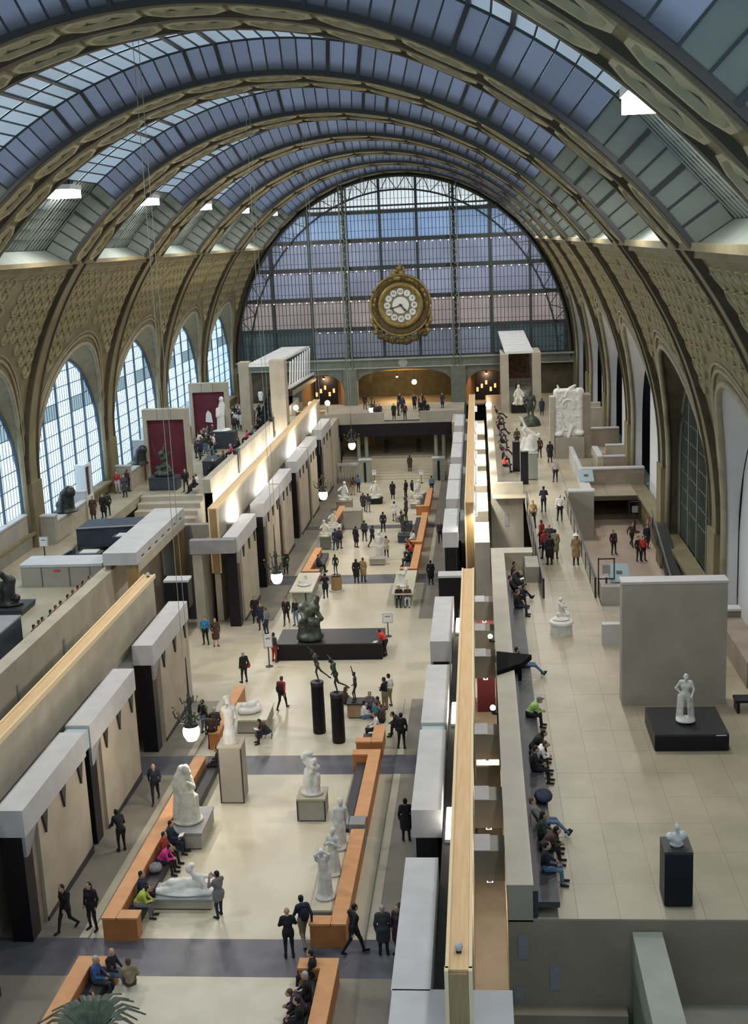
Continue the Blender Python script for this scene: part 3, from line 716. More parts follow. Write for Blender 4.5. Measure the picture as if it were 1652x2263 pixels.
# end wall of the near terrace with a wide white ledge
ew = struct(MB().box(-17.2, -12.5, 64.4, 65.9, TZ, 5.35).build('wall_end', 'stone2')); ew['label'] = 'stone end wall of the near left terrace below a wide pale ledge'
for x in (-16.0, -14.4, -13.2): MB().box(x-.015, x+.015, 64.37, 64.4, TZ, 5.35).build('joint', 'charcoal', ew)
MB().box(-17.25, -12.5, 64.35, 66.4, 5.35, 5.5).build('ledge', 'cap', ew)
MB().box(-15.3, -14.9, 64.36, 64.39, 5.08, 5.2).build('red_plate', mat('red_plate', (.55,.08,.10), .5), ew)
wallbox('wall_terrace_end', 'stone', -19.4, -11.8, 89.7, 90.1, .5, 4.15)
# white-topped stair cover
sc = struct(thing('wall_stair_cover', 'white-topped stair cover beside the near left terrace', None, (-11.3, 63.9, 0)))
MB().hexa([(-.95,0,5.5),(.95,0,5.5),(.95,11.4,5.5),(-.95,11.4,5.5)], [(-.95,0,6.2),(.95,0,6.2),(.95,11.4,6.2),(-.95,11.4,6.2)]).build('white_beam', 'cap', sc)
MB().box(.93, .97, .2, 11.2, 5.0, 5.5).build('beam_skirt', 'stone', sc)
for k in range(7): MB().box(.955, .985, 1+k*1.5, 1.5+k*1.5, 5.72, 5.78).build('slit', 'charcoal', sc)
for y in (.2, 10.6): MB().box(.3, .9, y, y+.6, -1, 5.5).build('post', 'wood_dk', sc)
MB().box(-.9, -.6, .2, 11, -1, 5.5).build('inner_wall', 'stone_dk', sc)
# front of the far left block facing the cross passage
wb = struct(MB().box(-12.4, -7.2, 75.9, 76.5, -1.5, 4.9).build('wall_passage', 'stone2')); wb['label'] = 'grey stone wall closing the left cross passage behind the white bust'
MB().box(-9.2, -6.4, 71.4, 72.0, 4.1, 4.95).build('lintel', 'cap_dk', wb)
MB().box(-9.1, -8.5, 71.5, 75.9, -1.5, 4.1).build('side_pier', 'stone2', wb); MB().box(-8.4, -7.4, 75.82, 75.92, -1.2, 3.6).build('dark_recess', 'iron_green', wb)
for x, z in ((-11.4,3.6), (-10.7,3.3), (-10.4,4.4)): MB().box(x-.14, x+.14, 75.85, 75.9, z-.38, z+.38).build('slot', 'cap_dk', wb)
# window-side stone base and low compartments on the left
for i, (x0, x1, y0, y1, z1, mt) in enumerate(((-20.6,-19.9,66,74.5,6.4,'stone2'), (-20.0,-18.6,74.3,74.9,6.0,'stone2'), (-19.0,-18.6,74.9,81,5.6,'stone'), (-20.3,-18.7,81,81.5,6.2,'cap'), (-20.4,-18.4,91.2,91.6,6.1,'stone2'), (-18.8,-18.4,91.6,97.5,5.6,'stone'), (-20.4,-18.6,99,99.4,6.8,'cap'), (-18.9,-18.5,99.4,106,5.5,'stone'), (-20.3,-17.4,59,59.5,5.6,'stone_dk'), (-18.3,-17.9,52,59,5.5,'stone'))):
    wallbox('wall_partition', mt, x0, x1, y0, y1, TZ, z1); wallbox('wall_partition', 'cap', x0-.04, x1+.04, y0-.04, y1+.04, z1, z1+.1)
for s_, (x0, y0, x1, y1, h0, h1, nm) in enumerate(((-17.6,68.6,-15.6,68.9,.15,1.25,'nearer'), (-17.2,74.2,-12.6,76.6,1.2,1.35,'farther'))):
    t = thing('stair_screen', '%s dark slanting stair screen behind the pale ledge of the left terrace' % nm, 'screen', (x0, y0, 4.0))
    dx = x1-x0; dy = y1-y0
    MB().hexa([(0,0,0),(dx,0,0),(dx,dy+.3,0),(0,dy+.3,0)], [(0,0,h0),(dx,0,h1),(dx,dy+.3,h1),(0,dy+.3,h0)]).build('panel', 'navy', t)
    MB().bar((0,0,h0+.03), (dx,0,h1+.03), .16, ht=.06).build('handrail', 'iron_lt', t)
    MB().box(0, .12, 0, .12, -2.4, 0).build('post', 'charcoal', t)
for x, y, nm in ((-14.2, 67.6, 'nearer'), (-13.2, 71.6, 'farther')):
    t = thing('black_cabinet', '%s small black cabinet with a pale top by the stair screens' % nm, 'cabinet', (x, y, 1.6)); MB().box(-.75,.75,-.4,.4,0,3.75).build('body', 'navy', t); MB().box(-.5,.5,-.42,.42,3.75,3.82).build('top', 'cap', t); MB().box(-.2,-.1,-.43,-.4,2.6,3.6).build('groove', 'iron_lt', t)
# two free-standing stone frames with dark red panels
for (x0, x1, y, z1, nm) in ((-18.2,-14.55,95.1,9.95,'nearer'), (-18.8,-15.1,113.9,9.8,'farther')):
    t = thing('panel_frame', '%s free-standing stone frame around a dark red panel on the left terrace' % nm, 'display wall', ((x0+x1)/2, y, TZ)); w = (x1-x0)/2; h = z1-TZ
    MB().box(-w, -w+.32, 0, .9, 0, h).build('jamb', 'stone', t); MB().box(w-.32, w, 0, .9, 0, h).build('jamb', 'stone', t)
    MB().box(-w+.32, w-.32, 0, .9, h-.85, h).build('lintel', 'stone', t); MB().box(-w+.32, w-.32, .25, .5, 0, h-.85).build('red_panel', 'red_panel', t)
    for k in (-.6, .5): MB().box(k-.012, k+.012, -.012, 0, h-.85, h).build('joint', 'charcoal', t)
wp3 = thing('paper_notice', 'pale leaf-shaped notice pinned to the farther red panel', 'notice', (-17.1, 114.05, 6.6)); MB().add([(-.3,0,-.5),(.4,0,-.6),(.3,0,.3),(0,0,.6),(-.2,0,.3),(-.3,.04,-.5),(.4,.04,-.6),(.3,.04,.3),(0,.04,.6),(-.2,.04,.3)], [(0,1,2,3,4),(9,8,7,6,5),(0,5,6,1),(1,6,7,2),(2,7,8,3),(3,8,9,4),(4,9,5,0)]).build('sheet', 'paper', wp3)

# ================================================================ ENTRANCE END
for i in range(9):
    wallbox('floor_step', 'floor', -6.2, 5.6, 125.2+i*.55, 142, -2.25+i*.2-.25, -2.25+(i+1)*.2)
wallbox('floor_entrance', 'stone_dk', -21, 21, 125.2, 152, -3.2, -2.3)
wallbox('wall_side_pier', 'stone', -6.9, -6.3, 121.6, 129, -2.6, 4.1); wallbox('wall_side_pier', 'stone', 5.9, 6.4, 122, 129, -2.6, 4.1)
bal = struct(MB().box(-7.4, -1.4, 128, 128.4, 3.55, 4.5).box(2.4, 7, 128, 128.4, 3.55, 4.5).box(-7.4, 7, 128, 142, 3.3, 3.55).box(-11.85, -7.4, 128.6, 142, 3.3, 3.55).box(-11.85, -7.4, 128.3, 128.6, 2.2, 4.4).build('wall_balcony', 'stone2')); bal['label'] = 'entrance balcony under the clock wall'
MB().box(-7.4, 7, 128.05, 128.6, 1.95, 3.55).build('dark_beam', 'black', bal)
wallbox('wall_under', 'stone_dk', -7, 7, 137.5, 138, -2.3, 3.3); wallbox('wall_under', 'tan_wall', -6.9, -3.2, 136.8, 137.4, -.6, 1.9)
for x, nm in ((-3.9, 'left'), (4.4, 'right')):
    t = thing('iron_columns', 'pair of grey-green iron columns below the balcony on the %s' % nm, 'column', (x, 128.9, -1.1), group='balcony columns')
    for dx in (-.42, .42): MB().lathe([(.3,0),(.3,.25),(.2,.35),(.2,4.2),(.3,4.35)], (dx,0,0), 12).build('shaft', 'iron_lt', t)
    MB().box(-.8,.8,-.35,.35,4.35,4.42).build('capital', 'iron_lt', t)
for (x0, x1, nm) in ((-6.2,-4.0,'left'), (5.05,5.9,'right')):
    t = thing('stone_balustrade', 'pale stone balustrade at the %s foot of the entrance steps' % nm, 'balustrade', (x0, 124.7, fz(125)), group='entrance balustrades')
    MB().box(0, x1-x0, -.2, .2, 0, .35).build('base', 'stone_dk', t); MB().box(0, x1-x0, -.22, .22, 1.75, 2.0).build('top_rail', 'cap', t)
    n = int((x1-x0)/.3); bme = MB().lathe([(.06,.35),(.10,.7),(.05,1.3),(.08,1.75)], n=8).mesh('baluster', 'cap')
    for k in range(n): put('baluster', bme, t, (.15+k*(x1-x0)/n, 0, 0))
for x, nm in ((-3.3, 'left'), (4.35, 'right')):
    t = thing('gate_pier', 'grey stone pier with a dark slot at the %s of the entrance steps' % nm, 'pier', (x, 124.6, fz(125)), group='gate piers')
    MB().box(-.6,.6,-.4,.4,0,2.3).build('body', 'iron_lt', t); MB().box(-.12,.12,-.43,-.38,0,2.1).build('slot', 'black', t); MB().box(-.68,.68,-.46,.46,2.3,2.42).build('cap', 'cap', t)
# lower part of the clock wall: girder, piers and three arches
wl = struct(MB().box(-20, 20, YF-.6, YF+.2, 7.75, 8.95).build('wall_far', 'iron_green')); wl['label'] = 'green iron girder and arcade under the great end window'
MB().box(-20, 20, YF-.75, YF-.6, 8.75, 8.95).build('cornice', 'iron_lt', wl)
MB().box(-20, 20, YF-.7, YF-.6, 7.75, 7.9).build('cornice', 'iron_lt', wl)
MB().lathe([(.55,0),(.5,.08),(.45,.05)], (0, YF-.6, 8.35), 20, ax='y').build('medallion', 'iron_lt', wl)
def spandrel(x0, x1, zs, zc_, ztop, mt, nm):
    b = MB(); n = 20; xm, h = (x0+x1)/2, (x1-x0)/2
    for i in range(n):
        a, c = x0+(x1-x0)*i/n, x0+(x1-x0)*(i+1)/n
        za, zb = [zs+(zc_-zs)*math.sqrt(max(0, 1-((q-xm)/h)**2)) for q in (a, c)]
        b.add([(a,YF-.5,za),(c,YF-.5,zb),(c,YF-.5,ztop),(a,YF-.5,ztop),(a,YF+.2,za),(c,YF+.2,zb)], [(0,1,2,3),(0,4,5,1)])
    b.build(nm, mt, wl)
spandrel(-5.4, 5.5, 6.3, 7.62, 7.75, 'iron_green', 'spandrel'); spandrel(-12.0, -7.0, 5.2, 7.2, 7.75, 'iron_green', 'spandrel'); spandrel(7.2, 12.2, 5.2, 7.2, 7.75, 'iron_green', 'spandrel')
for x0, x1 in ((-7.0,-5.4), (5.5,7.2), (-13.2,-12.0), (12.2,13.4)): MB().box(x0, x1, YF-.9, YF+.3, -2.5, 7.75).build('pier', 'iron_green', wl)
for x0, x1 in ((-20.5,-13.2), (13.4,20.5)): MB().box(x0, x1, YF-.2, YF+.2, -2.5, 7.75).build('dark_infill', 'gild_dk', wl)
# vaulted rooms behind the arches
b = MB(); n = 14
for i in range(n):
    a, c = -5.4+10.9*i/n, -5.4+10.9*(i+1)/n; za, zb = [6.3+1.6*math.sqrt(max(0, 1-((q-.05)/5.6)**2)) for q in (a, c)]
    b.add([(a,YF+.2,za),(c,YF+.2,zb),(c,YF+9,zb),(a,YF+9,za)], [(0,1,2,3)])
struct(b.build('ceiling_entrance', 'ochre'))
wallbox('wall_entrance_back', 'gild_dk', -6.5, 6.5, YF+8.6, YF+9, 3.3, 6.4); wallbox('wall_entrance_back', 'ochre', -6.5, 6.5, YF+8.9, YF+9.2, 6.3, 8.2)
wallbox('floor_entrance', 'stone_dk', -14, 14, 141.9, YF+9, 3.1, 3.3)
for s in (-1, 1):
    wallbox('wall_side_room', 'tan_wall', min(s*7,s*13.4), max(s*7,s*13.4), YF+3, YF+3.3, 3.3, 7.75); wallbox('wall_side_room', 'gild_dk', min(s*6.6,s*6.9), max(s*6.6,s*6.9), YF, YF+9, 3.3, 8)
    wallbox('ceiling_side_room', 'tan_wall', min(s*7,s*13.4), max(s*7,s*13.4), YF, YF+3.3, 7.5, 7.7)
    sh = thing('shop_display', 'dark lit shop display in the %s arch below the end window' % ('left' if s < 0 else 'right'), 'display', (s*9.6, YF+2.6, 3.3))
    MB().box(-1.4, 1.4, 0, .3, 0, 3.4).build('dark_opening', 'black', sh)
    for k in range(5): MB().box(-1.2+k*.52, -.95+k*.52, -.04, 0, 1.0+.4*(k % 3), 1.5+.4*(k % 3)).build('lit_item', 'warm_item', sh)  # goods glow by emission in place of display lighting
wallbox('roof_far', 'gild_dk', -21, 21, YF+9.2, YF+9.5, -3, 9); wallbox('roof_far', 'gild_dk', -21, 21, YF+.3, YF+9.5, 8.3, 8.6)

for k, x in enumerate((-10.3, -8.6)):   # counters
    t = thing('shop_counter', 'orange shop counter on the balcony beyond the left oak rail, %s one' % ('left','right')[k], 'counter', (x, 130.0, 3.56)); MB().box(-.65,.65,-.3,.3,0,1.0).build('body', 'orange', t); MB().box(-.7,.7,-.35,.35,1.0,1.06).build('top', 'wood_edge', t)
def room_light(x, y, z, e, c, r=.3):
    t = thing('ceiling_lamp', 'small warm ceiling lamp in the room behind the %s arch' % ('central' if abs(x) < 3 else 'left' if x < 0 else 'right'), 'lamp', (x, y, z)); MB().lathe([(.05,.3),(.12,.12),(.22,0)], n=12).build('shade', 'charcoal', t); MB().ball((0,0,-.05), .14, 10, 6).build('bulb', 'bulb', t); MB().bar((0,0,.3), (0,0,.3+(1.1 if abs(x) < 3 else .75)), .04).build('rod', 'iron', t)
    l = bpy.data.lights.new('room_light', 'POINT'); l.energy = e; l.color = c; l.shadow_soft_size = r; o = bpy.data.objects.new('room_light', l); col.objects.link(o); o.parent = t; o.location = (0,0,-.35)
room_light(-1.0, YF+3, 6.4, 900, (1,.75,.38)); room_light(-9.6, YF+1.4, 6.6, 300, (1,.62,.32)); room_light(9.6, YF+1.4, 6.6, 300, (1,.62,.32))

for k, y in enumerate((101.0, 119.5)):
    t = thing('dark_post', 'dark square post on the lit left parapet, %s from the passage' % ('first','second')[k], 'post', (-11.95, y, 3.6)); MB().box(-.2,.25,-.45,.45,0,1.9).build('shaft', 'charcoal', t); MB().box(-.25,.3,-.5,.5,1.9,1.96).build('cap', 'charcoal', t)
t = thing('stair_ramp', 'dark sloping stair ramp below the lattice window on the right', 'stairs', (19.35, 61.5, LZ))
MB().hexa([(-.45,0,0),(.45,0,0),(.45,.8,0),(-.45,.8,0)], [(-.45,11,3.0),(.45,11,3.0),(.45,11.8,3.0),(-.45,11.8,3.0)]).build('ramp', 'charcoal', t); MB().bar((-.45,.2,.9), (-.45,11.3,3.9), .09).build('handrail', 'iron_green', t)
for k in range(6): MB().bar((-.45,.3+k*2.1,.1+k*.57), (-.45,.3+k*2.1,.95+k*.57), .06).build('baluster', 'charcoal', t)
for x, y, nm in ((7.98, 25.1, 'right'), (-7.95, 57.6, 'left')):
    t = thing('rail_camera', 'small grey fitting on the end of the %s oak rail' % nm, 'fitting', (x, y, 6.56)); MB().box(-.06,.06,-.08,.08,0,.05).build('foot', 'charcoal', t); MB().ball((0,0,.13), (.1,.13,.1), 10, 6).build('body', 'cap', t, smooth=True)
# ================================================================ FIGURES: smooth bodies grown from tapered limbs (blended distance field -> mesh)
FACES = None
def sdf_eval(P, prims, want=False):
    d = None; ids = None; best = None
    for n, pr in enumerate(prims):
        kind, a, b, ra, rb, k, mi = pr
        if kind == 'c':
            a_, b_ = np.array(a), np.array(b); ab = b_-a_; L = max(ab@ab, 1e-9)
            t = np.clip(((P-a_)@ab)/L, 0, 1); q = P-a_-t[..., None]*ab
            di = np.sqrt((q*q).sum(-1))-(ra+(rb-ra)*t)
        else:               # ellipsoid: a centre, b radii, ra = rotation about z
            q = P-np.array(a); r_ = np.array(b)
            if ra:
                c_, s_ = math.cos(ra), math.sin(ra); x = q[..., 0]*c_+q[..., 1]*s_; y = -q[..., 0]*s_+q[..., 1]*c_; q = np.stack([x, y, q[..., 2]], -1)
            k0 = np.sqrt(((q/r_)**2).sum(-1)); k1 = np.sqrt(((q/(r_*r_))**2).sum(-1))+1e-9; di = k0*(k0-1)/k1
        if want:
            if best is None: best, ids = di.copy(), np.full(di.shape, mi)
            else: mk = di < best; best[mk] = di[mk]; ids[mk] = mi
        if d is None: d = di
        else:
            h = np.clip(.5+.5*(d-di)/k, 0, 1); d = d*(1-h)+di*h-k*h*(1-h)
    return (d, ids) if want else d
def surface(prims, res):
    lo = np.array([1e9]*3); hi = -lo
    for kind, a, b, ra, rb, k, mi in prims:
        a, b = np.array(a, float), np.array(b, float)
        if kind == 'c':
            lo = np.minimum(lo, np.minimum(a-ra, b-rb)); hi = np.maximum(hi, np.maximum(a+ra, b+rb))
        else: m_ = b.max() if ra else b; lo = np.minimum(lo, a-m_); hi = np.maximum(hi, a+m_)
    lo -= res*2.5; hi += res*2.5
    n = np.maximum(3, np.ceil((hi-lo)/res).astype(int)+1)
    ax = [lo[i]+res*np.arange(n[i]) for i in range(3)]
    G = np.stack(np.meshgrid(*ax, indexing='ij'), -1); D = sdf_eval(G, prims)
    S = D < 0
    c = [(i, j, k) for i in (0, 1) for j in (0, 1) for k in (0, 1)]
    sl = lambda A, i, j, k: A[i:n[0]-1+i, j:n[1]-1+j, k:n[2]-1+k]
    cnt = sum(sl(S, *q).astype(np.int8) for q in c); act = (cnt > 0) & (cnt < 8)
    acc = np.zeros(act.shape+(3,)); num = np.zeros(act.shape)
    for p in c:
        for ax_ in range(3):
            if p[ax_]: continue
            q = list(p); q[ax_] = 1
            d0, d1 = sl(D, *p), sl(D, *q); cr_ = ((d0 < 0) != (d1 < 0)) & act
            t = np.where(cr_, d0/np.where(cr_, d0-d1, 1), 0)
            for e in range(3): acc[..., e] += np.where(cr_, p[e]+(t if e == ax_ else 0), 0)
            num += cr_
    idx = -np.ones(act.shape, int); A = np.argwhere(act); idx[act] = np.arange(len(A))
    V = lo+res*(A+acc[act]/num[act][:, None])
    F = []
    for ax_ in range(3):
        u, v = (ax_+1) % 3, (ax_+2) % 3
        a0 = [slice(1, n[i]-1) for i in range(3)]; a0[ax_] = slice(0, n[ax_]-1); a1 = list(a0); a1[ax_] = slice(1, n[ax_])
        s0, s1 = S[tuple(a0)], S[tuple(a1)]; off = np.array([1, 1, 1]); off[ax_] = 0
        for flip, mk in ((False, s0 & ~s1), (True, ~s0 & s1)):
            P = np.argwhere(mk)+off; 
            if not len(P): continue
            du, dv = np.zeros(3, int), np.zeros(3, int); du[u] = 1; dv[v] = 1
            g = lambda Q: idx[Q[:, 0], Q[:, 1], Q[:, 2]]
            q = np.stack([g(P-du-dv), g(P-dv), g(P), g(P-du)], 1)
            q = q[(q >= 0).all(1)]
            F.append(q[:, ::-1] if flip else q)
    F = np.concatenate(F); return V, F
def body_mesh(name, prims, mats, res=.017, extra=None, flat=False):
    V, F = surface(prims, res)
    if flat: V[:, 2] = np.maximum(V[:, 2], 0)
    me = bpy.data.meshes.new(name)
    nv, nf = len(V), len(F)
    ev, ef, em = [], [], []
    if extra is not None: ev, ef, em = extra.v, extra.f, extra.mi
    me.from_pydata([tuple(q) for q in V]+ev, [], [tuple(int(i) for i in f) for f in F]+[tuple(i+nv for i in f) for f in ef])
    for mt in mats: me.materials.append(M[mt] if isinstance(mt, str) else mt)
    if len(mats) > 1:
        ids = sdf_eval(V[F].mean(1), prims, True)[1]
        me.polygons.foreach_set('material_index', [int(i) for i in ids]+list(em))
    me.polygons.foreach_set('use_smooth', [True]*len(me.polygons)); me.update(); return me

# skeleton: faces +y, x to its right, z up, feet on z=0. joints can be overridden
BASE = dict(pel=(0,0,.95), chest=(0,.01,1.28), neck=(0,0,1.47), head=(0,.035,1.60),
    shR=(.185,-.01,1.40), elR=(.25,-.04,1.13), wrR=(.24,.06,.90), shL=(-.185,-.01,1.40), elL=(-.25,-.04,1.13), wrL=(-.24,.06,.90),
    hiR=(.09,0,.92), knR=(.105,.04,.50), anR=(.115,-.02,.09), hiL=(-.09,0,.92), knL=(-.105,.04,.50), anL=(-.115,-.02,.09))
def lerp(a, b, t): return tuple(a[i]+(b[i]-a[i])*t for i in range(3))
def add3(a, b): return tuple(a[i]+b[i] for i in range(3))
def figure(j=None, bulk=1.0, coat=0, skirt=False, hood=False, toes=None, naked=False, bag=None):
    """prims for a body. material slots: 0 skin, 1 top, 2 legs, 3 shoes"""
    J = dict(BASE); J.update(j or {}); S, T, L, Sh = 0, 1, 2, 3; b = bulk; P = []
    if naked: b *= .88
    C = lambda p, q, r0, r1, k=.05, m=T: P.append(('c', p, q, r0, r1, k, m))
    pel, ch, nk, hd = J['pel'], J['chest'], J['neck'], J['head']
    C(add3(pel, (-.05,0,0)), add3(pel, (.05,0,0)), .125*b, .125*b, .05, L if not coat else T)
    C(lerp(pel, ch, .25), lerp(pel, ch, .6), .13*b, .135*b, .08)
    C(add3(ch, (-.07,0,.0)), add3(ch, (.07,0,0)), .125*b, .125*b, .08)
    C(lerp(J['shL'], nk, .25), lerp(J['shR'], nk, .25), .085*b, .085*b, .06)
    C(nk, lerp(nk, hd, .6), .056, .052, .03, S)
    # head: skull, jaw, nose, ears
    d = Vector(hd)-Vector(nk); 
    fx, fy = J.get('look', (0, 1)); n_ = math.hypot(fx, fy); fx, fy = fx/n_, fy/n_
    P.append(('e', add3(hd, (0,0,.04)), (.078,.096,.108), math.atan2(-fx, fy), 0, .02, S))
    P.append(('e', add3(hd, (fx*.035, fy*.035, -.035)), (.058,.068,.075), math.atan2(-fx, fy), 0, .03, S))
    C(add3(hd, (fx*.09, fy*.09, .03)), add3(hd, (fx*.112, fy*.112, -.005)), .012, .017, .012, S)
    for s in (-1, 1): P.append(('e', add3(hd, (fy*s*.082, -fx*s*.082, .01)), (.018,.022,.034), 0, 0, .012, S))
    for q in 'RL':
        s = 1 if q == 'R' else -1
        C(J['sh'+q], J['el'+q], .064*b, .05*b, .05); C(J['el'+q], J['wr'+q], .05*b, .036*b, .03)
        w = Vector(J['wr'+q]); e = Vector(J['el'+q]); dr = (w-e).normalized()
        pm = w+dr*.055; C(tuple(w), tuple(pm), .030, .036, .02, S)
        C(J['hi'+q], J['kn'+q], .092*b, .062*b, .05, L); C(J['kn'+q], J['an'+q], .060*b, .042*b, .03, L)
        C(lerp(J['hi'+q], J['kn'+q], .15), lerp(J['hi'+q], J['kn'+q], .3), .095*b, .088*b, .05, L)
        an = Vector(J['an'+q]); td = J.get('toe'+q)
        if td is None:
            k = Vector(J['kn'+q]); td = (s*.03, .17, -.055)
        C(add3(tuple(an), (0, -.02, -.035)), add3(tuple(an), td), .047, .038, .02, Sh if not naked else S)
    if coat:
        for q in 'RL':
            s = 1 if q == 'R' else -1
            C(J['hi'+q], lerp(J['hi'+q], J['kn'+q], coat), .125*b, .115*b, .07, T)
        C(J['pel'], lerp(lerp(J['hiR'], J['hiL'], .5), lerp(J['knR'], J['knL'], .5), coat), .13*b, .13*b, .08, T)
    if skirt:
        C(J['pel'], lerp(lerp(J['hiR'], J['hiL'], .5), lerp(J['anR'], J['anL'], .5), .9), .14*b, .2*b, .08, L)
    if bag:
        P.append(('e', add3(ch, (0, -.19*b, -.06)), (.14,.10,.21), 0, 0, .02, T))
    return P, J
def hands(J, curl=.4):
    e = MB(); e.cm = 0
    for q in 'RL':
        s = 1 if q == 'R' else -1
        w = Vector(J['wr'+q]); el = Vector(J['el'+q]); d = (w-el).normalized()
        side = d.cross(Vector((1,0,0) if abs(d.x) < .8 else (0,0,1))).normalized(); nrm = d.cross(side).normalized()*s
        pm = w+d*.075
        for i, (o, L) in enumerate(((-.028,.068), (-.010,.078), (.010,.074), (.028,.058))):
            a = pm+side*o; m_ = a+d*L*.55+nrm*(-.006); t = m_+d*L*.45*(1-curl)+nrm*(-L*.45*curl)
            e.tube([a, m_, t], [.0105, .0095, .0075], 5)
        th = w+d*.03-side*.028; e.tube([th, th-side*.028+d*.025, th-side*.03+d*.06], [.013, .012, .009], 5)
    # eyes and mouth
    return e
def face_bits(e, J, slot):
    hd = Vector(J['head']); fx, fy = J.get('look', (0, 1)); n_ = math.hypot(fx, fy); fx, fy = fx/n_, fy/n_; e.cm = slot
    for s in (-1, 1): e.ball(tuple(hd+Vector((fx*.088+fy*s*.032, fy*.088-fx*s*.032, .04))), .011, 6, 4)
    e.ball(tuple(hd+Vector((fx*.098, fy*.098, -.045))), (.022,.022,.006), 6, 4)
    return e
def hair_mesh(J, style):
    hd = J['head']; fx, fy = J.get('look', (0, 1)); n_ = math.hypot(fx, fy); fx, fy = fx/n_, fy/n_; rot = math.atan2(-fx, fy)
    P = [('e', add3(hd, (-fx*.022, -fy*.022, .068)), (.088,.098,.088), rot, 0, .02, 0)]
    P.append(('e', add3(hd, (-fx*.06, -fy*.06, .0)), (.078,.05,.085), rot, 0, .03, 0))
    if style == 'long':
        P.append(('c', add3(hd, (-fx*.06, -fy*.06, 0)), add3(hd, (-fx*.085, -fy*.085, -.24)), .075, .07, .04, 0))
    if style == 'cap':
        P.append(('c', add3(hd, (fx*.06, fy*.06, .085)), add3(hd, (fx*.16, fy*.16, .07)), .05, .03, .03, 0))
    return P
# ================================================================ BENCHES OF THE NAVE
def bench(label, sgn, y0, y1, ret=True, plain=False):
    """low orange back wall at |x|=4.04, seat on its inner side, return end nearest the camera"""
    zf = fz(y0); L = y1-y0
    t = thing('orange_bench', label, 'bench', (sgn*4.05, y0, 0), group='orange benches of the nave')
    def sl(name, mt, xa, xb, ya, yb, ha, hb):
        xa, xb = (xa, xb) if sgn < 0 else (-xb, -xa)
        za, zb = fz(y0+ya)-.02, fz(y0+yb)-.02
        return MB().hexa([(xa,ya,za+ha),(xb,ya,za+ha),(xb,yb,zb+ha),(xa,yb,zb+ha)], [(xa,ya,za+hb),(xb,ya,za+hb),(xb,yb,zb+hb),(xa,yb,zb+hb)]).build(name, mt, t)
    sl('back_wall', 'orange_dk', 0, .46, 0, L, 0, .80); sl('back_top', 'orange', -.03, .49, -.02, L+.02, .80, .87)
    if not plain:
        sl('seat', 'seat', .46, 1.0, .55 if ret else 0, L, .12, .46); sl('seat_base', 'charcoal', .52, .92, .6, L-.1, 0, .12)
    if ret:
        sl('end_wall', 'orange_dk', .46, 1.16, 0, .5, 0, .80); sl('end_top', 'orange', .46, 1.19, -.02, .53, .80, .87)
    return t
# seen from the nave axis: left row, then right row
def bench_far_ret(t, sgn, y0, L):
    xa, xb = (.46, 1.16) if sgn < 0 else (-1.16, -.46); z = fz(y0+L)-.02
    MB().box(xa, xb, L-.5, L, z, z+.80).build('end_wall', 'orange_dk', t); MB().box(xa-.03, xb+.03, L-.53, L+.02, z+.80, z+.87).build('end_top', 'orange', t)
b0 = bench('orange bench on the left where the bald man in jeans sits', -1, 26.5, 33.1, ret=False); bench_far_ret(b0, -1, 26.5, 6.6)
bench('orange bench on the left with the lime-jacketed sitter', -1, 35.4, 49.0)
bench('plain orange back wall beside the stone table with the marble head', -1, 51.8, 58.3, ret=False, plain=True)
bench('orange bench on the left beyond the left oak table', -1, 82.6, 90.0); bench('orange bench on the left in front of the twin-figure marble', -1, 97.4, 107.0)
b1 = bench('orange bench on the right at the lower edge of the picture', 1, 26.0, 33.1, ret=False); bench_far_ret(b1, 1, 26.0, 7.1)
bench('orange bench wall on the right beside the three marble women', 1, 35.1, 41.9, plain=True)
t_ = bench('orange bench on the right ending at the dark floor band', 1, 43.0, 49.7, ret=False); bench_far_ret(t_, 1, 43.0, 6.7)
bench('short orange bench on the right behind the black columns', 1, 50.6, 52.6)
bench('orange bench on the right with the red-coated sitters', 1, 82.8, 90.4); bench('orange bench on the right beside the far bronze group', 1, 91.5, 103.0); bench('farthest orange bench on the right', 1, 106, 115)
t = thing('grey_divider', 'dark grey stone post between two right-hand orange benches', 'post', (3.75, 42.45, fz(42.4))); MB().box(-.3,.3,-.35,.35,0,.95).build('post', 'cap_dk', t); MB().box(-.95,-.3,-.18,.18,0,.7).build('arm', 'charcoal', t)

# ================================================================ PLINTHS, TABLES, SCULPTURE
def sculpture(name, label, prims, mt, loc, rz=0, scale=1.0, res=.03, cat='sculpture', parent=None, group=None):
    me = body_mesh(name, prims, (mt,), res, flat=True)
    o = put(name, me, parent, loc, rz); o.scale = (scale,)*3
    if parent is None: tag(o, label, cat, group)
    return o
def one(prims): return [(a, b, c, d, e, f, 0) for a, b, c, d, e, f, g in prims]
def plinth(label, x0, x1, y0, y1, z0, z1, mt, top=None, edge=None, cat='plinth', lip=.03, capz=.08):
    t = thing('plinth', label, cat, ((x0+x1)/2, (y0+y1)/2, z0)); a, b, h = (x1-x0)/2, (y1-y0)/2, z1-z0
    MB().box(-a, a, -b, b, .06, h-capz).build('block', mt, t); MB().box(-a-lip, a+lip, -b-lip, b+lip, h-capz, h).build('top_slab', top or mt, t)
    MB().box(-a+.04, a-.04, -b+.04, b-.04, 0, .06).build('foot', 'charcoal', t)
    if edge:
        for sx in (-1, 1): MB().box(sx*a-.025, sx*a+.025, -b-.025, -b+.03, .03, h-capz).build('edge_strip', edge, t)
    return t
C = lambda a, b, r0, r1, k=.06: ('c', a, b, r0, r1, k, 0)
E = lambda c, r, rot=0, k=.05: ('e', c, r, rot, 0, k, 0)
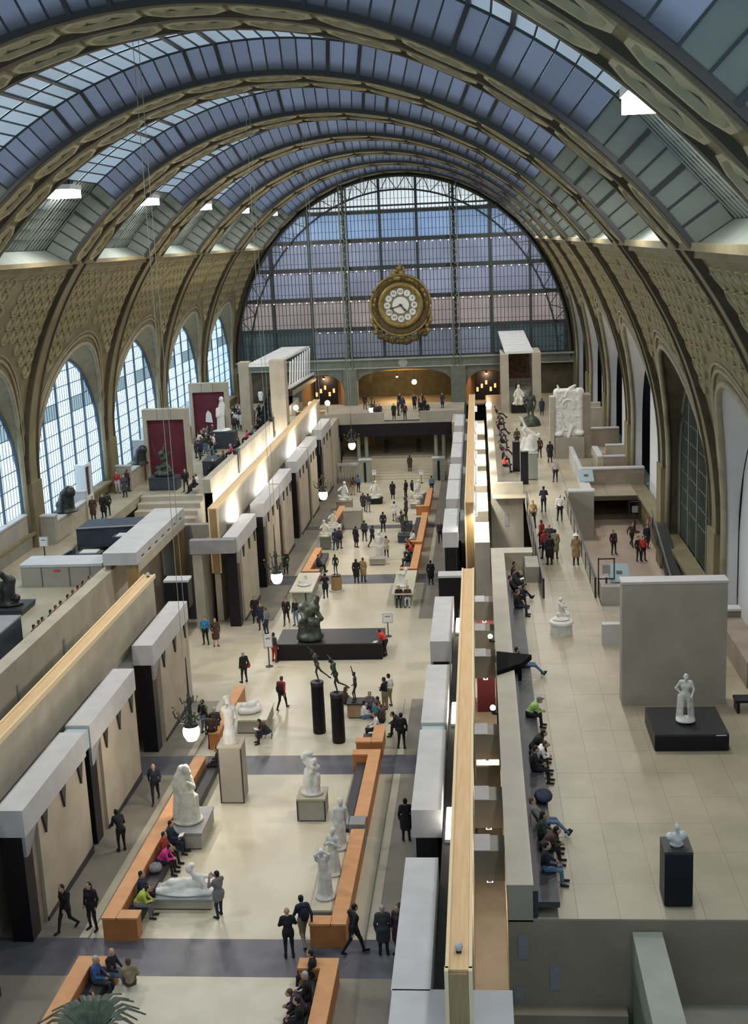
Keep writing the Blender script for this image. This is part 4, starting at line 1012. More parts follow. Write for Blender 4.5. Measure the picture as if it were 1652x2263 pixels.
# --- draped standing woman on the grey stone plinth (left)
zf = fz(42.4)
plinth('big grey stone plinth under the tall draped marble woman on the left', -3.5, -2.2, 41.9, 44.1, zf, .78, 'stone2', 'cap_dk')
P_ = [C((0,0,.12),(0,0,.9),.52,.40,.15), C((0,0,.9),(-.02,0,1.55),.40,.30,.12), C((-.32,0,.3),(-.24,.05,1.9),.30,.20,.12), C((-.2,.02,1.5),(.12,-.05,2.15),.22,.15,.1),
      E((.06,-.1,2.32),(.15,.17,.21)), C((-.1,.06,2.25),(-.28,.1,1.6),.19,.26,.1), C((.22,-.1,1.95),(.34,-.3,1.6),.10,.08), C((.34,-.3,1.6),(.12,-.36,1.85),.075,.06), C((.3,-.1,.2),(.38,-.1,1.1),.16,.12,.1), E((0,0,.08),(.62,.56,.16))]
for k in range(7): P_.append(C((-.3+.11*k,-.42+.02*abs(k-3),.15),(-.2+.08*k,-.30,1.35),.07,.04,.05))
sculpture('statue', 'tall cream marble woman wrapped in a hooded drape on the grey plinth', P_, 'marble_old', (-2.92, 42.9, .78), .2, .95)
# --- bust figure on the very tall pedestal
zf = fz(46.2)
plinth('tall narrow grey pedestal with dark edge lines left of the nave centre', -2.3, -1.35, 46.0, 47.0, zf, 2.5, 'stone2', 'stone', edge='charcoal')
P_ = [C((0,0,0),(0,0,.35),.34,.30,.1), C((0,0,.3),(0,0,1.0),.28,.20,.1), C((0,0,1.0),(0,-.02,1.45),.22,.26,.1), C((-.2,0,1.55),(.2,0,1.55),.13,.13,.1), E((0,-.05,1.9),(.14,.16,.19)), C((.24,0,1.5),(.3,-.15,1.15),.09,.07), C((-.24,0,1.5),(-.12,-.25,1.75),.09,.06), C((.1,0,.1),(.3,.05,.9),.14,.10,.08), E((-.05,-.02,2.06),(.16,.17,.10))]
sculpture('statue', 'slender white marble figure on the tall narrow pedestal', P_, 'plaster', (-1.85, 46.5, 2.5), .3, .95)
# --- embracing marble group on the cube pedestal
zf = fz(44.5)
plinth('cube stone pedestal with dark edge lines in the middle of the nave', 1.15, 2.25, 44.3, 45.4, zf, 1.0, 'stone2', 'stone', edge='charcoal')
P_ = [E((0,0,.06),(.46,.42,.12)), C((0,0,.1),(-.02,0,.6),.33,.27,.1), C((0,0,.6),(.1,-.02,1.1),.26,.22,.1), C((.1,-.05,1.1),(-.12,-.02,1.45),.2,.17,.08), E((-.24,-.08,1.58),(.13,.14,.17)), E((.2,-.12,1.42),(.12,.14,.16)), C((.3,0,1.15),(.1,-.28,1.0),.09,.07), C((-.25,.0,1.35),(.2,-.25,1.2),.09,.07), C((.25,-.15,.1),(.3,-.1,.8),.13,.12,.08), C((-.28,.05,.1),(-.2,.1,.9),.15,.13,.08), E((-.1,.05,1.68),(.2,.16,.1))]
sculpture('statue', 'white marble embracing pair on the cube pedestal', P_, 'plaster', (1.7, 44.85, 1.0), -.2, 1.0)
# --- three marble women on the low stone slab
zf = fz(38.5)
t = plinth('low beige stone slab table carrying three marble women on the right', 2.72, 3.5, 36.8, 42.2, zf, .62, 'stone', 'floor', lip=.04)
sb = put('grey_front_panel', MB().box(-.35,.35,-2.78,-2.72,-.05,.34).mesh('grey_front_panel','iron_green'), t)
def robed(seed, lean=0, arm=1, h=1.75):
    r = random.Random(seed); P = [E((0,0,.05),(.36,.34,.11)), C((0,0,.1),(0.02,0,.75),.25,.19,.1), C((.02,0,.75),(lean*.5,0,1.15),.185,.15,.08), C((lean*.5,0,1.15),(lean,0,1.38),.16,.15,.08), C((lean-.15,0,1.42),(lean+.15,0,1.42),.085,.085,.08), C((lean,0,1.45),(lean*1.3,-.02,1.58),.06,.055), E((lean*1.4,-.04,1.67),(.085,.10,.125)), E((lean*1.4,.03,1.72),(.10,.10,.09))]
    for s in (-1, 1):
        if arm == 1: P += [C((lean+s*.19,0,1.38),(lean+s*.28,-.08,1.15),.06,.05), C((lean+s*.28,-.08,1.15),(lean+s*.06,-.2,1.3),.05,.04)]
        elif arm == 2: P += [C((lean+s*.19,0,1.4),(lean+s*.22,-.12,1.62),.06,.05), C((lean+s*.22,-.12,1.62),(lean+s*.05,-.12,1.74),.05,.04)]
        else: P += [C((lean+s*.19,0,1.38),(lean+s*.26,.02,1.08),.06,.05), C((lean+s*.26,.02,1.08),(lean+s*.2,-.12,.88),.05,.04)]
        P.append(C((s*.11,-.02,.1),(s*.10,-.04,.9),.10,.09,.07))
    for k in range(6): a = r.uniform(0, 6.28); P.append(C((.25*math.cos(a), .23*math.sin(a), .1),(.16*math.cos(a), .14*math.sin(a), .8),.05,.035,.05))
    return P
sculpture('statue', 'nearest of three marble women on the slab, her arms folded over her head', robed(1, -.06, 2), 'plaster', (3.1, 37.6, .62), .15, 1.02, .02)
sculpture('statue', 'middle of three marble women on the slab, half hidden by the nearest', robed(2, .04, 1), 'plaster', (3.18, 39.2, .62), -.3, .98, .02)
sculpture('statue', 'farthest of three marble women on the slab, with a swaying drape', robed(3, .07, 3), 'plaster', (3.2, 41.1, .62), .4, 1.08, .02)
# --- reclining nude on the low plinth
zf = fz(37.6)
plinth('low beige plinth under the reclining white nude', -2.95, -.85, 37.4, 38.5, zf, zf+.42, 'stone', 'cap_dk')
P_ = [E((0,0,.04),(1.02,.45,.10)), C((.55,0,.32),(-.05,.05,.26),.19,.20,.1), C((-.05,.05,.26),(-.45,-.05,.34),.2,.15,.08), C((-.45,-.05,.34),(-.85,.05,.16),.14,.08), C((-.05,-.1,.22),(-.6,-.2,.16),.16,.09), C((-.6,-.2,.16),(-.95,-.1,.12),.085,.06), C((.55,0,.35),(.55,-.06,.6),.17,.10), E((.22,-.02,.86),(.13,.15,.17)), C((.5,0,.5),(.28,0,.7),.13,.08), C((.62,-.1,.5),(.85,-.22,.22),.08,.06), C((.62,.12,.5),(.95,.1,.5),.08,.055), C((.95,.1,.5),(.98,-.05,.75),.05,.045), E((.3,.02,.98),(.13,.13,.09)), C((-.9,-.2,.08),(.9,-.25,.08),.10,.12,.08)]
sculpture('statue', 'white marble nude reclining on the low plinth, watched by the man in grey', P_, 'marble', (-1.9, 37.95, zf+.42), 0, 1.0, .025)
# --- stone table with a marble head lying on it
zf = fz(54)
t = plinth('square pale stone table carrying a carved marble head', -3.5, -1.75, 53.8, 56.0, zf, zf+.72, 'stone2', 'floor', lip=.05)
P_ = [E((0,0,.12),(.52,.40,.18)), E((.05,-.08,.28),(.26,.22,.22)), C((-.3,.1,.15),(.3,.2,.3),.16,.14,.08), C((-.35,-.2,.12),(.1,-.3,.14),.12,.10,.08), C((.2,-.25,.15),(.42,.05,.2),.11,.10), E((-.2,.0,.30),(.15,.18,.14)), C((-.1,-.2,.25),(.2,-.15,.4),.06,.05)]
sculpture('statue', 'rough white marble head lying on the square stone table', P_, 'marble', (-2.7, 54.8, zf+.72), .3, 1.15, .025)
for dx in (-.8, .8): pass
# --- two tall black columns with bronze runners, and the bronze boy
def column(label, x, y, z1, r):
    zf = fz(y); t = thing('column', label, 'column', (x, y, zf)); h = z1-zf
    MB().lathe([(r*.93,0),(r,.06),(r*.96,h-.18)], n=24).build('shaft', 'black', t, smooth=False); MB().lathe([(r,h-.18),(r*1.02,h-.05),(r*.96,h)], n=24).build('top_disc', 'charcoal', t)
    return t
column('black cylindrical column under the bronze figure kicking a leg back, left of the pair', .8, 53.9, 2.32, .31)
column('black cylindrical column under the bronze runner, right of the pair', 1.86, 52.7, 2.2, .31)
def nude(j, b=1.0):
    P, J = figure(j, b, naked=True); return one(P)
run = dict(pel=(0,0,.92), chest=(0,.12,1.26), neck=(0,.17,1.44), head=(0,.24,1.57), anR=(.06,-.02,.06), knR=(.08,.10,.48), knL=(-.1,-.18,.58), anL=(-.1,-.60,.48), toeL=(0,-.14,-.09), toeR=(0,.15,-.03),
    shR=(.17,.10,1.37), elR=(.30,.34,1.48), wrR=(.34,.55,1.66), shL=(-.17,.10,1.37), elL=(-.30,-.08,1.22), wrL=(-.22,.08,1.02))
sculpture('statue', 'dark bronze figure with arms flung wide on the left black column', nude(dict(run, wrL=(-.42,-.22,1.5), elL=(-.34,-.05,1.4), knL=(-.1,-.25,.62), anL=(-.12,-.62,.38)), .9), 'bronze_green', (.85, 53.9, 2.32), 1.35, .92, .018)
sculpture('statue', 'dark bronze runner with one arm stretched forward on the right black column', nude(run, .92), 'bronze', (1.86, 52.7, 2.2), 1.2, .98, .018)
zf = fz(55.9)
plinth('tan wooden block under the bronze boy', 1.95, 2.75, 55.7, 56.5, zf, zf+.78, 'tan', 'charcoal')
sculpture('statue', 'bronze boy raising one arm on the tan block', nude(dict(elR=(.28,.05,1.62), wrR=(.30,.12,1.92), elL=(-.26,.05,1.15), wrL=(-.12,.18,1.0), knL=(-.16,.20,.52), anL=(-.2,.10,.09)), .85), 'bronze', (2.35, 56.1, zf+.78), 1.9, .86, .018)
# --- the big black plinth with a bronze group
zf = fz(66)
t = plinth('very wide glossy black plinth across the nave', -3.05, 2.98, 64.9, 67.6, zf, .42, 'black', 'charcoal', lip=.0)
P_ = [E((0,0,.18),(.62,.5,.26)), C((0,0,.2),(-.05,0,.9),.36,.3,.12), C((-.05,0,.9),(.0,0,1.35),.30,.30,.1), C((-.1,.05,1.4),(.3,-.1,1.55),.26,.2,.1), E((.36,-.1,1.95),(.15,.17,.2)), C((.3,-.05,1.55),(.36,-.1,1.8),.15,.1), C((.35,-.2,1.4),(.55,-.35,1.1),.12,.1), C((.55,-.35,1.1),(.2,-.45,1.0),.1,.08), C((-.35,.1,1.4),(-.2,-.35,1.1),.13,.1), E((.2,-.35,.95),(.3,.25,.22)), C((-.4,-.1,.2),(-.3,-.1,.9),.2,.18,.1), C((.35,-.2,.2),(.3,-.1,.8),.18,.16,.1), E((-.2,.1,1.55),(.32,.28,.28))]
sculpture('statue', 'massive dark bronze hunched group on the wide black plinth', P_, 'bronze_green', (-1.15, 65.6, .42), .1, 1.25, .03)
for x, y in ((2.55, 65.0), (2.62, 65.2)): tag(MB().box(x-.12, x+.12, y-.06, y+.06, .42, .435).build('caption_card', 'paper'), 'small white caption card on the corner of the wide black plinth', 'card', 'caption cards on the black plinth')
# --- bust on a pedestal in the passage
plinth('slim brown pedestal under the white bust by the passage wall', -8.0, -7.5, 75.1, 75.6, fz(75.4), .28, 'stone_dk')
bust = [E((0,0,.05),(.16,.14,.07)), C((0,0,.05),(0,0,.22),.10,.13,.06), C((-.2,0,.36),(.2,0,.36),.13,.13,.1), C((0,0,.4),(0,-.02,.58),.075,.065), E((0,-.03,.74),(.11,.13,.16)), E((0,.02,.80),(.12,.13,.11))]
sculpture('bust', 'small white bust on the slim pedestal by the passage wall', bust, 'plaster', (-7.75, 75.35, .28), .3, 1.15, .02)
# --- two oak tables with white models
for x0, x1, y0, y1, nm in ((-4.1,-2.6,76.9,81.6,'left'), (2.75,4.15,75.9,81.6,'right')):
    zf = fz(79); zt = fz(y0)+.85
    t = thing('oak_table', 'pale oak display table on the %s of the nave' % nm, 'table', ((x0+x1)/2, (y0+y1)/2, zf)); a, b = (x1-x0)/2, (y1-y0)/2
    MB().box(-a, a, -b, b, zt-zf-.08, zt-zf).build('table_top', 'floor', t); MB().box(-a+.15, a-.15, -b+.2, b-.3, -.05, zt-zf-.08).build('grey_base', 'iron_lt', t); MB().box(a-.5, a-.4, -b+.18, -b+.24, .2, zt-zf-.1).build('dark_fitting', 'charcoal', t)
zt = fz(76.9)+.85
P_ = [E((0,0,.05),(.42,.5,.07)), C((-.1,-.1,.1),(.1,.2,.35),.14,.11), E((.12,.22,.45),(.1,.11,.12)), C((.2,-.1,.1),(-.2,.15,.15),.13,.12)]
sculpture('statue', 'flat white and grey model on the left oak table', P_, 'plaster', (-3.35, 78.6, zt), .2, 1.1, .025)
zt = fz(75.9)+.85
P_ = [E((0,0,.08),(.34,.34,.12)), C((0,0,.1),(.0,.05,.6),.22,.16,.08), C((0,.05,.55),(.22,.1,.85),.15,.10,.08), E((.26,.12,.98),(.12,.13,.14)), C((-.12,0,.5),(-.22,-.15,.85),.09,.07), C((-.22,-.15,.85),(.1,-.1,.75),.07,.06), C((.15,-.2,.1),(.2,-.2,.45),.12,.1)]
sculpture('statue', 'white marble couple twisting upward on the right oak table', P_, 'marble', (3.35, 77.6, zt), .2, 1.15, .025)
# --- bronze on the wooden drum, white standing figure with the grey block, far pieces
t = thing('drum_pedestal', 'brown wooden drum pedestal on a pale disc', 'pedestal', (-1.35, 80.2, fz(80.2)))
MB().lathe([(.52,0),(.52,.1)], n=20).build('disc', 'cap', t); MB().lathe([(.37,.1),(.37,1.05)], n=20).build('drum', 'wood_dk', t); MB().lathe([(.33,1.05),(.33,1.14)], n=20).build('top', 'charcoal', t)
sculpture('statue', 'slim dark bronze nude standing on the wooden drum', nude({}, .85), 'bronze', (-1.35, 80.2, fz(80.2)+1.14), 2.8, .85, .02)
plinth('low oblong grey block in front of the pale standing figure', .3, 1.45, 87.4, 88.1, fz(87.5), fz(87.5)+.5, 'stone2')
sculpture('statue', 'pale plaster woman standing behind the oblong grey block', robed(5, 0, 3), 'plaster', (.95, 88.9, fz(88.9)), 0, 1.3, .03)
plinth('square grey block pedestal on the left beyond the second floor band', -3.05, -1.5, 100.6, 102, fz(101), .05, 'stone2')
plinth('white block pedestal beside the far left orange bench', -4.0, -2.8, 95.5, 96.7, fz(96), fz(96)+1.3, 'plaster')
far = [('far left marble figure stooping on the white block pedestal', (-3.4, 96.1, fz(96)+1.3), 11, .9, 'marble_old'), ('marble seated pair on the left behind the square grey block', (-3.9, 109.5, fz(109.5)+.9), 12, 1.3, 'plaster'),
       ('white marble crouching figure on the dark low plinth', (-1.35, 112.2, fz(112)+.5), 13, 1.25, 'plaster'), ('white marble upright figure on the far right', (2.7, 112.6, fz(112.6)+.5), 14, 1.2, 'plaster'), ('white marble figure at the right end of the far plinth row', (2.6, 109.6, fz(110.6)+.4), 15, 1.1, 'marble_old'),
       ('white marble leaning figure on the left bench end', (-3.7, 93.4, fz(93.4)+1.0), 16, 1.0, 'marble_old')]
for lb_, loc, sd_, sc_, mt_ in far:
    r = random.Random(sd_); P_ = [E((0,0,.06),(.5,.36,.1))]
    P_ += [C((0,0,.1),(r.uniform(-.15,.15),0,.6),.26,.2,.1), C((0,0,.6),(r.uniform(-.3,.3),-.05,1.0),.19,.14,.08)]
    hx = r.uniform(-.3,.3); P_ += [C((0,0,.9),(hx,-.05,1.1),.12,.08), E((hx,-.08,1.25),(.11,.12,.14)), C((.2,0,.9),(.4,-.2,.6),.08,.06), C((-.2,0,.9),(-.35,-.2,.7),.08,.06), C((.1,-.1,.2),(.45,-.2,.25),.14,.1), C((-.1,-.1,.2),(-.35,-.15,.3),.14,.1)]
    sculpture('statue', lb_, P_, mt_, loc, r.uniform(-.5,.5), sc_, .035)
for x0, x1, y0, y1, h, mt_, lb_ in ((-4.6,-3.2,108.8,110.2,.9,'stone_dk','dark plinth under the marble seated pair'), (-2.0,-.6,111.7,112.8,.5,'black','low dark plinth under the white crouching figure'), (2.2,3.2,112,113.2,.5,'stone2','grey plinth under the upright marble on the far right'), (2.2,3.0,109.2,110,.4,'cap_dk','small dark plinth at the right end of the far row'), (-4.1,-3.3,93.0,93.8,1.0,'iron_green','green-grey plinth under the leaning marble')):
    plinth(lb_, x0, x1, y0, y1, fz(y0), fz(y0)+h, mt_)
P_ = nude(dict(elR=(.35,.1,1.5), wrR=(.45,.2,1.8)), .95); sculpture('statue', 'dark bronze striding figure among the far right benches', P_, 'bronze_green', (2.4, 99.6, fz(99.6)+.7), 1.2, 1.25, .025)
P_ = nude(dict(run), .95); sculpture('statue', 'dark bronze crouching pair in front of the far right bench', P_+[C((.3,.2,.5),(.1,.4,1.1),.2,.16)], 'bronze_green', (2.4, 95.4, fz(95.4)+.6), .8, 1.1, .025)
plinth('dark plinth under the striding bronze', 1.95, 2.85, 99, 100.2, fz(99.6), fz(99.6)+.7, 'navy'); plinth('dark plinth under the crouching bronze pair', 1.95, 2.85, 94.8, 96, fz(95.4), fz(95.4)+.6, 'navy')
plinth('small grey box on the nave floor near the striding bronze', 1.2, 1.9, 103.2, 103.9, fz(103.5), fz(103.5)+.45, 'stone2')

# --- sign boards on posts
def sign(label, x, y, z, h, w, rz=0, dark=False):
    t = thing('sign_board', label, 'sign', (x, y, z), rz)
    MB().lathe([(.22,0),(.22,.03),(.05,.06)], n=16).build('base', 'charcoal', t); MB().bar((0,0,.03), (0,0,h*.62), .06).build('post', 'charcoal', t)
    f = MB().box(-w/2, w/2, -.03, .03, h*.58, h).build('board', 'cap_dk' if dark else 'cap', t); MB().box(-w/2+.05, w/2-.05, -.04, -.03, h*.62, h-.05).build('sheet', 'charcoal' if dark else 'paper', f)
    MB().box(-w*.25, w*.25, -.046, -.04, h*.85, h*.9).build('print_line', 'cap_dk', f)
    return t
sign('pale sign board on a post at the left corner of the wide black plinth', -3.3, 63.9, fz(64), 1.9, .5, .35)
sign('square grey sign on a thin post right of the wide black plinth', 2.98, 69.3, fz(69.3), 1.45, .62)
sign('small sign post left of the entrance steps', -2.3, 123.6, fz(123.6), 1.4, .5); sign('small sign post right of the entrance steps', 2.6, 122.8, fz(122.8), 1.4, .5)

# --- folding stool of the sketching visitor
t = thing('folding_stool', 'small folding stool in front of the stone table', 'stool', (-1.55, 53.3, fz(53.3)))
MB().box(-.18,.18,-.16,.16,.40,.43).build('seat', 'charcoal', t)
for sx in (-1, 1):
    MB().bar((sx*.15,-.18,0), (sx*.15,.14,.40), .025).build('leg', 'charcoal', t); MB().bar((sx*.15,.18,0), (sx*.15,-.14,.40), .025).build('leg', 'charcoal', t)
t = thing('shoulder_bag', 'teal bag on the floor by the folding stool', 'bag', (-2.0, 53.2, fz(53.2)))
MB().ball((0,0,.17), (.2,.14,.17), 10, 6).build('body', mat('teal_cloth', (.04,.12,.13), .7), t, smooth=True); MB().tube([(-.12,0,.28),(-.06,0,.42),(.06,0,.42),(.12,0,.28)], .012, 6).build('strap', 'charcoal', t)
# --- potted palm at the lower edge
t = thing('potted_palm', 'arching grey-green palm in a planter at the lower left edge', 'plant', (-2.3, 28.9, .33)); t.scale = (1.25,1.25,1.25)
MB().lathe([(.42,0),(.55,.5),(.6,.55),(.5,.55),(.48,.48)], n=20).build('planter', 'stone_dk', t); MB().lathe([(.47,.46),(.47,.48)], n=16).build('soil', 'charcoal', t)
for k in range(30):
    a = 2*PI*k/30+R.uniform(-.08,.08); L = R.uniform(.95,1.25); b = MB(); pts = []
    for i in range(7):
        u = i/6; rr = L*u; z = .55+1.15*math.sin(min(1, u*1.15)*PI*.62)*(.9)-.35*u*u
        w_ = .075*math.sin(PI*(.12+.85*u)); pts.append((rr*math.cos(a), rr*math.sin(a), z, w_))
    vs = []
    for x, y, z, w_ in pts: vs += [(x-math.sin(a)*w_, y+math.cos(a)*w_, z-.02), (x, y, z+.02), (x+math.sin(a)*w_, y-math.cos(a)*w_, z-.02)]
    b.add(vs, [(3*i, 3*i+1, 3*i+4, 3*i+3) for i in range(6)]+[(3*i+1, 3*i+2, 3*i+5, 3*i+4) for i in range(6)]); b.build('leaf', 'leaf', t)

# ================================================================ RIGHT TERRACE SCULPTURE
t = thing('drum_pedestal', 'low round white drum under the small white child', 'pedestal', (12.3, 54.9, TZ)); MB().lathe([(.5,0),(.5,.5)], n=28).build('drum', 'plaster', t); MB().lathe([(.56,.5),(.56,.6),(.48,.66)], n=28).build('rim', 'marble', t)
P_ = [E((0,0,.05),(.42,.36,.09)), C((.02,0,.1),(0,0,.5),.13,.11,.06), C((0,0,.5),(-.02,-.02,.78),.11,.12,.06), C((-.12,0,.82),(.1,-.02,.82),.06,.06), E((-.04,-.04,1.0),(.09,.10,.11)), C((.12,-.02,.8),(.2,-.12,.62),.045,.04), C((.2,-.12,.62),(.04,-.16,.72),.04,.035), C((-.13,0,.8),(-.02,-.17,.66),.045,.035), E((.25,.05,.22),(.2,.18,.12)), C((-.1,-.05,.1),(-.18,-.05,.3),.1,.08), C((.08,0,.12),(.1,0,.45),.09,.08)]
sculpture('statue', 'small white marble child on the round drum of the right terrace', P_, 'marble', (12.3, 54.9, TZ+.66), .3, 1.0, .02)
t = plinth('square black plinth under the white boy on the right terrace', 14.7, 17.3, 41.4, 44.0, TZ, 4.86, 'black', 'charcoal', lip=0); MB().box(.85,1.2,-1.31,-1.27,.60,.63).build('caption_plate', 'paper', t)
P_ = nude(dict(elR=(.33,-.08,1.15), wrR=(.16,-.02,.98), wrL=(-.2,.24,1.0), elL=(-.27,.03,1.15), pel=(.02,0,.95)), 1.0)+[E((0,0,.0),(.34,.32,.14)), C((.2,-.15,.05),(.18,-.1,.85),.13,.10,.06), C((-.2,-.12,.05),(-.16,-.1,.75),.12,.09,.06)]
sculpture('statue', 'white marble boy standing with a hand on his hip on the square black plinth', P_, 'plaster', (15.95, 42.5, 4.95), PI-.15, 1.04, .02)
t = plinth('tall black box pedestal with a white bust near the terrace edge', 13.5, 14.27, 31.0, 31.9, TZ, 5.87, 'black', 'charcoal', lip=0, cat='pedestal')
sculpture('bust', 'white bust with spreading shoulders on the black box pedestal', [E((0,0,.05),(.20,.16,.07)), C((0,0,.05),(0,0,.16),.14,.17,.06), C((-.2,0,.30),(.2,0,.30),.11,.11,.1), C((0,0,.3),(0,-.01,.48),.07,.05), E((0,-.02,.58),(.07,.08,.11)), E((0,0,.70),(.03,.03,.05)), C((-.26,.0,.34),(-.2,.0,.40),.05,.04), C((.26,0,.34),(.2,0,.40),.05,.04)], 'plaster', (13.88, 31.4, 5.87), .2, .95, .016)
# lamp posts / candelabrum stands
for x, y, nm in ((14.9, 60.0, 'near'), (19.2, 83.0, 'far')):
    z = TZ if nm == 'near' else LZ
    t = thing('stand_sign', 'dark framed sign on a round-footed stand at the %s stairwell corner' % nm, 'sign', (x, y, z)); MB().lathe([(.35,0),(.35,.04),(.06,.1),(.05,1.2)], n=16).build('stand', 'charcoal', t)
    for b in ((-.42,-.36,-.04,.04,1.1,2.2), (.36,.42,-.04,.04,1.1,2.2), (-.42,.42,-.04,.04,1.1,1.16), (-.42,.42,-.04,.04,2.14,2.2)): MB().box(*b).build('frame_bar', 'charcoal', t)
    MB().box(-.2,.2,-.02,.02,1.4,1.85).build('notice', 'cap_dk', t)
# dancing white group on a tall pedestal
t = plinth('tall pale pedestal under the soaring white group on the right terrace', 11.9, 13.0, 91.3, 92.5, TZ, 6.3, 'iron_lt', 'plaster', cat='pedestal')
P_ = [E((0,0,.08),(.55,.5,.14)), C((0,0,.1),(.05,0,.8),.42,.34,.12), C((.1,0,.8),(.2,0,1.2),.3,.26,.1), C((.3,0,1.3),(-.2,-.1,1.7),.2,.16,.08), E((-.35,-.1,1.85),(.16,.17,.18)), C((-.2,-.1,1.7),(-.55,-.2,2.5),.1,.08), C((-.55,-.2,2.5),(-.75,-.2,2.75),.08,.05), C((.3,-.1,1.3),(.75,-.2,1.1),.12,.09), E((.7,-.2,1.25),(.14,.14,.15)), C((-.3,-.1,1.3),(-.55,-.1,1.7),.09,.07), C((-.5,.1,.3),(-.35,.05,1.0),.18,.15,.1), C((.5,.1,.2),(.4,0,.9),.2,.18,.1)]
sculpture('statue', 'soaring white dancing group with one arm thrown up on the tall pale pedestal', P_, 'marble', (12.4, 91.9, 6.3), .2, 1.0, .03)
for x, y, h in ((11.95, 89.9, 2.4), (11.5, 95.0, 2.3)): tag(MB().box(x-.28, x+.28, y-.25, y+.25, TZ, TZ+h).box(x-.3, x+.3, y-.27, y+.27, TZ+h, TZ+h+.06).build('dark_post', 'black'), 'tall black box post %s the soaring white group' % ('in front of' if y < 91 else 'behind'), 'post')
# great relief wall
t = thing('relief_wall', 'huge white carved doorway relief between two stone piers on the right terrace', 'sculpture', (16.0, 100.0, TZ))
MB().box(-1.55,-1.2,-.1,1.2,0,5.1).build('stone_pier', 'stone', t); MB().box(1.2,1.75,-.1,1.4,0,5.2).build('stone_pier', 'stone_dk', t); MB().box(-1.15,1.2,-.3,.9,0,1.75).build('pedestal', 'stone2', t)
P_ = [('c',(-.95,.3,1.9),(-.95,.3,5.4),.28,.28,.2,0),('c',(.95,.3,1.9),(.95,.3,5.4),.28,.28,.2,0),('c',(-.9,.3,5.45),(.9,.3,5.45),.28,.28,.2,0)]
for k in range(9): P_.append(('c',(-.9+.22*k,.35,1.9),(-.9+.22*k,.35,5.3),.24,.24,.15,0))
r = random.Random(4)
for k in range(34):
    x, z = r.uniform(-.95,.95), r.uniform(2.0,5.5); P_.append(('c',(x,.08,z),(x+r.uniform(-.3,.3),.02,z+r.uniform(-.35,.35)),.10,.07,.05,0))
for k in range(10): a = PI*k/9; P_.append(('c',(-.05+.5*math.cos(a),.0,4.3+.55*math.sin(a)),(-.05+.5*math.cos(a+.35),.0,4.3+.55*math.sin(a+.35)),.09,.08,.05,0))
P_ += [('e',(-.9,.1,2.0),(.4,.35,.25),0,0,.1,0),('e',(.85,.1,2.05),(.45,.35,.25),0,0,.1,0),('c',(-.2,-.1,1.4),(.25,0,2.6),.12,.14,.08,0),('c',(-.8,.2,5.6),(-.9,.2,6.0),.12,.06,.06,0),('c',(.1,.2,5.7),(.5,.2,5.95),.16,.1,.06,0)]
me = body_mesh('carved_relief', P_, ('marble',), .045); o = put('carved_relief', me, t, (0, .1, 0))
# far portal with a painting and a seated figure
t = thing('stair_portal', 'stone portal with a white louvred canopy at the far right of the terrace', 'portal', (13.0, 128.9, TZ))
MB().box(-1.95,-1.15,-.3,5.5,0,5.9).build('pier', 'stone', t); MB().box(1.3,2.2,-.3,5.5,0,6.0).build('pier', 'stone', t)
MB().hexa([(-1.5,.2,5.9),(1.45,.2,5.9),(.9,12,7.2),(-2.0,12,7.2)], [(-1.5,.2,6.1),(1.45,.2,6.1),(.9,12,7.4),(-2.0,12,7.4)]).build('canopy_frame', 'white_metal', t)
for k in range(13): MB().box(-1.45-.042*k, 1.4-.042*k, .3+.9*k, .75+.9*k, 6.12+.10*k, 6.2+.10*k).build('louvre', 'white_metal', t)
for k in range(8): MB().box(-1.15, 1.3, .8+k*.55, 5, .35*k, .35*(k+1)).build('step', 'stone2', t)
MB().box(-1.1,1.25,5.0,5.3,2.6,5.8).build('dark_opening', 'picture', t)
plinth('black plinth of the far enthroned figure', 12.0, 13.6, 126.5, 127.8, TZ, 5.0, 'black')
sculpture('statue', 'pale marble enthroned figure on the far black plinth of the right terrace', [E((0,0,.1),(.7,.5,.16)), C((0,.1,.1),(0,.1,.9),.55,.42,.15), C((0,0,.9),(0,0,1.5),.36,.28,.1), E((0,-.05,1.9),(.17,.19,.22)), C((-.3,-.1,1.4),(-.5,-.3,.9),.12,.1), C((.3,-.1,1.4),(.5,-.3,.9),.12,.1), C((-.2,-.2,.7),(-.25,-.55,.6),.2,.16), C((.2,-.2,.7),(.25,-.55,.6),.2,.16), C((-.25,-.55,.6),(-.25,-.55,.1),.16,.14), C((.25,-.55,.6),(.25,-.55,.1),.16,.14)], 'marble_old', (12.8, 127.2, 5.0), 0, 1.0, .04)
sculpture('statue', 'tall dark bronze figure standing behind the soaring white group', nude(dict(elR=(.3,.1,1.2)), 1.1)+[E((0,0,.0),(.5,.45,.5))], 'bronze_green', (13.6, 118, TZ), PI, 2.0, .05)

# ================================================================ LEFT TERRACE SCULPTURE
plinth('dark green plinth with the bronze relief group on the left terrace', -16.9, -14.7, 90.9, 92.3, TZ, 5.2, 'navy')
r = random.Random(9); P_ = [E((0,0,.2),(.8,.45,.3))]
for k in range(16): x, z = r.uniform(-.55,.55), r.uniform(.3,1.5); P_.append(C((x,r.uniform(-.2,.2),z),(x+r.uniform(-.3,.3),r.uniform(-.3,.3),z+r.uniform(-.2,.4)),.2,.12,.08))
P_ += [E((-.1,-.1,1.8),(.2,.22,.26)), C((-.4,0,1.4),(-.75,-.1,2.9),.05,.03), C((0,0,1.9),(.25,.1,2.5),.12,.08), C((.3,0,1.5),(.6,-.2,1.9),.12,.08)]
sculpture('statue', 'dark green bronze warriors with a raised lance before the nearer red panel', P_, 'bronze_green', (-15.8, 91.5, 5.2), .2, 1.0, .04)
plinth('dark blue-grey plinth under the white polar figure on the left terrace', -16.1, -13.75, 109.5, 111, TZ, 5.75, 'navy')
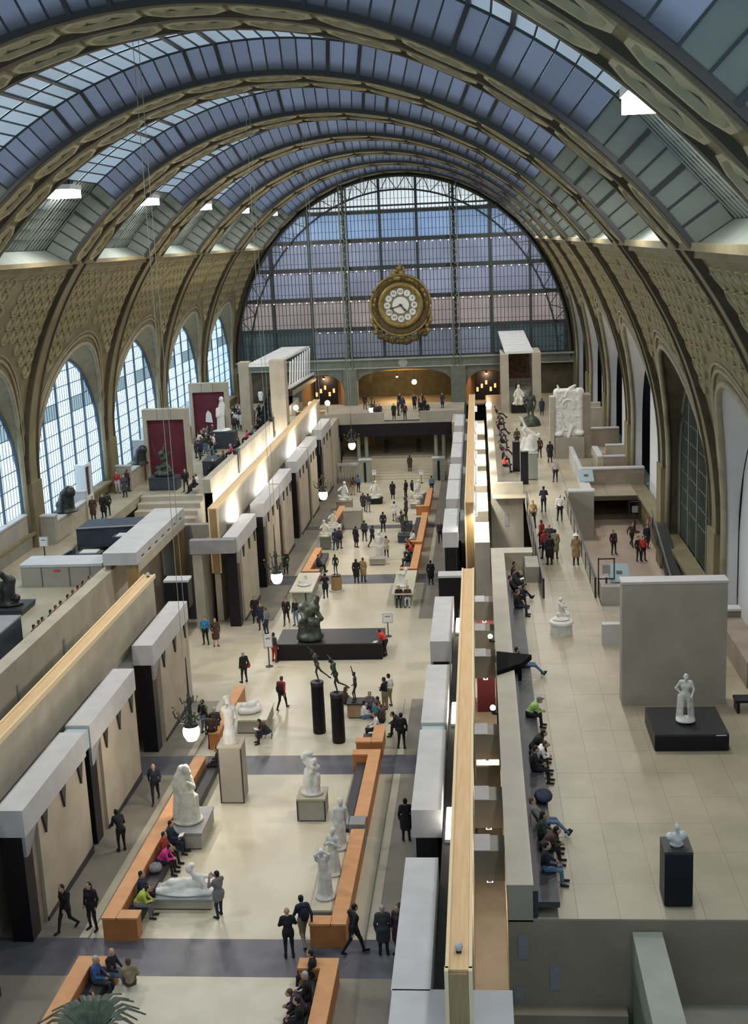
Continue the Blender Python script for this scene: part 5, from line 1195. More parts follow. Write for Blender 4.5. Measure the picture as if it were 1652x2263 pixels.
P_ = [E((0,0,.06),(.85,.55,.1)), C((-.1,0,.1),(-.05,0,1.6),.36,.34,.15), C((-.05,0,1.6),(.1,0,2.3),.34,.28,.12), C((.1,0,2.3),(.1,-.05,2.7),.25,.18,.1), E((.08,-.1,2.9),(.2,.22,.24)), C((-.3,-.1,2.0),(-.4,-.35,1.4),.16,.14), E((.45,-.1,.15),(.3,.3,.12))]
sculpture('statue', 'tall white draped figure before the farther red panel on the left terrace', P_, 'marble', (-15.0, 110.2, 5.75), .3, 1.03, .04)
plinth('dark square plinth under the crouching bronze of the near left terrace', -17.0, -15.2, 59.0, 61.0, TZ, TZ+.3, 'navy', 'charcoal')
P_ = [E((0,0,.1),(.8,.6,.18)), C((-.1,0,.2),(-.05,0,.9),.45,.40,.15), C((-.05,0,.9),(.2,-.1,1.5),.40,.30,.12), C((.1,-.05,1.5),(-.15,-.3,1.85),.26,.18,.1), E((-.25,-.38,2.0),(.18,.2,.22)), C((-.3,-.2,1.4),(-.5,-.45,.8),.13,.1), C((-.5,-.45,.8),(-.45,-.55,.3),.1,.09), C((.35,0,.4),(.5,-.3,.5),.25,.2)]
sculpture('statue', 'dark bronze crouching figure on the square plinth of the near left terrace', P_, 'bronze', (-16.2, 60.0, TZ+.3), .2, .9, .04)
plinth('big dark blue-grey block at the left edge of the near terrace', -14.9, -13.25, 51.4, 54.0, TZ, 5.8, 'navy', 'cap_dk')
t = thing('black_bench', 'black bench beside the dark block at the left edge', 'bench', (-13.5, 48.6, TZ)); MB().box(-1.0,.6,-.3,.5,.55,.7).build('seat', 'black', t)
for x in (-.9, .35): MB().box(x, x+.22, -.25, .4, 0, .55).build('leg', 'black', t)
for lb_, x, y, z, sx, sd_ in (('dark bronze bust silhouette on the ledge below the second left window', -18.8, 77.2, 5.7, 1.5, 3), ('dark bronze mask block on the ledge below the third left window', -18.5, 94.5, 5.7, 1.3, 5)):
    r = random.Random(sd_); P_ = [E((0,0,.05),(.7,.6,.1)), C((0,0,.1),(.1,0,.9),.5,.4,.15), E((.25,-.1,1.1),(.36,.34,.38)), C((-.3,0,.4),(.3,.1,1.2),.25,.2)]
    sculpture('statue', lb_, P_, 'bronze', (x, y, z), .3, sx*.8, .05)
for y, z, nm in ((84.0, TZ, 'second'), (101.5, TZ, 'third'), (118.2, TZ, 'fourth')):
    t = thing('window_cabinet', 'white-framed tall narrow cabinet in front of the %s left window' % nm, 'cabinet', (-19.7, y, z)); h = 3.3
    MB().box(-.35,.35,-.7,-.45,0,h).build('frame_post', 'white_metal', t); MB().box(-.35,.35,.45,.7,0,h).build('frame_post', 'white_metal', t); MB().box(-.35,.35,-.7,.7,h,h+.2).build('frame_top', 'white_metal', t); MB().box(-.2,.25,-.45,.45,1.2,h).build('dark_panel', 'charcoal', t); MB().box(-.4,.4,-.75,.75,0,1.2).build('base', 'plaster', t)
plinth('long dark block among the crowd on the left terrace', -13.9, -12.8, 96.5, 99.5, TZ, 5.4, 'navy')
# sign plate on a thin post
sign('small white notice on a thin post in front of the left terrace windows', -17.9, 70.2, TZ, 1.5, .55)
# far left stair tower
t = thing('stair_portal', 'stone stair tower with a white louvred canopy and truss bridge at the far left', 'portal', (-13.0, 119.5, TZ))
MB().box(-2.0,-1.0,0,1.6,0,6.9).build('pier', 'stone', t); MB().box(1.1,2.6,0,1.8,0,7.0).build('pier', 'stone', t)
MB().hexa([(-1.1,.3,6.4),(1.4,.3,6.4),(2.5,20,6.4),(-.6,20,6.4)], [(-1.1,.3,6.6),(1.4,.3,6.6),(2.5,20,6.6),(-.6,20,6.6)]).build('canopy_frame', 'white_metal', t)
for k in range(14): MB().box(-1.1+.04*k, 1.35+.08*k, .6+1.35*k, 1.2+1.35*k, 6.62, 6.7).build('louvre', 'white_metal', t)
MB().bar((2.5,3,3.9), (2.75,20,3.5), .25).build('truss_chord', 'white_metal', t)
for k in range(9): MB().bar((2.52,3.4+1.85*k,3.9-.04*k), (2.55,4.6+1.85*k,6.4), .12, ht=.3).build('truss_diagonal', 'white_metal', t)
MB().bar((2.6,3,3.3), (2.8,20,2.9), .5).build('truss_floor', 'charcoal', t)
for k in range(10): MB().box(-1.0,1.1,1.5+k*1.2,14,.32*k,.32*(k+1)).build('step', 'charcoal', t)  # charcoal puts the shade of the tower interior into the step colour
MB().box(.9,1.1,.2,14,0,3.4).build('dark_side', 'navy', t)

# ================================================================ CLOCK
t = thing('great_clock', 'huge gilded clock with white numeral discs on the glazed end wall', 'clock', (.03, YF-1.0, 14.95))
MB().lathe([(3.5,-.2),(3.55,.1),(3.3,.4),(2.9,.3),(2.55,.15)], n=48, ax='y').build('outer_ring', 'clock_dk', t, smooth=True)
MB().lathe([(2.62,.2),(2.55,.55),(2.3,.65),(2.05,.5),(1.98,.3)], n=48, ax='y').build('inner_ring', 'clock_gold', t, smooth=True)
MB().lathe([(2.0,.25),(2.0,.32),(.0,.32)], n=48, ax='y').build('dial', 'dial', t)
MB().tube([(3.42*math.cos(2*PI*i/48), -.35, 3.42*math.sin(2*PI*i/48)) for i in range(49)], .13, 8).build('outer_bead', 'clock_gold', t, smooth=True)
ROM = ['XII','I','II','III','IV','V','VI','VII','VIII','IX','X','XI']
disc = MB().lathe([(.37,.32),(.37,.38),(.0,.38)], n=20, ax='y').mesh('numeral_disc', 'enamel')
for k in range(12):
    a = PI/2-2*PI*k/12; x, z = 1.55*math.cos(a), 1.55*math.sin(a)
    d = put('numeral_disc', disc, t, (x, 0, z))
    cu = bpy.data.curves.new('numeral', 'FONT'); cu.body = ROM[k]; cu.size = .42; cu.align_x = 'CENTER'; cu.align_y = 'CENTER'; cu.extrude = .008
    tmp = bpy.data.objects.new('tmp', cu); col.objects.link(tmp); dg = bpy.context.evaluated_depsgraph_get(); me = bpy.data.meshes.new_from_object(tmp.evaluated_get(dg)); bpy.data.objects.remove(tmp)
    me.materials.append(M['charcoal']); q = put('numeral', me, d, (0, -.395, 0)); q.rotation_euler = (PI/2, 0, 0)
MB().lathe([(.95,.32),(.95,.37),(0,.37)], n=32, ax='y').build('centre_disc', 'enamel', t)
def hand(name, ang, L, w):
    dx, dz = math.sin(ang), math.cos(ang); MB().bar((-dx*.2, -.44, -dz*.2), (dx*L, -.44, dz*L), w, up=(0,1,0), ht=.04).ball((dx*L*.75, -.44, dz*L*.75), (w*.9,.03,w*.9), 8, 5).build(name, 'charcoal', t)
hand('hour_hand', math.radians(140), .95, .15); hand('minute_hand', math.radians(252), 1.3, .11)
MB().lathe([(.14,.36),(.1,.5),(0,.5)], n=12, ax='y').build('boss', 'clock_dk', t)
r = random.Random(3)
def ornament(name, mt, pts):
    b = MB()
    for x, z, rr in pts: b.ball((x, -.15+r.uniform(-.15,.1), z), (rr, rr*.6, rr*r.uniform(.8,1.3)), 8, 5)
    tag(b.build(name, mt, t, smooth=True), kind='stuff')
ornament('crest', 'clock_gold', [(r.uniform(-1,1)*(1.1-.25*k), 3.3+.28*k, .32-.03*k) for k in range(5) for _ in range(3)])
ornament('foliage_ring', 'clock_gold', [(3.05*math.cos(a), 3.05*math.sin(a), .22+.06*math.sin(5*a)) for a in np.linspace(-.5, PI+.5, 40)])
ornament('lower_swag', 'clock_dk', [(x, -3.1-.9*math.cos(x*.55)+r.uniform(-.25,.25), r.uniform(.22,.42)) for x in np.linspace(-2.6,2.6,34)])
ornament('side_scroll', 'clock_gold', [(s*(3.1+.25*math.sin(k)), -1.2-.3*k, .26) for s in (-1,1) for k in range(7)])
ornament('pendant', 'clock_gold', [(r.uniform(-1.3,1.3), -3.6-r.uniform(0,.6), .24) for k in range(16)])

# ================================================================ LAMPS
def pendant(label, x, y, z):
    t = thing('pendant_lamp', label, 'lamp', (x, y, z), group='hanging globe lamps')
    MB().lathe([(.02,-.42),(.2,-.36),(.31,-.15),(.33,.05),(.27,.22)], n=18).build('globe', 'globe', t, smooth=True)
    MB().lathe([(.30,.22),(.24,.3),(.10,.42),(.07,1.1),(.12,1.2),(.05,1.5)], n=12).build('stem', 'bronze_green', t, smooth=True)
    for k in range(6):
        a = 2*PI*k/6; c, s = math.cos(a), math.sin(a)
        q = MB().tube([(c*.1,s*.1,.62),(c*.35,s*.35,.45),(c*.58,s*.58,.55),(c*.66,s*.66,.78),(c*.56,s*.56,.92)], [.03,.04,.035,.03,.02], 6).build('scroll_arm', 'bronze_green', t)
        MB().ball((c*.66,s*.66,.98), .06, 8, 5).build('finial', 'clock_gold', q)
    for k in range(4):
        a = 2*PI*k/4+.4; c, s = math.cos(a), math.sin(a); MB().tube([(c*.06,s*.06,1.25),(c*.26,s*.26,1.15),(c*.34,s*.34,1.4)], .028, 6).build('upper_arm', 'bronze_green', t)
    MB().tube([(0,0,1.45),(0,0,3.0)], [.04,.02], 6).build('hanging_rod', 'iron', t)
    top = EZ+EB*math.sqrt(1-(x/EA)**2)-z+(0 if abs((y-Y1+BAY/2) % BAY-BAY/2) < 2.4 else 1.2)
    MB().tube([(-.1,0,3.0),(-.1,0,top)], .012, 4).build('cable', 'iron_lt', t); MB().tube([(.1,0,3.0),(.1,0,top)], .012, 4).build('cable', 'iron_lt', t)
    l = bpy.data.lights.new('globe_light', 'POINT'); l.energy = 200; l.shadow_soft_size = .33; l.color = (1,.86,.7)
    o = bpy.data.objects.new('globe_light', l); col.objects.link(o); o.parent = t; o.location = (0, 0, -.75)
LN = ['nearest','second','third','fourth','fifth']
for k, (x, y) in enumerate(((-2.65,43.4), (-2.8,65.2), (-2.9,87.4), (-2.9,108.9), (-3.0,132.0))):
    pendant('glowing globe lamp hanging left of the nave axis, %s from the camera' % LN[k], x, y, 4.3)
for k, (x, y, z) in enumerate(((-9.9,133.5,4.9), (-8.1,134.0,4.9), (-11.2,131,4.9), (9.65,123.6,5.56), (1.2,142.0,6.0))):
    t = thing('globe_lamp', 'glowing globe lamp at the entrance end, %s' % ('left of the pair by the orange shop', 'right of the pair by the orange shop', 'beside the far end of the left oak rail', 'beside the far end of the right oak rail', 'under the central arch')[k], 'lamp', (x, y, z))
    MB().ball((0,0,0), .3, 14, 9).build('globe', 'globe', t, smooth=True); MB().bar((0,0,.28), (0,0,1.9), .05).build('rod', 'iron', t) if k == 4 else MB().bar((0,0,-.28), (0,0,-1.35 if k < 3 else -.36), .06).build('rod', 'iron', t)
# wall-washers of the far galleries
def washer(label, x, y, z, sx, power, rot, c=(1,.97,.92)):
    t = thing('wall_washer', label, 'light fitting', (x, y, z), group='wall washers of the galleries')
    MB().box(-.12 if abs(rot[1]) > 1 else -.07,.12 if abs(rot[1]) > 1 else .07,-sx/2,sx/2,-.1,0).build('trough', 'white_metal', t); MB().box(-.09,.09,-sx/2+.05,sx/2-.05,*((0,.03) if abs(rot[1]) > 1 else (-.13,-.1))).build('lamp_strip', 'white_led', t)
    l = bpy.data.lights.new('wash_light', 'AREA'); l.shape = 'RECTANGLE'; l.size = .2; l.size_y = sx; l.energy = power; l.color = c
    o = bpy.data.objects.new('wash_light', l); col.objects.link(o); o.parent = t; o.location = (0, 0, .06 if abs(rot[1]) > 1 else -.16); o.rotation_euler = rot
WN = ['first','second','third','fourth','fifth','sixth','seventh','eighth']
for k, y in enumerate((77.8, 89.4, 105.0, 119.5)): washer('wall washer behind the left gallery caps, %s from the passage' % WN[k], -7.42, y, 4.3, 3.2, 700, (0, PI-.55, 0))
for k, y in enumerate((73.6, 77.0, 83, 86.5, 92.5, 101, 108, 118)): washer('wall washer in the slot right of the oak rail, %s from the passage' % WN[k], 8.36, y, 6.1, 3.4, 260, (0, -.25, 0), (1,.95,.82))
for k, y in enumerate((92, 98, 104.5, 111, 117.5, 124)): washer('wall washer below the lit left parapet, %s from the passage' % WN[k], -10.7, y, 2.2, 4.2, 480, (0, PI-.75, 0), (1,.93,.78))
for k, y in enumerate((34.3, 37.7, 43.1, 51.7, 55.3, 59.9)): washer('small added floor light under a cross beam right of the oak rail, %s from the camera' % WN[k], 8.72, y, 3.4, .8, 60, (0, 0, 0), (1,.86,.66))  # added beam lights, mostly out of view, to brighten the gallery floor
for k, y in enumerate((35.8, 45.0, 56.0)): washer('wall washer behind the right gallery caps, %s from the camera' % WN[k], 7.48, y, 4.3, 2.2, 90, (0, PI+.55, 0), (1,.9,.72))
# ================================================================ PEOPLE: x, y, floor z, pose, heading, top, trousers, hair, scale, label, group
PEOPLE = [
    (-5.5, 36.04, 0.25, 'walk', 2.64, 'bk', 'bk', 'd', 1.0, 'person in a black jacket striding by the near left pillar', ''),
    (-4.65, 36.14, 0.25, 'stand', 2.84, 'bk', 'bk', 'dl', 1.0, 'person in black with long dark hair beside the striding one, lower left', ''),
    (2.29, 34.5, 0.29, 'cross', 0.2, 'bk', 'bk', 'bald', 1.0, 'bald person in black standing with crossed arms on the dark floor band', ''),
    (2.66, 35.25, 0.27, 'walk', 0.5, 'nv', 'kh', 'd', 1.0, 'person with dark hair, dark jacket and khaki trousers by the marble women', ''),
    (4.35, 34.74, 0.29, 'walk', -0.9, 'bk', 'bk', 'd', 1.0, 'person in black striding away beside the end of the right orange bench', ''),
    (5.3, 34.7, 0.29, 'coat', 0.1, 'ch', 'bk', 'g', 1.0, 'person in a long charcoal coat seen from behind near the lowest right gallery cap', ''),
    (5.95, 35.38, 0.27, 'coat', 0.5, 'bk', 'bk', 'd', 1.0, 'dark-haired person in black half hidden by the lowest right gallery cap', ''),
    (5.8, 34.76, 0.29, 'coat', 2.6, 'pu', 'bk', 'b', 1.0, 'brown-haired person in dark purple half hidden by the lowest right gallery cap', ''),
    (5.57, 42.64, 0.07, 'coat', 0.1, 'bk', 'bk', 'd', 1.0, 'person in a black coat walking alone down the right aisle', ''),
    (-0.46, 36.92, 0.23, 'photo', 0.9, 'gy', 'nv', 'd', 1.0, 'person in a grey jacket photographing the reclining marble nude', ''),
    (-5.3, 41.81, 0.09, 'stoop', 0.6, 'bk', 'bk', 'hood', 1.0, 'hooded person in black stooping over a white paper by the left gallery wall', ''),
    (-5.12, 46.2, -0.03, 'walk', 3.34, 'nv', 'bk', 'bald', 1.0, 'balding person in a navy coat walking behind the draped marble woman', ''),
    (-4.75, 53.82, -0.25, 'stand', -0.5, 'bk', 'jn', 'd', 1.0, 'person in a black jacket and jeans behind the nearest globe lamp', ''),
    (-7.86, 68.25, -0.65, 'stand', 3.14, 'bl', 'bk', 'd', 1.0, 'person with a bright blue and white scarf in the left passage', ''),
    (-7.15, 67.86, -0.64, 'coat', 3.44, 'br', 'sk', 'b', 1.0, 'person in a dark brown coat next to the blue scarf in the left passage', ''),
    (-4.19, 61.26, -0.46, 'stand', 0.7, 'bk', 'bk', 'g', 1.0, 'person in black holding a red bag in the open floor left of the black plinth', ''),
    (-1.48, 57.05, -0.34, 'walk', -0.3, 'rd', 'bk', 'b', 1.0, 'person in a red top with a black rucksack in the middle of the nave', ''),
    (-5.65, 72.7, -0.78, 'coat', 3.34, 'bk', 'bk', 'd', 1.0, 'person in a dark coat leading the group by the left passage corner', ''),
    (-4.99, 71.09, -0.73, 'stand', 3.14, 'nv', 'nv', 'd', 1.0, 'person in navy in the middle of the group by the left passage corner', ''),
    (-4.47, 70.01, -0.7, 'stand', 1.2, 'gy', 'nv', 'b', 1.0, 'person in a grey-blue jacket at the back of the group by the left passage corner', ''),
    (-3.13, 64.7, -0.55, 'stand', -0.6, 'ch', 'rd', 'd', 1.0, 'person in dark red trousers reading the sign board at the black plinth', ''),
    (-3.58, 72.19, -0.76, 'walk', 3.14, 'bk', 'bk', 'd', 1.0, 'person in black crossing legs while walking before the left oak table', ''),
    (-2.93, 71.85, -0.75, 'stand', 2.74, 'bk', 'jn', 'b', 1.0, 'person in a black jacket and jeans before the left oak table', ''),
    (3.08, 65.51, -0.58, 'stoop', 1.2, 'red', 'bk', 'd', 1.0, 'person in a bright red coat leaning on the wide black plinth', ''),
    (-1.87, 78.3, -0.94, 'photo', 0.3, 'bk', 'bk', 'd', 1.0, 'person in black with raised arms beside the left oak table', ''),
    (-0.17, 82.3, -1.05, 'coat', 0.1, 'bk', 'bk', 'dl', 1.0, 'person in a long black coat on the third floor band', ''),
    (0.28, 82.64, -1.06, 'coat', -0.2, 'tn', 'bk', 'b', 1.0, 'person in a tan coat on the third floor band', ''),
    (1.41, 89.73, -1.26, 'photo', 0.3, 'be', 'bk', 'd', 1.0, 'person in a beige top beside the pale standing figure', ''),
    (5.09, 81.4, -1.02, 'coat', 0, 'bk', 'bk', 'd', 1.0, 'person in a black coat in the far right aisle by the black hanging box', ''),
    (5.37, 94.53, -1.39, 'stand', 3.14, 'pu', 'bk', 'd', 1.0, 'person in dark purple in the far right aisle', ''),
    (-1.29, 93.54, -1.36, 'coat', -0.6, 'bk', 'bk', 'd', 1.0, 'person in black with a coat over the arm, left of the far trio', ''),
    (-0.81, 95.81, -1.43, 'stand', 0, 'ch', 'bk', 'b', 1.0, 'person in charcoal in the middle of the far trio', ''),
    (0.01, 93.58, -1.36, 'walk', -0.7, 'nv', 'bk', 'd', 1.0, 'person in navy on the right of the far trio', ''),
    (0.46, 99.16, -1.52, 'stand', 0.1, 'nv', 'bk', 'd', 1.0, 'person in a dark blue jacket seen from behind on the fourth floor band', ''),
    (1.1, 103.79, -1.65, 'photo', 0.4, 'wh', 'jn', 'd', 1.0, 'person in a white top photographing near the far bronze', ''),
    (0.24, 114.23, -1.95, 'coat', 0, 'bk', 'bk', 'd', 1.0, 'person in a dark coat walking alone toward the entrance steps', ''),
    (1.48, 114.77, -1.96, 'stand', 1.0, 'bk', 'bk', 'd', 1.0, 'left person of the pair in black by the far upright marble', ''),
    (2.09, 114.69, -1.96, 'stand', -1.0, 'nv', 'bk', 'd', 1.0, 'right person of the pair in black by the far upright marble', ''),
    (1.25, 126.55, -1.65, 'coat', 0, 'br', 'bk', 'd', 1.0, 'person in a brown coat climbing the entrance steps', ''),
    (-3.83, 116.95, -2.02, 'stand', 0.5, 'br', 'tn', 'd', 1.0, 'person in brown in the cluster by the far left marble pair', ''),
    (-3.47, 118.39, -2.06, 'stand', -0.5, 'jn', 'bk', 'd', 1.0, 'person in a pale blue top in the cluster by the far left marble pair', ''),
    (-2.07, 108.47, -1.78, 'coat', 0, 'ch', 'bk', 'b', 1.0, 'person in a dark grey coat left of two near the square grey block', ''),
    (-1.57, 107.98, -1.77, 'stand', 0.2, 'ch', 'gy', 'd', 1.0, 'person in grey right of two near the square grey block', ''),
    (-5.66, 85.34, -1.13, 'coat', 3.14, 'gr', 'bk', 'd', 1.0, 'person in dark green standing by the far left gallery wall', ''),
    (-2.83, 92.73, -1.34, 'stand', 0.3, 'nv', 'nv', 'd', 1.0, 'person in a navy suit in front of the slim bronze', ''),
    (-2.57, 93.34, -1.36, 'stand', -0.4, 'ch', 'bk', 'b', 1.0, 'person in charcoal beside the navy suit near the slim bronze', ''),
    (3.89, 116.86, -2.02, 'stand', 0.2, 'jn', 'nv', 'd', 1.0, 'person in a pale blue top by the farthest right orange bench', ''),
    (-2.95, 32.74, 0.34, 'sit', -1.77, 'bk', 'jn', 'bald', 1.0, 'bald person in a black jacket and jeans on the nearest left bench', ''),
    (-3.3, 32.29, 0.36, 'sit', -1.57, 'bl2', 'ch', 'g', 1.0, 'grey-haired person in a blue jacket on the nearest left bench', ''),
    (-2.2, 32.14, 0.36, 'sit', 0.3, 'kh', 'br', 'b', 1.0, 'brown-haired person in khaki seen from behind near the nearest left bench', ''),
    (-3.3, 30.63, 0.4, 'lean', -1.57, 'br', 'bk', 'd', 1.0, 'person in dark brown bowed over at the lower left edge', ''),
    (-3.3, 36.85, 0.23, 'lean', -1.47, 'lm', 'gy', 'd', 1.0, 'person in a lime green jacket on the left bench', ''),
    (-3.35, 37.62, 0.21, 'sit', -1.47, 'nv', 'bk', 'd', 1.0, 'person in dark blue with a white satchel behind the lime jacket', ''),
    (-3.3, 39.94, 0.14, 'lean', -1.57, 'mg', 'bk', 'd', 1.0, 'person in a magenta jacket on the left bench', ''),
    (-3.32, 40.65, 0.12, 'sit', -1.67, 'rd', 'bk', 'd', 1.0, 'person in red and white next to the magenta jacket', ''),
    (-3.3, 41.57, 0.1, 'sit', -1.57, 'nv', 'nv', 'd', 1.0, 'person in navy reading a white sheet below the draped marble woman', ''),
    (-3.0, 48.91, -0.11, 'sit', 1.57, 'bk', 'bk', 'd', 1.0, 'person in black on the back edge of the left bench by the tall pedestal', ''),
    (-3.95, 51.94, -0.2, 'stand', 0.1, 'br', 'bk', 'd', 1.0, 'person in dark maroon standing behind the tall narrow pedestal', ''),
    (-3.95, 52.77, -0.22, 'coat', 0.3, 'ch', 'bk', 'g', 1.0, 'grey-haired person in charcoal by the nearest globe lamp', ''),
    (-1.46, 52.72, -0.22, 'lean', 1.97, 'br', 'nv', 'd', 1.0, 'person in dark brown sketching on the folding stool', ''),
    (-3.3, 85.64, -1.14, 'sit', -1.57, 'nv', 'bk', 'b', 1.0, 'person in navy with a white scarf on the far left bench', ''),
    (3.3, 32.74, 0.34, 'sit', 1.57, 'bk', 'bk', 'd', 1.0, 'person in black on the right bench at the lower edge, nearest the dark band', ''),
    (3.3, 31.56, 0.38, 'sit', 1.57, 'bk', 'bk', 'g', 1.0, 'grey-haired person in black on the right bench at the lower edge', ''),
    (3.3, 30.88, 0.4, 'lean', 1.57, 'pu', 'bk', 'b', 1.0, 'person in dark plum bowed over on the right bench at the lower edge', ''),
    (3.25, 30.3, 0.41, 'sit', 1.57, 'bk', 'bk', 'd', 1.0, 'lowest person in black on the right bench, cut by the picture edge', ''),
    (3.3, 86.75, -1.17, 'sit', 1.57, 'bk', 'bk', 'd', 1.0, 'person in black, nearest sitter on the far right bench', ''),
    (3.3, 89.09, -1.24, 'sit', 1.57, 'red', 'bk', 'd', 1.0, 'person in a red coat on the far right bench', ''),
    (3.3, 91.24, -1.3, 'lean', 1.57, 'rd', 'bk', 'b', 1.0, 'person in dark red behind the red coat on the far right bench', ''),
    (3.3, 93.32, -1.36, 'sit', 1.57, 'wh', 'nv', 'd', 1.0, 'person in a white top, farthest sitter on the far right bench', ''),
    (3.22, 76.17, -0.88, 'sit', 3.14, 'bk', 'bk', 'd', 1.0, 'left of two people sitting against the front of the right oak table', ''),
    (3.78, 76.13, -0.88, 'sit', 3.14, 'br', 'lg', 'b', 1.0, 'right of two people sitting against the front of the right oak table, in pale jeans', ''),
    (1.6, 57.74, -0.36, 'floor', -1.0, 'br', 'bk', 'bl', 1.0, 'brown-haired child in black sitting on the floor left of the tan block', ''),
    (2.73, 55.68, -0.3, 'floor', -1.2, 'wh', 'jn', 'd', 1.0, 'child in a white shirt and jeans sitting on the floor beside the tan block', ''),
    (2.95, 57.06, -0.34, 'floor', 3.14, 'gy', 'nv', 'd', 1.0, 'child in grey sitting on the floor in the back of the group', ''),
    (3.47, 56.28, -0.32, 'floor', 1.6, 'ch', 'bk', 'd', 1.0, 'child in charcoal sitting cross-legged in the middle of the group', ''),
    (3.39, 55.54, -0.3, 'floor', -0.4, 'tl', 'jn', 'b', 1.0, 'child in teal at the front of the floor group', ''),
    (3.73, 55.17, -0.29, 'floor', 1.5, 'br', 'bk', 'b', 1.0, 'child in brown sitting on the floor beside the short orange bench', ''),
    (3.72, 56.78, -0.33, 'cross', 1.1, 'bk', 'kh', 'd', 1.0, 'person in a black top standing over the children on the floor', ''),
    (3.91, 57.29, -0.34, 'stand', 0.9, 'wh', 'kh', 'd', 1.0, 'person in a white top standing behind the children on the floor', ''),
    (3.6, 52.95, -0.22, 'sit', 1.77, 'wh', 'bk', 'b', 1.0, 'person in white sitting on the short right bench', ''),
    (4.75, 53.34, -0.23, 'lean', 1.57, 'bk', 'bk', 'd', 1.0, 'person in black sitting at the outer side of the short right bench', ''),
    (4.85, 51.8, -0.19, 'stand', 0, 'bk', 'bk', 'd', 1.0, 'person in dark trousers half hidden behind the short right bench', ''),
    (10.32, 62.83, 4.2, 'sit', -1.57, 'bk', 'bk', 'd', 1.0, 'first person in black on the terrace bench next to the return parapet', ''),
    (10.32, 61.54, 4.2, 'sit', -1.57, 'ch', 'bk', 'b', 1.0, 'person in charcoal holding a white sheet on the far end of the terrace bench', ''),
    (10.32, 60.29, 4.2, 'back', -1.57, 'bk', 'bk', 'd', 1.0, 'person in black with outstretched legs at the far end of the terrace bench', ''),
    (10.32, 58.94, 4.2, 'lean', -1.57, 'nv', 'bk', 'd', 1.0, 'person in navy bowed forward at the far end of the terrace bench', ''),
    (10.32, 57.57, 4.2, 'sit', -1.57, 'bk', 'nv', 'b', 1.0, 'person in black with a grey scarf, nearest of the far terrace sitters', ''),
    (10.32, 49.22, 4.2, 'back', -1.57, 'bk', 'jn', 'd', 1.0, 'person lying back in blue jeans under the black canopy', ''),
    (10.32, 43.73, 4.2, 'lean', -1.57, 'ap', 'bk', 'cap', 1.0, 'person in an apple green sweater and cap on the terrace bench', ''),
    (10.32, 40.6, 4.2, 'lean', -1.57, 'bk', 'bk', 'dl', 1.0, 'dark-haired person in black behind the white shirt on the terrace bench', ''),
    (10.32, 39.64, 4.2, 'lean', -1.57, 'wh', 'bk', 'b', 1.0, 'person in a white shirt on the terrace bench', ''),
    (10.32, 38.91, 4.2, 'sit', -1.57, 'bk', 'bk', 'd', 1.0, 'person in black beside the white shirt, nearer the camera', ''),
    (10.32, 35.12, 4.2, 'back', -1.57, 'gy', 'jn', 'b', 1.0, 'person in grey leaning back with long jeans on the near terrace bench', ''),
    (10.32, 34.1, 4.2, 'sit', -1.57, 'gr', 'bk', 'dl', 1.0, 'long-haired person in dark green in the near terrace group', ''),
    (10.32, 33.4, 4.2, 'lean', -1.57, 'br', 'bk', 'dl', 1.0, 'long-haired person in dark brown in the near terrace group', ''),
    (10.32, 32.21, 4.2, 'sit', -1.57, 'bk', 'jn', 'd', 1.0, 'person in black with blue jeans, nearest on the terrace bench', ''),
    (10.55, 122.96, 4.2, 'back', -1.57, 'bk', 'bk', 'd', 1.0, 'person in a dark coat in the row sitting along the far right parapet', 'row of sitters along the far right parapet'),
    (10.55, 119.85, 4.2, 'sit', -1.57, 'ch', 'bk', 'b', 1.0, 'person in a dark coat in the row sitting along the far right parapet', 'row of sitters along the far right parapet'),
    (10.55, 116.04, 4.2, 'sit', -1.57, 'br', 'bk', 'd', 1.0, 'person in a dark coat in the row sitting along the far right parapet', 'row of sitters along the far right parapet'),
    (10.55, 112.72, 4.2, 'back', -1.57, 'bk', 'bk', 'd', 1.0, 'person in a dark coat in the row sitting along the far right parapet', 'row of sitters along the far right parapet'),
    (10.55, 109.34, 4.2, 'sit', -1.57, 'nv', 'bk', 'b', 1.0, 'person in a dark coat in the row sitting along the far right parapet', 'row of sitters along the far right parapet'),
    (10.55, 105.67, 4.2, 'sit', -1.57, 'bk', 'bk', 'd', 1.0, 'person in a dark coat in the row sitting along the far right parapet', 'row of sitters along the far right parapet'),
    (10.55, 101.8, 4.2, 'back', -1.57, 'gr', 'bk', 'd', 1.0, 'person in a dark coat in the row sitting along the far right parapet', 'row of sitters along the far right parapet'),
    (10.55, 97.56, 4.2, 'sit', -1.57, 'bk', 'bk', 'b', 1.0, 'person in a dark coat in the row sitting along the far right parapet', 'row of sitters along the far right parapet'),
    (10.55, 94.62, 4.2, 'sit', -1.57, 'red', 'bk', 'd', 1.0, 'person in a red top and jeans at the near end of the far right row', ''),
    (14.25, 90.14, 4.2, 'stand', 0, 'gp', 'bk', 'g', 1.0, 'person in a grey-pink shirt seen from behind on the right terrace', ''),
    (12.85, 80.39, 4.2, 'cross', 0, 'nv', 'nv', 'd', 1.0, 'person in navy with arms folded on the terrace walkway', ''),
    (13.75, 77.65, 4.2, 'stand', 0, 'wh', 'bk', 'g', 1.0, 'person in a pale shirt seen from behind on the terrace walkway', ''),
    (11.93, 76.08, 4.2, 'stand', 3.14, 'tn', 'br', 'b', 1.0, 'person in tan at the left balustrade of the walkway', ''),
    (12.46, 66.98, 4.2, 'coat', 0.2, 'bk', 'bk', 'd', 1.0, 'person in black leading the walkway group', ''),
    (12.28, 68.27, 4.2, 'stand', 0.3, 'rd', 'bk', 'bl', 1.0, 'person in dark red in the walkway group', ''),
    (12.84, 68.23, 4.2, 'coat', -0.2, 'kh', 'bk', 'd', 1.0, 'person in a khaki coat in the walkway group', ''),
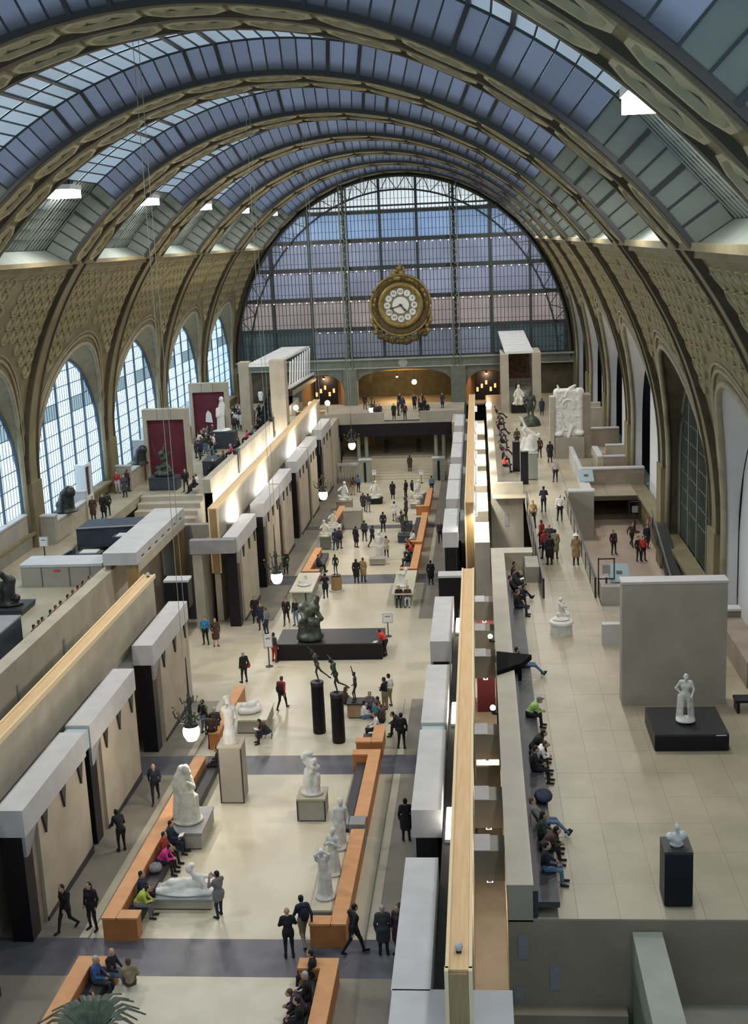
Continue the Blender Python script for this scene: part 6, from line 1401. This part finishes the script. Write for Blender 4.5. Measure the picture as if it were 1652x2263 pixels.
    (12.59, 69.58, 4.2, 'stand', 0, 'ch', 'bk', 'bald', 1.0, 'bald person at the back of the walkway group', ''),
    (12.2, 70.66, 4.2, 'stand', 1.0, 'rd', 'bk', 'b', 1.0, 'person in red by the left balustrade of the walkway', ''),
    (13.92, 66.87, 4.2, 'coat', 3.14, 'tn', 'bk', 'd', 1.0, 'person with a white hat and brown jacket at the right balustrade', ''),
    (13.59, 100.44, 4.2, 'stand', 0.2, 'br', 'bk', 'd', 1.0, 'person in brown with a tripod before the great relief', ''),
    (14.32, 98.28, 4.2, 'coat', 0, 'bk', 'bk', 'd', 1.0, 'person in black before the great relief', ''),
    (15.03, 124.45, 4.2, 'coat', 0, 'nv', 'bk', 'd', 1.0, 'person in dark blue beside the left pier of the great relief', ''),
    (11.9, 105.55, 4.2, 'stand', 0, 'br', 'bk', 'b', 1.0, 'person in brown behind the soaring white group', ''),
    (17.12, 77.22, 2.0, 'stand', 3.54, 'pu', 'bk', 'd', 0.93, 'person in plum alone on the lower right floor', ''),
    (18.52, 79.21, 2.0, 'walk', 3.54, 'br', 'bk', 'd', 0.93, 'person in dark brown at the left of the lower floor group', ''),
    (18.48, 75.43, 2.0, 'stand', 3.54, 'bk', 'bk', 'd', 0.93, 'person in black at the front of the lower floor group', ''),
    (18.75, 75.41, 2.0, 'stand', 3.54, 'red', 'bk', 'd', 0.93, 'person in a red jacket at the front of the lower floor group', ''),
    (19.4, 78.54, 2.0, 'coat', 3.54, 'nv', 'bk', 'd', 0.93, 'tall person in navy in the lower floor group', ''),
    (20.0, 81.15, 2.0, 'stand', 3.54, 'gp', 'jn', 'b', 0.93, 'person in a pink-grey top at the back of the lower floor group', ''),
    (20.0, 81.36, 2.0, 'stand', 3.54, 'rd', 'nv', 'b', 0.93, 'person in a red top at the far right of the lower floor group', ''),
    (17.0, 63.49, 2.0, 'stand', 0, 'bk', 'bk', 'd', 1.0, 'left of two dark heads above the top of the screen wall', ''),
    (18.1, 63.45, 2.0, 'stand', 0, 'bk', 'bk', 'd', 1.0, 'right of two dark heads above the top of the screen wall', ''),
    (19.3, 57.49, 4.2, 'coat', 1.57, 'bk', 'bk', 'd', 1.0, 'person in black with a red bag at the right picture edge', ''),
    (-13.88, 90.49, 4.2, 'walk', 3.14, 'bk', 'bk', 'd', 1.0, 'person in black walking in front of the nearer red panel', ''),
    (-18.56, 90.9, 4.2, 'stand', -0.6, 'br', 'bk', 'b', 1.0, 'person in brown left of the bronze warriors', ''),
    (-18.2, 80.91, 4.2, 'coat', 3.14, 'br', 'bk', 'd', 1.0, 'left person of the dark pair by the second left window', ''),
    (-17.7, 81.72, 4.2, 'coat', 3.14, 'bk', 'bk', 'd', 1.0, 'right person of the dark pair by the second left window', ''),
    (-19.2, 90.27, 4.2, 'stand', 3.14, 'rd', 'lg', 'd', 1.0, 'person in dark red and pale trousers by the second left window', ''),
    (-18.2, 88.78, 4.2, 'coat', 3.14, 'ch', 'bk', 'd', 1.0, 'person in charcoal behind the dark pair by the second left window', ''),
    (-17.6, 82.38, 4.2, 'stand', 0.4, 'gr', 'bk', 'd', 1.0, 'person in dark green at the edge of the left stairwell', ''),
    (-12.98, 54.62, 4.2, 'floor', -1.57, 'br', 'bk', 'd', 1.0, 'head of a person sitting low behind the near left parapet', 'heads along the near left parapet'),
    (-12.98, 55.32, 4.2, 'floor', -1.57, 'bk', 'bk', 'b', 1.0, 'head of a person sitting low behind the near left parapet', 'heads along the near left parapet'),
    (-12.98, 55.83, 4.2, 'floor', -1.57, 'gy', 'bk', 'd', 1.0, 'head of a person sitting low behind the near left parapet', 'heads along the near left parapet'),
    (-12.98, 57.01, 4.2, 'floor', -1.57, 'bk', 'bk', 'd', 1.0, 'head of a person sitting low behind the near left parapet', 'heads along the near left parapet'),
    (-12.98, 57.77, 4.2, 'floor', -1.57, 'rd', 'bk', 'b', 1.0, 'head of a person sitting low behind the near left parapet', 'heads along the near left parapet'),
    (-12.98, 58.54, 4.2, 'floor', -1.57, 'gy', 'bk', 'd', 1.0, 'head of a person sitting low behind the near left parapet', 'heads along the near left parapet'),
    (-12.98, 59.67, 4.2, 'floor', -1.57, 'red', 'bk', 'd', 1.0, 'head of a person sitting low behind the near left parapet', 'heads along the near left parapet'),
    (-12.98, 60.5, 4.2, 'floor', -1.57, 'bk', 'bk', 'b', 1.0, 'head of a person sitting low behind the near left parapet', 'heads along the near left parapet'),
    (-12.98, 61.35, 4.2, 'floor', -1.57, 'pk', 'bk', 'd', 1.0, 'head of a person sitting low behind the near left parapet', 'heads along the near left parapet'),
    (-12.98, 62.22, 4.2, 'floor', -1.57, 'bk', 'bk', 'd', 1.0, 'head of a person sitting low behind the near left parapet', 'heads along the near left parapet'),
    (-12.98, 63.29, 4.2, 'floor', -1.57, 'gp', 'bk', 'b', 1.0, 'head of a person sitting low behind the near left parapet', 'heads along the near left parapet'),
    (-15.37, 108.04, 4.2, 'stand', 5.28, 'br', 'bk', 'd', 1.0, 'person in the crowd between the bronze warriors and the white draped figure', 'crowd beside the dark block of the left terrace'),
    (-16.78, 109.4, 4.2, 'stand', 3.6, 'bk', 'bk', 'g', 1.0, 'person in the crowd between the bronze warriors and the white draped figure', 'crowd beside the dark block of the left terrace'),
    (-15.29, 106.39, 4.2, 'coat', 4.78, 'bk', 'bk', 'g', 1.0, 'person in the crowd between the bronze warriors and the white draped figure', 'crowd beside the dark block of the left terrace'),
    (-16.41, 105.05, 4.2, 'coat', 4.86, 'ch', 'bk', 'b', 1.0, 'person in the crowd between the bronze warriors and the white draped figure', 'crowd beside the dark block of the left terrace'),
    (-16.09, 105.93, 4.2, 'coat', 1.14, 'br', 'jn', 'b', 1.0, 'person in the crowd between the bronze warriors and the white draped figure', 'crowd beside the dark block of the left terrace'),
    (-15.79, 103.98, 4.2, 'walk', 0.41, 'nv', 'bk', 'b', 1.0, 'person in the crowd between the bronze warriors and the white draped figure', 'crowd beside the dark block of the left terrace'),
    (-16.86, 108.72, 4.2, 'walk', 1.16, 'wh', 'bk', 'd', 1.0, 'person in the crowd between the bronze warriors and the white draped figure', 'crowd beside the dark block of the left terrace'),
    (-14.99, 104.97, 4.2, 'walk', 5.31, 'bk', 'jn', 'b', 1.0, 'person in the crowd between the bronze warriors and the white draped figure', 'crowd beside the dark block of the left terrace'),
    (-15.26, 107.35, 4.2, 'stand', 4.75, 'wh', 'nv', 'b', 1.0, 'person in the crowd between the bronze warriors and the white draped figure', 'crowd beside the dark block of the left terrace'),
    (-16.52, 112.19, 4.2, 'walk', 5.4, 'bk', 'jn', 'd', 1.0, 'person in the crowd between the bronze warriors and the white draped figure', 'crowd beside the dark block of the left terrace'),
    (-15.94, 106.97, 4.2, 'stand', 6.2, 'gr', 'jn', 'd', 1.0, 'person in the crowd between the bronze warriors and the white draped figure', 'crowd beside the dark block of the left terrace'),
    (-17.09, 112.84, 4.2, 'stand', 5.03, 'gy', 'bk', 'd', 1.0, 'person in the crowd between the bronze warriors and the white draped figure', 'crowd beside the dark block of the left terrace'),
    (-16.6, 115.32, 4.2, 'stand', 0.67, 'kh', 'nv', 'd', 1.0, 'person in the crowd between the bronze warriors and the white draped figure', 'crowd beside the dark block of the left terrace'),
    (-16.47, 114.64, 4.2, 'stand', 6.03, 'gy', 'jn', 'b', 1.0, 'person in the crowd between the bronze warriors and the white draped figure', 'crowd beside the dark block of the left terrace'),
    (-17.0, 111.18, 4.2, 'stand', 5.16, 'gr', 'bk', 'g', 1.0, 'person in the crowd between the bronze warriors and the white draped figure', 'crowd beside the dark block of the left terrace'),
    (-16.16, 108.24, 4.2, 'stand', 4.77, 'gy', 'nv', 'g', 1.0, 'person in the crowd between the bronze warriors and the white draped figure', 'crowd beside the dark block of the left terrace'),
    (-16.93, 110.31, 4.2, 'walk', 2.18, 'gy', 'jn', 'b', 1.0, 'person in the crowd between the bronze warriors and the white draped figure', 'crowd beside the dark block of the left terrace'),
    (-16.63, 113.41, 4.2, 'coat', 2.63, 'gr', 'nv', 'g', 1.0, 'person in the crowd between the bronze warriors and the white draped figure', 'crowd beside the dark block of the left terrace'),
    (-16.16, 123.88, 4.2, 'coat', 6.08, 'bk', 'nv', 'd', 1.0, 'person in the dark crowd in front of the far left stair tower', 'crowd before the far left stair tower'),
    (-15.6, 125.8, 4.2, 'stand', 2.7, 'br', 'jn', 'b', 1.0, 'person in the dark crowd in front of the far left stair tower', 'crowd before the far left stair tower'),
    (-16.2, 124.76, 4.2, 'walk', 0.9, 'bk', 'bk', 'g', 1.0, 'person in the dark crowd in front of the far left stair tower', 'crowd before the far left stair tower'),
    (-16.09, 127.05, 4.2, 'coat', 5.87, 'bk', 'bk', 'g', 1.0, 'person in the dark crowd in front of the far left stair tower', 'crowd before the far left stair tower'),
    (-15.96, 121.52, 4.2, 'walk', 3.09, 'wh', 'bk', 'd', 1.0, 'person in the dark crowd in front of the far left stair tower', 'crowd before the far left stair tower'),
    (-14.73, 124.47, 4.2, 'coat', 0.09, 'kh', 'jn', 'g', 1.0, 'person in the dark crowd in front of the far left stair tower', 'crowd before the far left stair tower'),
    (-15.38, 126.44, 4.2, 'walk', 2.92, 'bk', 'nv', 'd', 1.0, 'person in the dark crowd in front of the far left stair tower', 'crowd before the far left stair tower'),
    (-16.64, 126.13, 4.2, 'stand', 0.43, 'br', 'nv', 'd', 1.0, 'person in the dark crowd in front of the far left stair tower', 'crowd before the far left stair tower'),
    (-15.31, 121.15, 4.2, 'coat', 6.24, 'wh', 'bk', 'd', 1.0, 'person in the dark crowd in front of the far left stair tower', 'crowd before the far left stair tower'),
    (-16.99, 127.81, 4.2, 'stand', 3.18, 'wh', 'bk', 'g', 1.0, 'person in the dark crowd in front of the far left stair tower', 'crowd before the far left stair tower'),
    (-16.25, 119.41, 4.2, 'coat', 4.71, 'bk', 'jn', 'd', 1.0, 'person in the dark crowd in front of the far left stair tower', 'crowd before the far left stair tower'),
    (-15.52, 127.88, 4.2, 'coat', 4.65, 'kh', 'bk', 'd', 1.0, 'person in the dark crowd in front of the far left stair tower', 'crowd before the far left stair tower'),
    (-17.62, 126.31, 4.2, 'stand', 5.58, 'wh', 'nv', 'd', 1.0, 'person in the dark crowd in front of the far left stair tower', 'crowd before the far left stair tower'),
    (-17.41, 123.87, 4.2, 'stand', 5.1, 'kh', 'bk', 'b', 1.0, 'person in the dark crowd in front of the far left stair tower', 'crowd before the far left stair tower'),
    (-17.38, 124.91, 4.2, 'walk', 5.96, 'bk', 'bk', 'g', 1.0, 'person in the dark crowd in front of the far left stair tower', 'crowd before the far left stair tower'),
    (-16.81, 123.42, 4.2, 'coat', 3.34, 'wh', 'bk', 'd', 1.0, 'person in the dark crowd in front of the far left stair tower', 'crowd before the far left stair tower'),
    (-15.56, 122.48, 4.2, 'coat', 6.14, 'bk', 'bk', 'g', 1.0, 'person in the dark crowd in front of the far left stair tower', 'crowd before the far left stair tower'),
    (-16.61, 122.22, 4.2, 'stand', 3.21, 'ch', 'jn', 'd', 1.0, 'person in the dark crowd in front of the far left stair tower', 'crowd before the far left stair tower'),
    (-14.66, 127.58, 4.2, 'walk', 4.32, 'gr', 'bk', 'g', 1.0, 'person in the dark crowd in front of the far left stair tower', 'crowd before the far left stair tower'),
    (-14.49, 126.7, 4.2, 'walk', 2.43, 'bk', 'nv', 'd', 1.0, 'person in the dark crowd in front of the far left stair tower', 'crowd before the far left stair tower'),
    (-17.74, 127.07, 4.2, 'walk', 1.09, 'bk', 'bk', 'g', 1.0, 'person in the dark crowd in front of the far left stair tower', 'crowd before the far left stair tower'),
    (-16.05, 123.19, 4.2, 'stand', 3.62, 'nv', 'jn', 'b', 1.0, 'person in the dark crowd in front of the far left stair tower', 'crowd before the far left stair tower'),
    (-15.64, 118.88, 4.2, 'stand', 0.33, 'br', 'bk', 'g', 1.0, 'person in the dark crowd in front of the far left stair tower', 'crowd before the far left stair tower'),
    (-16.59, 120.68, 4.2, 'stand', 5.4, 'bk', 'bk', 'd', 1.0, 'person in the dark crowd in front of the far left stair tower', 'crowd before the far left stair tower'),
    (-14.69, 123.6, 4.2, 'coat', 1.65, 'gr', 'bk', 'g', 1.0, 'person in the dark crowd in front of the far left stair tower', 'crowd before the far left stair tower'),
    (-17.12, 126.78, 4.2, 'stand', 5.9, 'gr', 'nv', 'd', 1.0, 'person in the dark crowd in front of the far left stair tower', 'crowd before the far left stair tower'),
    (-15.42, 125.07, 4.2, 'stand', 3.41, 'gr', 'bk', 'd', 1.0, 'person in the dark crowd in front of the far left stair tower', 'crowd before the far left stair tower'),
    (-14.99, 121.77, 4.2, 'coat', 4.18, 'kh', 'bk', 'g', 1.0, 'person in the dark crowd in front of the far left stair tower', 'crowd before the far left stair tower'),
    (-16.05, 124.55, 4.2, 'stand', 3.14, 'red', 'bk', 'd', 1.0, 'person in an orange-red jacket among the far left crowd', ''),
    (-16.19, 137.52, 4.5, 'coat', 0, 'wh', 'bk', 'd', 1.0, 'person in a white jacket on the steps of the far left stair tower', ''),
    (-13.0, 89.51, 4.2, 'sit', 1.57, 'bk', 'bk', 'd', 1.0, 'person sitting low against the far left parapet', 'sitters along the far left parapet'),
    (-13.0, 90.32, 4.2, 'sit', 1.57, 'wh', 'bk', 'b', 1.0, 'person sitting low against the far left parapet', 'sitters along the far left parapet'),
    (-13.0, 96.53, 4.2, 'sit', 1.57, 'bk', 'bk', 'g', 1.0, 'person sitting low against the far left parapet', 'sitters along the far left parapet'),
    (-13.0, 98.53, 4.2, 'sit', 1.57, 'br', 'bk', 'd', 1.0, 'person sitting low against the far left parapet', 'sitters along the far left parapet'),
    (-13.0, 100.62, 4.2, 'sit', 1.57, 'br', 'bk', 'b', 1.0, 'person sitting low against the far left parapet', 'sitters along the far left parapet'),
    (-13.0, 103.9, 4.2, 'sit', 1.57, 'pk', 'bk', 'g', 1.0, 'person sitting low against the far left parapet', 'sitters along the far left parapet'),
    (-13.0, 107.41, 4.2, 'sit', 1.57, 'bk', 'bk', 'd', 1.0, 'person sitting low against the far left parapet', 'sitters along the far left parapet'),
    (-13.0, 111.68, 4.2, 'sit', 1.57, 'pk', 'bk', 'b', 1.0, 'person sitting low against the far left parapet', 'sitters along the far left parapet'),
    (-13.0, 114.33, 4.2, 'sit', 1.57, 'gy', 'bk', 'g', 1.0, 'person sitting low against the far left parapet', 'sitters along the far left parapet'),
    (-13.0, 119.48, 4.2, 'sit', 1.57, 'bk', 'bk', 'd', 1.0, 'person sitting low against the far left parapet', 'sitters along the far left parapet'),
    (-13.0, 124.09, 4.2, 'sit', 1.57, 'ch', 'bk', 'b', 1.0, 'person sitting low against the far left parapet', 'sitters along the far left parapet'),
    (-0.31, 137.53, 3.55, 'stand', 4.05, 'bk', 'bk', 'd', 1.0, 'dark figure in the dim crowd on the entrance balcony', 'crowd on the entrance balcony'),
    (2.04, 134.71, 3.55, 'coat', 4.67, 'nv', 'bk', 'd', 1.0, 'dark figure in the dim crowd on the entrance balcony', 'crowd on the entrance balcony'),
    (-0.14, 131.96, 3.55, 'stand', 4.62, 'ch', 'bk', 'b', 1.0, 'dark figure in the dim crowd on the entrance balcony', 'crowd on the entrance balcony'),
    (1.45, 136.48, 3.55, 'coat', 2.79, 'bk', 'bk', 'd', 1.0, 'dark figure in the dim crowd on the entrance balcony', 'crowd on the entrance balcony'),
    (0.8, 128.93, 3.55, 'stand', 2.67, 'br', 'bk', 'd', 1.0, 'dark figure in the dim crowd on the entrance balcony', 'crowd on the entrance balcony'),
    (-2.58, 130.8, 3.55, 'coat', 1.08, 'br', 'bk', 'd', 1.0, 'dark figure in the dim crowd on the entrance balcony', 'crowd on the entrance balcony'),
    (0.27, 134.12, 3.55, 'stand', 0.16, 'nv', 'bk', 'b', 1.0, 'dark figure in the dim crowd on the entrance balcony', 'crowd on the entrance balcony'),
    (0.16, 135.08, 3.55, 'coat', 3.79, 'nv', 'bk', 'd', 1.0, 'dark figure in the dim crowd on the entrance balcony', 'crowd on the entrance balcony'),
    (-4.27, 137.75, 3.55, 'stand', 6.21, 'bk', 'bk', 'd', 1.0, 'dark figure in the dim crowd on the entrance balcony', 'crowd on the entrance balcony'),
    (2.43, 130.91, 3.55, 'coat', 3.35, 'bk', 'bk', 'd', 1.0, 'dark figure in the dim crowd on the entrance balcony', 'crowd on the entrance balcony'),
    (-2.27, 128.93, 3.55, 'stand', 2.69, 'ch', 'bk', 'd', 1.0, 'dark figure in the dim crowd on the entrance balcony', 'crowd on the entrance balcony'),
    (2.75, 132.79, 3.55, 'coat', 1.04, 'bk', 'bk', 'd', 1.0, 'dark figure in the dim crowd on the entrance balcony', 'crowd on the entrance balcony'),
    (2.36, 131.07, 3.55, 'stand', 2.53, 'br', 'bk', 'd', 1.0, 'dark figure in the dim crowd on the entrance balcony', 'crowd on the entrance balcony'),
    (-0.4, 129.16, 3.55, 'coat', 2.86, 'bk', 'bk', 'b', 1.0, 'dark figure in the dim crowd on the entrance balcony', 'crowd on the entrance balcony'),
    (2.34, 137.29, 3.55, 'stand', 1.67, 'bk', 'bk', 'd', 1.0, 'dark figure in the dim crowd on the entrance balcony', 'crowd on the entrance balcony'),
    (4.58, 136.83, 3.55, 'coat', 2.61, 'nv', 'bk', 'b', 1.0, 'dark figure in the dim crowd on the entrance balcony', 'crowd on the entrance balcony'),
    (-1.93, 129.2, 3.55, 'coat', 3.14, 'br', 'bk', 'd', 1.0, 'person in brown leaning on the gap of the entrance balcony', ''),
    (3.14, 129.2, 3.55, 'coat', 3.14, 'bk', 'bk', 'd', 1.0, 'person in black sitting on the ledge of the entrance balcony', ''),
    (-1.52, 131.5, -0.45, 'coat', 0, 'bk', 'bk', 'd', 1.0, 'left dark figure under the entrance balcony', ''),
    (1.99, 131.5, -0.45, 'coat', 0, 'bk', 'bk', 'd', 1.0, 'right dark figure under the entrance balcony', ''),
    (12.9, 131.2, 5.2, 'coat', 3.14, 'nv', 'bk', 'd', 1.0, 'person in navy descending the far right portal steps', ''),
    (13.4, 129.9, 4.55, 'stand', 3.14, 'lg', 'nv', 'd', 1.0, 'person in pale grey on the lowest far right portal steps', ''),
]
CLOTH = dict(bk=(.014,.014,.017), ch=(.045,.045,.05), nv=(.02,.025,.05), br=(.06,.035,.025), pu=(.055,.025,.05), gy=(.16,.16,.165), kh=(.22,.18,.11), tn=(.30,.21,.10), be=(.42,.37,.27), wh=(.68,.68,.68),
    rd=(.28,.03,.03), red=(.55,.045,.03), bl=(.03,.22,.42), bl2=(.04,.09,.22), jn=(.10,.17,.27), lg=(.42,.45,.48), lm=(.38,.47,.08), ap=(.27,.44,.13), mg=(.50,.03,.20), gr=(.03,.045,.03), tl=(.03,.16,.20), gp=(.34,.27,.28), pk=(.50,.06,.10), sk=(.50,.33,.25))
for k, c in CLOTH.items(): M['cl_'+k] = mat('cloth_'+k, c, .8, tuple(min(1, q*1.35+.004) for q in c), 7, 3)
for k, c in dict(d=(.012,.010,.009), b=(.075,.04,.02), g=(.33,.32,.30)).items(): M['hair_'+k] = mat('hair_'+k, c, .55, tuple(q*1.6+.003 for q in c), 25, 3)
M['skin'] = mat('skin', (.50,.29,.20), .55, (.56,.34,.245), 6)
M['shoe'] = mat('dark_shoe', (.015,.013,.012), .45)
POSE = {}
def mk(name, j=None, style=None, **kw):
    P, J = figure(j, **kw); e = face_bits(hands(J), J, 3)
    me = body_mesh('person', P, ('skin', 'cl_bk', 'cl_bk', 'shoe'), .0185, e)
    hm = {}
    for st in ('short', 'long', 'cap'):
        V, F = surface(hair_mesh(J, st), .02); h = bpy.data.meshes.new('hair'); h.from_pydata([tuple(q) for q in V], [], [tuple(int(i) for i in f) for f in F]); h.polygons.foreach_set('use_smooth', [True]*len(h.polygons)); h.materials.append(M['hair_d']); hm[st] = h
    POSE[name] = (me, hm)
mk('stand', dict(knL=(-.12,.05,.5), anL=(-.16,.02,.09)))
mk('cross', dict(elR=(.26,.08,1.16), wrR=(-.06,.20,1.20), elL=(-.26,.08,1.14), wrL=(.06,.19,1.14)))
mk('walk', dict(hiR=(.09,.02,.91), knR=(.10,.20,.50), anR=(.10,.30,.10), knL=(-.10,-.06,.50), anL=(-.10,-.38,.16), toeL=(0,.13,-.11), elR=(.25,-.16,1.14), wrR=(.24,-.18,.90), elL=(-.25,.08,1.14), wrL=(-.23,.24,.97), chest=(0,.05,1.28), neck=(0,.06,1.47), head=(0,.10,1.60)))
mk('coat', dict(elR=(.25,-.02,1.12), wrR=(.20,.12,.95)), coat=.85, bulk=1.06)
mk('photo', dict(elR=(.27,.16,1.22), wrR=(.10,.32,1.42), elL=(-.27,.16,1.22), wrL=(-.10,.32,1.42), knR=(.12,.08,.5), anR=(.13,.10,.09)), coat=.4)
mk('stoop', dict(pel=(0,-.06,.93), chest=(0,.14,1.20), neck=(0,.27,1.34), head=(0,.36,1.42), shR=(.17,.22,1.30), shL=(-.17,.22,1.30), elR=(.24,.26,1.02), wrR=(.14,.44,.94), elL=(-.24,.26,1.02), wrL=(-.14,.44,.94), hiR=(.09,-.05,.90), hiL=(-.09,-.05,.90)))
SIT = dict(pel=(0,0,.57), chest=(0,.0,.90), neck=(0,.02,1.09), head=(0,.06,1.22), shR=(.185,0,1.02), shL=(-.185,0,1.02), elR=(.25,.08,.78), wrR=(.13,.30,.68), elL=(-.25,.08,.78), wrL=(-.13,.30,.68),
    hiR=(.09,.04,.55), hiL=(-.09,.04,.55), knR=(.13,.44,.52), knL=(-.13,.44,.52), anR=(.13,.46,.10), anL=(-.12,.50,.10))
mk('sit', SIT)
mk('lean', dict(SIT, chest=(0,.20,.86), neck=(0,.32,1.00), head=(0,.42,1.08), shR=(.18,.28,.95), shL=(-.18,.28,.95), elR=(.20,.36,.70), wrR=(.05,.52,.66), elL=(-.20,.36,.70), wrL=(-.05,.52,.66)))
mk('back', dict(SIT, chest=(0,-.16,.86), neck=(0,-.24,1.04), head=(0,-.24,1.17), shR=(.19,-.2,.98), shL=(-.19,-.2,.98), elR=(.27,-.05,.76), wrR=(.13,.16,.68), elL=(-.27,-.05,.76), wrL=(-.13,.16,.68), pel=(0,.02,.57), knR=(.12,.50,.52), knL=(-.12,.46,.52), anR=(.14,.88,.16), anL=(-.10,.80,.12), toeR=(0,.08,.10), toeL=(0,.12,.05)))
mk('floor', dict(SIT, pel=(0,0,.13), chest=(0,.03,.46), neck=(0,.06,.65), head=(0,.10,.78), shR=(.17,.03,.58), shL=(-.17,.03,.58), elR=(.24,.10,.34), wrR=(.16,.30,.26), elL=(-.24,.10,.34), wrL=(-.16,.30,.26), hiR=(.09,.05,.12), hiL=(-.09,.05,.12), knR=(.28,.36,.24), knL=(-.28,.36,.24), anR=(-.06,.40,.09), anL=(.08,.48,.09), toeR=(-.12,.03,-.03), toeL=(.12,.03,-.03)))
SK = [M['skin']]
for x, y, z, pose, rz, top, legs, hair, sc, label, group in PEOPLE:
    me, hm = POSE[pose]; o = put('person', me, None, (x, y, z), rz); o.scale = (sc,)*3; tag(o, label, 'person', group or None)
    for i, mt in ((1, 'cl_'+top), (2, 'cl_'+legs)):
        o.material_slots[i].link = 'OBJECT'; o.material_slots[i].material = M[mt]
    if hair != 'bald':
        st = 'long' if hair in ('dl', 'bl') else 'cap' if hair in ('cap', 'hood') else 'short'
        h = put('cap' if hair == 'cap' else 'hood' if hair == 'hood' else 'hair', hm[st], o); h.material_slots[0].link = 'OBJECT'
        h.material_slots[0].material = M['cl_gy'] if hair == 'cap' else M['cl_bk'] if hair == 'hood' else M['hair_'+hair[0]]
# ---- things people carry or have put down
def near(label): return [q for q in PEOPLE if q[9] == label][0]
def held(px, dx, dy, dz):
    c, s = math.cos(px[4]), math.sin(px[4]); return (px[0]+dx*c-dy*s, px[1]+dx*s+dy*c, px[2]+dz)
def bag(name, label, cat, loc, r, mt, rz=0):
    t = thing(name, label, cat, loc, rz); MB().ball((0,0,0), r, 12, 8).build('body', mt, t, smooth=True)
    MB().tube([(-r[0]*.5,0,r[2]*.8),(-r[0]*.35,0,r[2]*1.35),(r[0]*.35,0,r[2]*1.35),(r[0]*.5,0,r[2]*.8)], .012, 5).build('strap', 'charcoal', t)
q = near('person in a red top with a black rucksack in the middle of the nave'); bag('rucksack', 'black rucksack on the back of the red-topped person', 'bag', held(q, 0, -.26, 1.2), (.17,.12,.25), 'cl_bk', q[4])
q = near('person in black holding a red bag in the open floor left of the black plinth'); bag('handbag', 'dark red bag held by the person in black left of the black plinth', 'bag', held(q, .33, .08, .88), (.12,.07,.15), 'cl_rd', q[4])
q = near('person with dark hair, dark jacket and khaki trousers by the marble women'); bag('rucksack', 'black rucksack worn by the khaki-trousered person', 'bag', held(q, 0, -.22, 1.2), (.16,.12,.24), 'cl_bk', q[4])
q = near('person in black with a red bag at the right picture edge'); bag('handbag', 'bright red bag carried at the right picture edge', 'bag', held(q, .1, .28, 1.1), (.14,.1,.26), 'cl_pk', q[4])
bag('satchel', 'grey satchel lying on the left bench between the sitters', 'bag', (-3.3, 39.3, fz(39.3)+.62), (.25,.3,.16), 'cl_gy'); bag('coat_pile', 'pile of dark coats lying on the near terrace bench', 'coat', (10.5, 36.7, TZ+.6), (.3,.45,.16), 'cl_nv'); bag('coat_pile', 'pile of black coats beside the white shirt on the terrace bench', 'coat', (10.45, 40.0, TZ+.6), (.28,.4,.16), 'cl_bk')
for lab, who, off in (('white sheet held by the navy reader below the draped marble woman', 'person in navy reading a white sheet below the draped marble woman', (0,.42,.74)), ('white paper in the hands of the stooping hooded person', 'hooded person in black stooping over a white paper by the left gallery wall', (0,.53,.95)), ('white sheet held on the far end of the terrace bench', 'person in charcoal holding a white sheet on the far end of the terrace bench', (0,.40,.74)), ('white sketch pad on the lap of the sketching person', 'person in dark brown sketching on the folding stool', (0,.55,.72))):
    q = near(who); t = thing('paper_sheet', lab, 'paper', held(q, *off), q[4]); MB().hexa([(-.15,-.1,0),(.15,-.1,0),(.15,.1,.06),(-.15,.1,.06)], [(-.15,-.1,.01),(.15,-.1,.01),(.15,.1,.07),(-.15,.1,.07)]).build('sheet', 'paper', t)
q = near('person with a white hat and brown jacket at the right balustrade'); t = thing('sun_hat', 'white hat on the person at the right balustrade', 'hat', held(q, 0, .02, 1.72)); MB().lathe([(.19,-.02),(.19,0),(.11,.02),(.10,.1),(.02,.12)], n=16).build('crown', 'paper', t, smooth=True)
t = thing('camera_tripod', 'dark tripod beside the person in brown before the great relief', 'tripod', (14.35, 98.3, TZ))
for k in range(3): a = 2*PI*k/3; MB().bar((.4*math.cos(a), .4*math.sin(a), 0), (0, 0, 1.2), .035).build('leg', 'charcoal', t)
MB().box(-.08,.08,-.1,.1,1.2,1.35).build('head', 'charcoal', t)
# ---- floodlights tucked into the skylight troughs
def flood(x, y, z, vis_label, power):
    t = thing('floodlight', vis_label, 'floodlight', (x, y, z), group='floodlights in the vault')
    MB().box(-.85, .85, -.95, .95, .05, .30).build('housing', 'white_metal', t)
    MB().box(-.8, .8, -.9, .9, -.36, .05).build('lamp_face', 'flood', t)
    [MB().bar((q,0,.3), (q,0,.8), .08).build('bracket', 'iron', t) for q in (-.5, .5)]
    l = bpy.data.lights.new('flood_light', 'AREA'); l.shape = 'RECTANGLE'; l.size = 1.1; l.size_y = 1.7; l.energy = power; l.color = (1, .955, .89)
    o = bpy.data.objects.new('flood_light', l); col.objects.link(o); o.parent = t; o.location = (-.25 if x > 0 else .25, 0, -.42); o.rotation_euler = (0, .5 if x > 0 else -.5, 0)
    return t
for k in range(-2, 6):
    y = Y1+(k+.5)*BAY; n = 6-k
    for s, sd in ((-1, 'left'), (1, 'right')):
        flood(s*(13.35 if s < 0 or k < 0 else 14.0), y, 25.75 if s < 0 or k < 0 else 25.4, 'glaring white floodlight on the %s side of vault bay, %s from the clock wall' % (sd, ['nearest','second','third','fourth','fifth','sixth','seventh','eighth'][n-1]), LAMP_W*(.2 if k == -2 else .7 if k == -1 else 1.06))
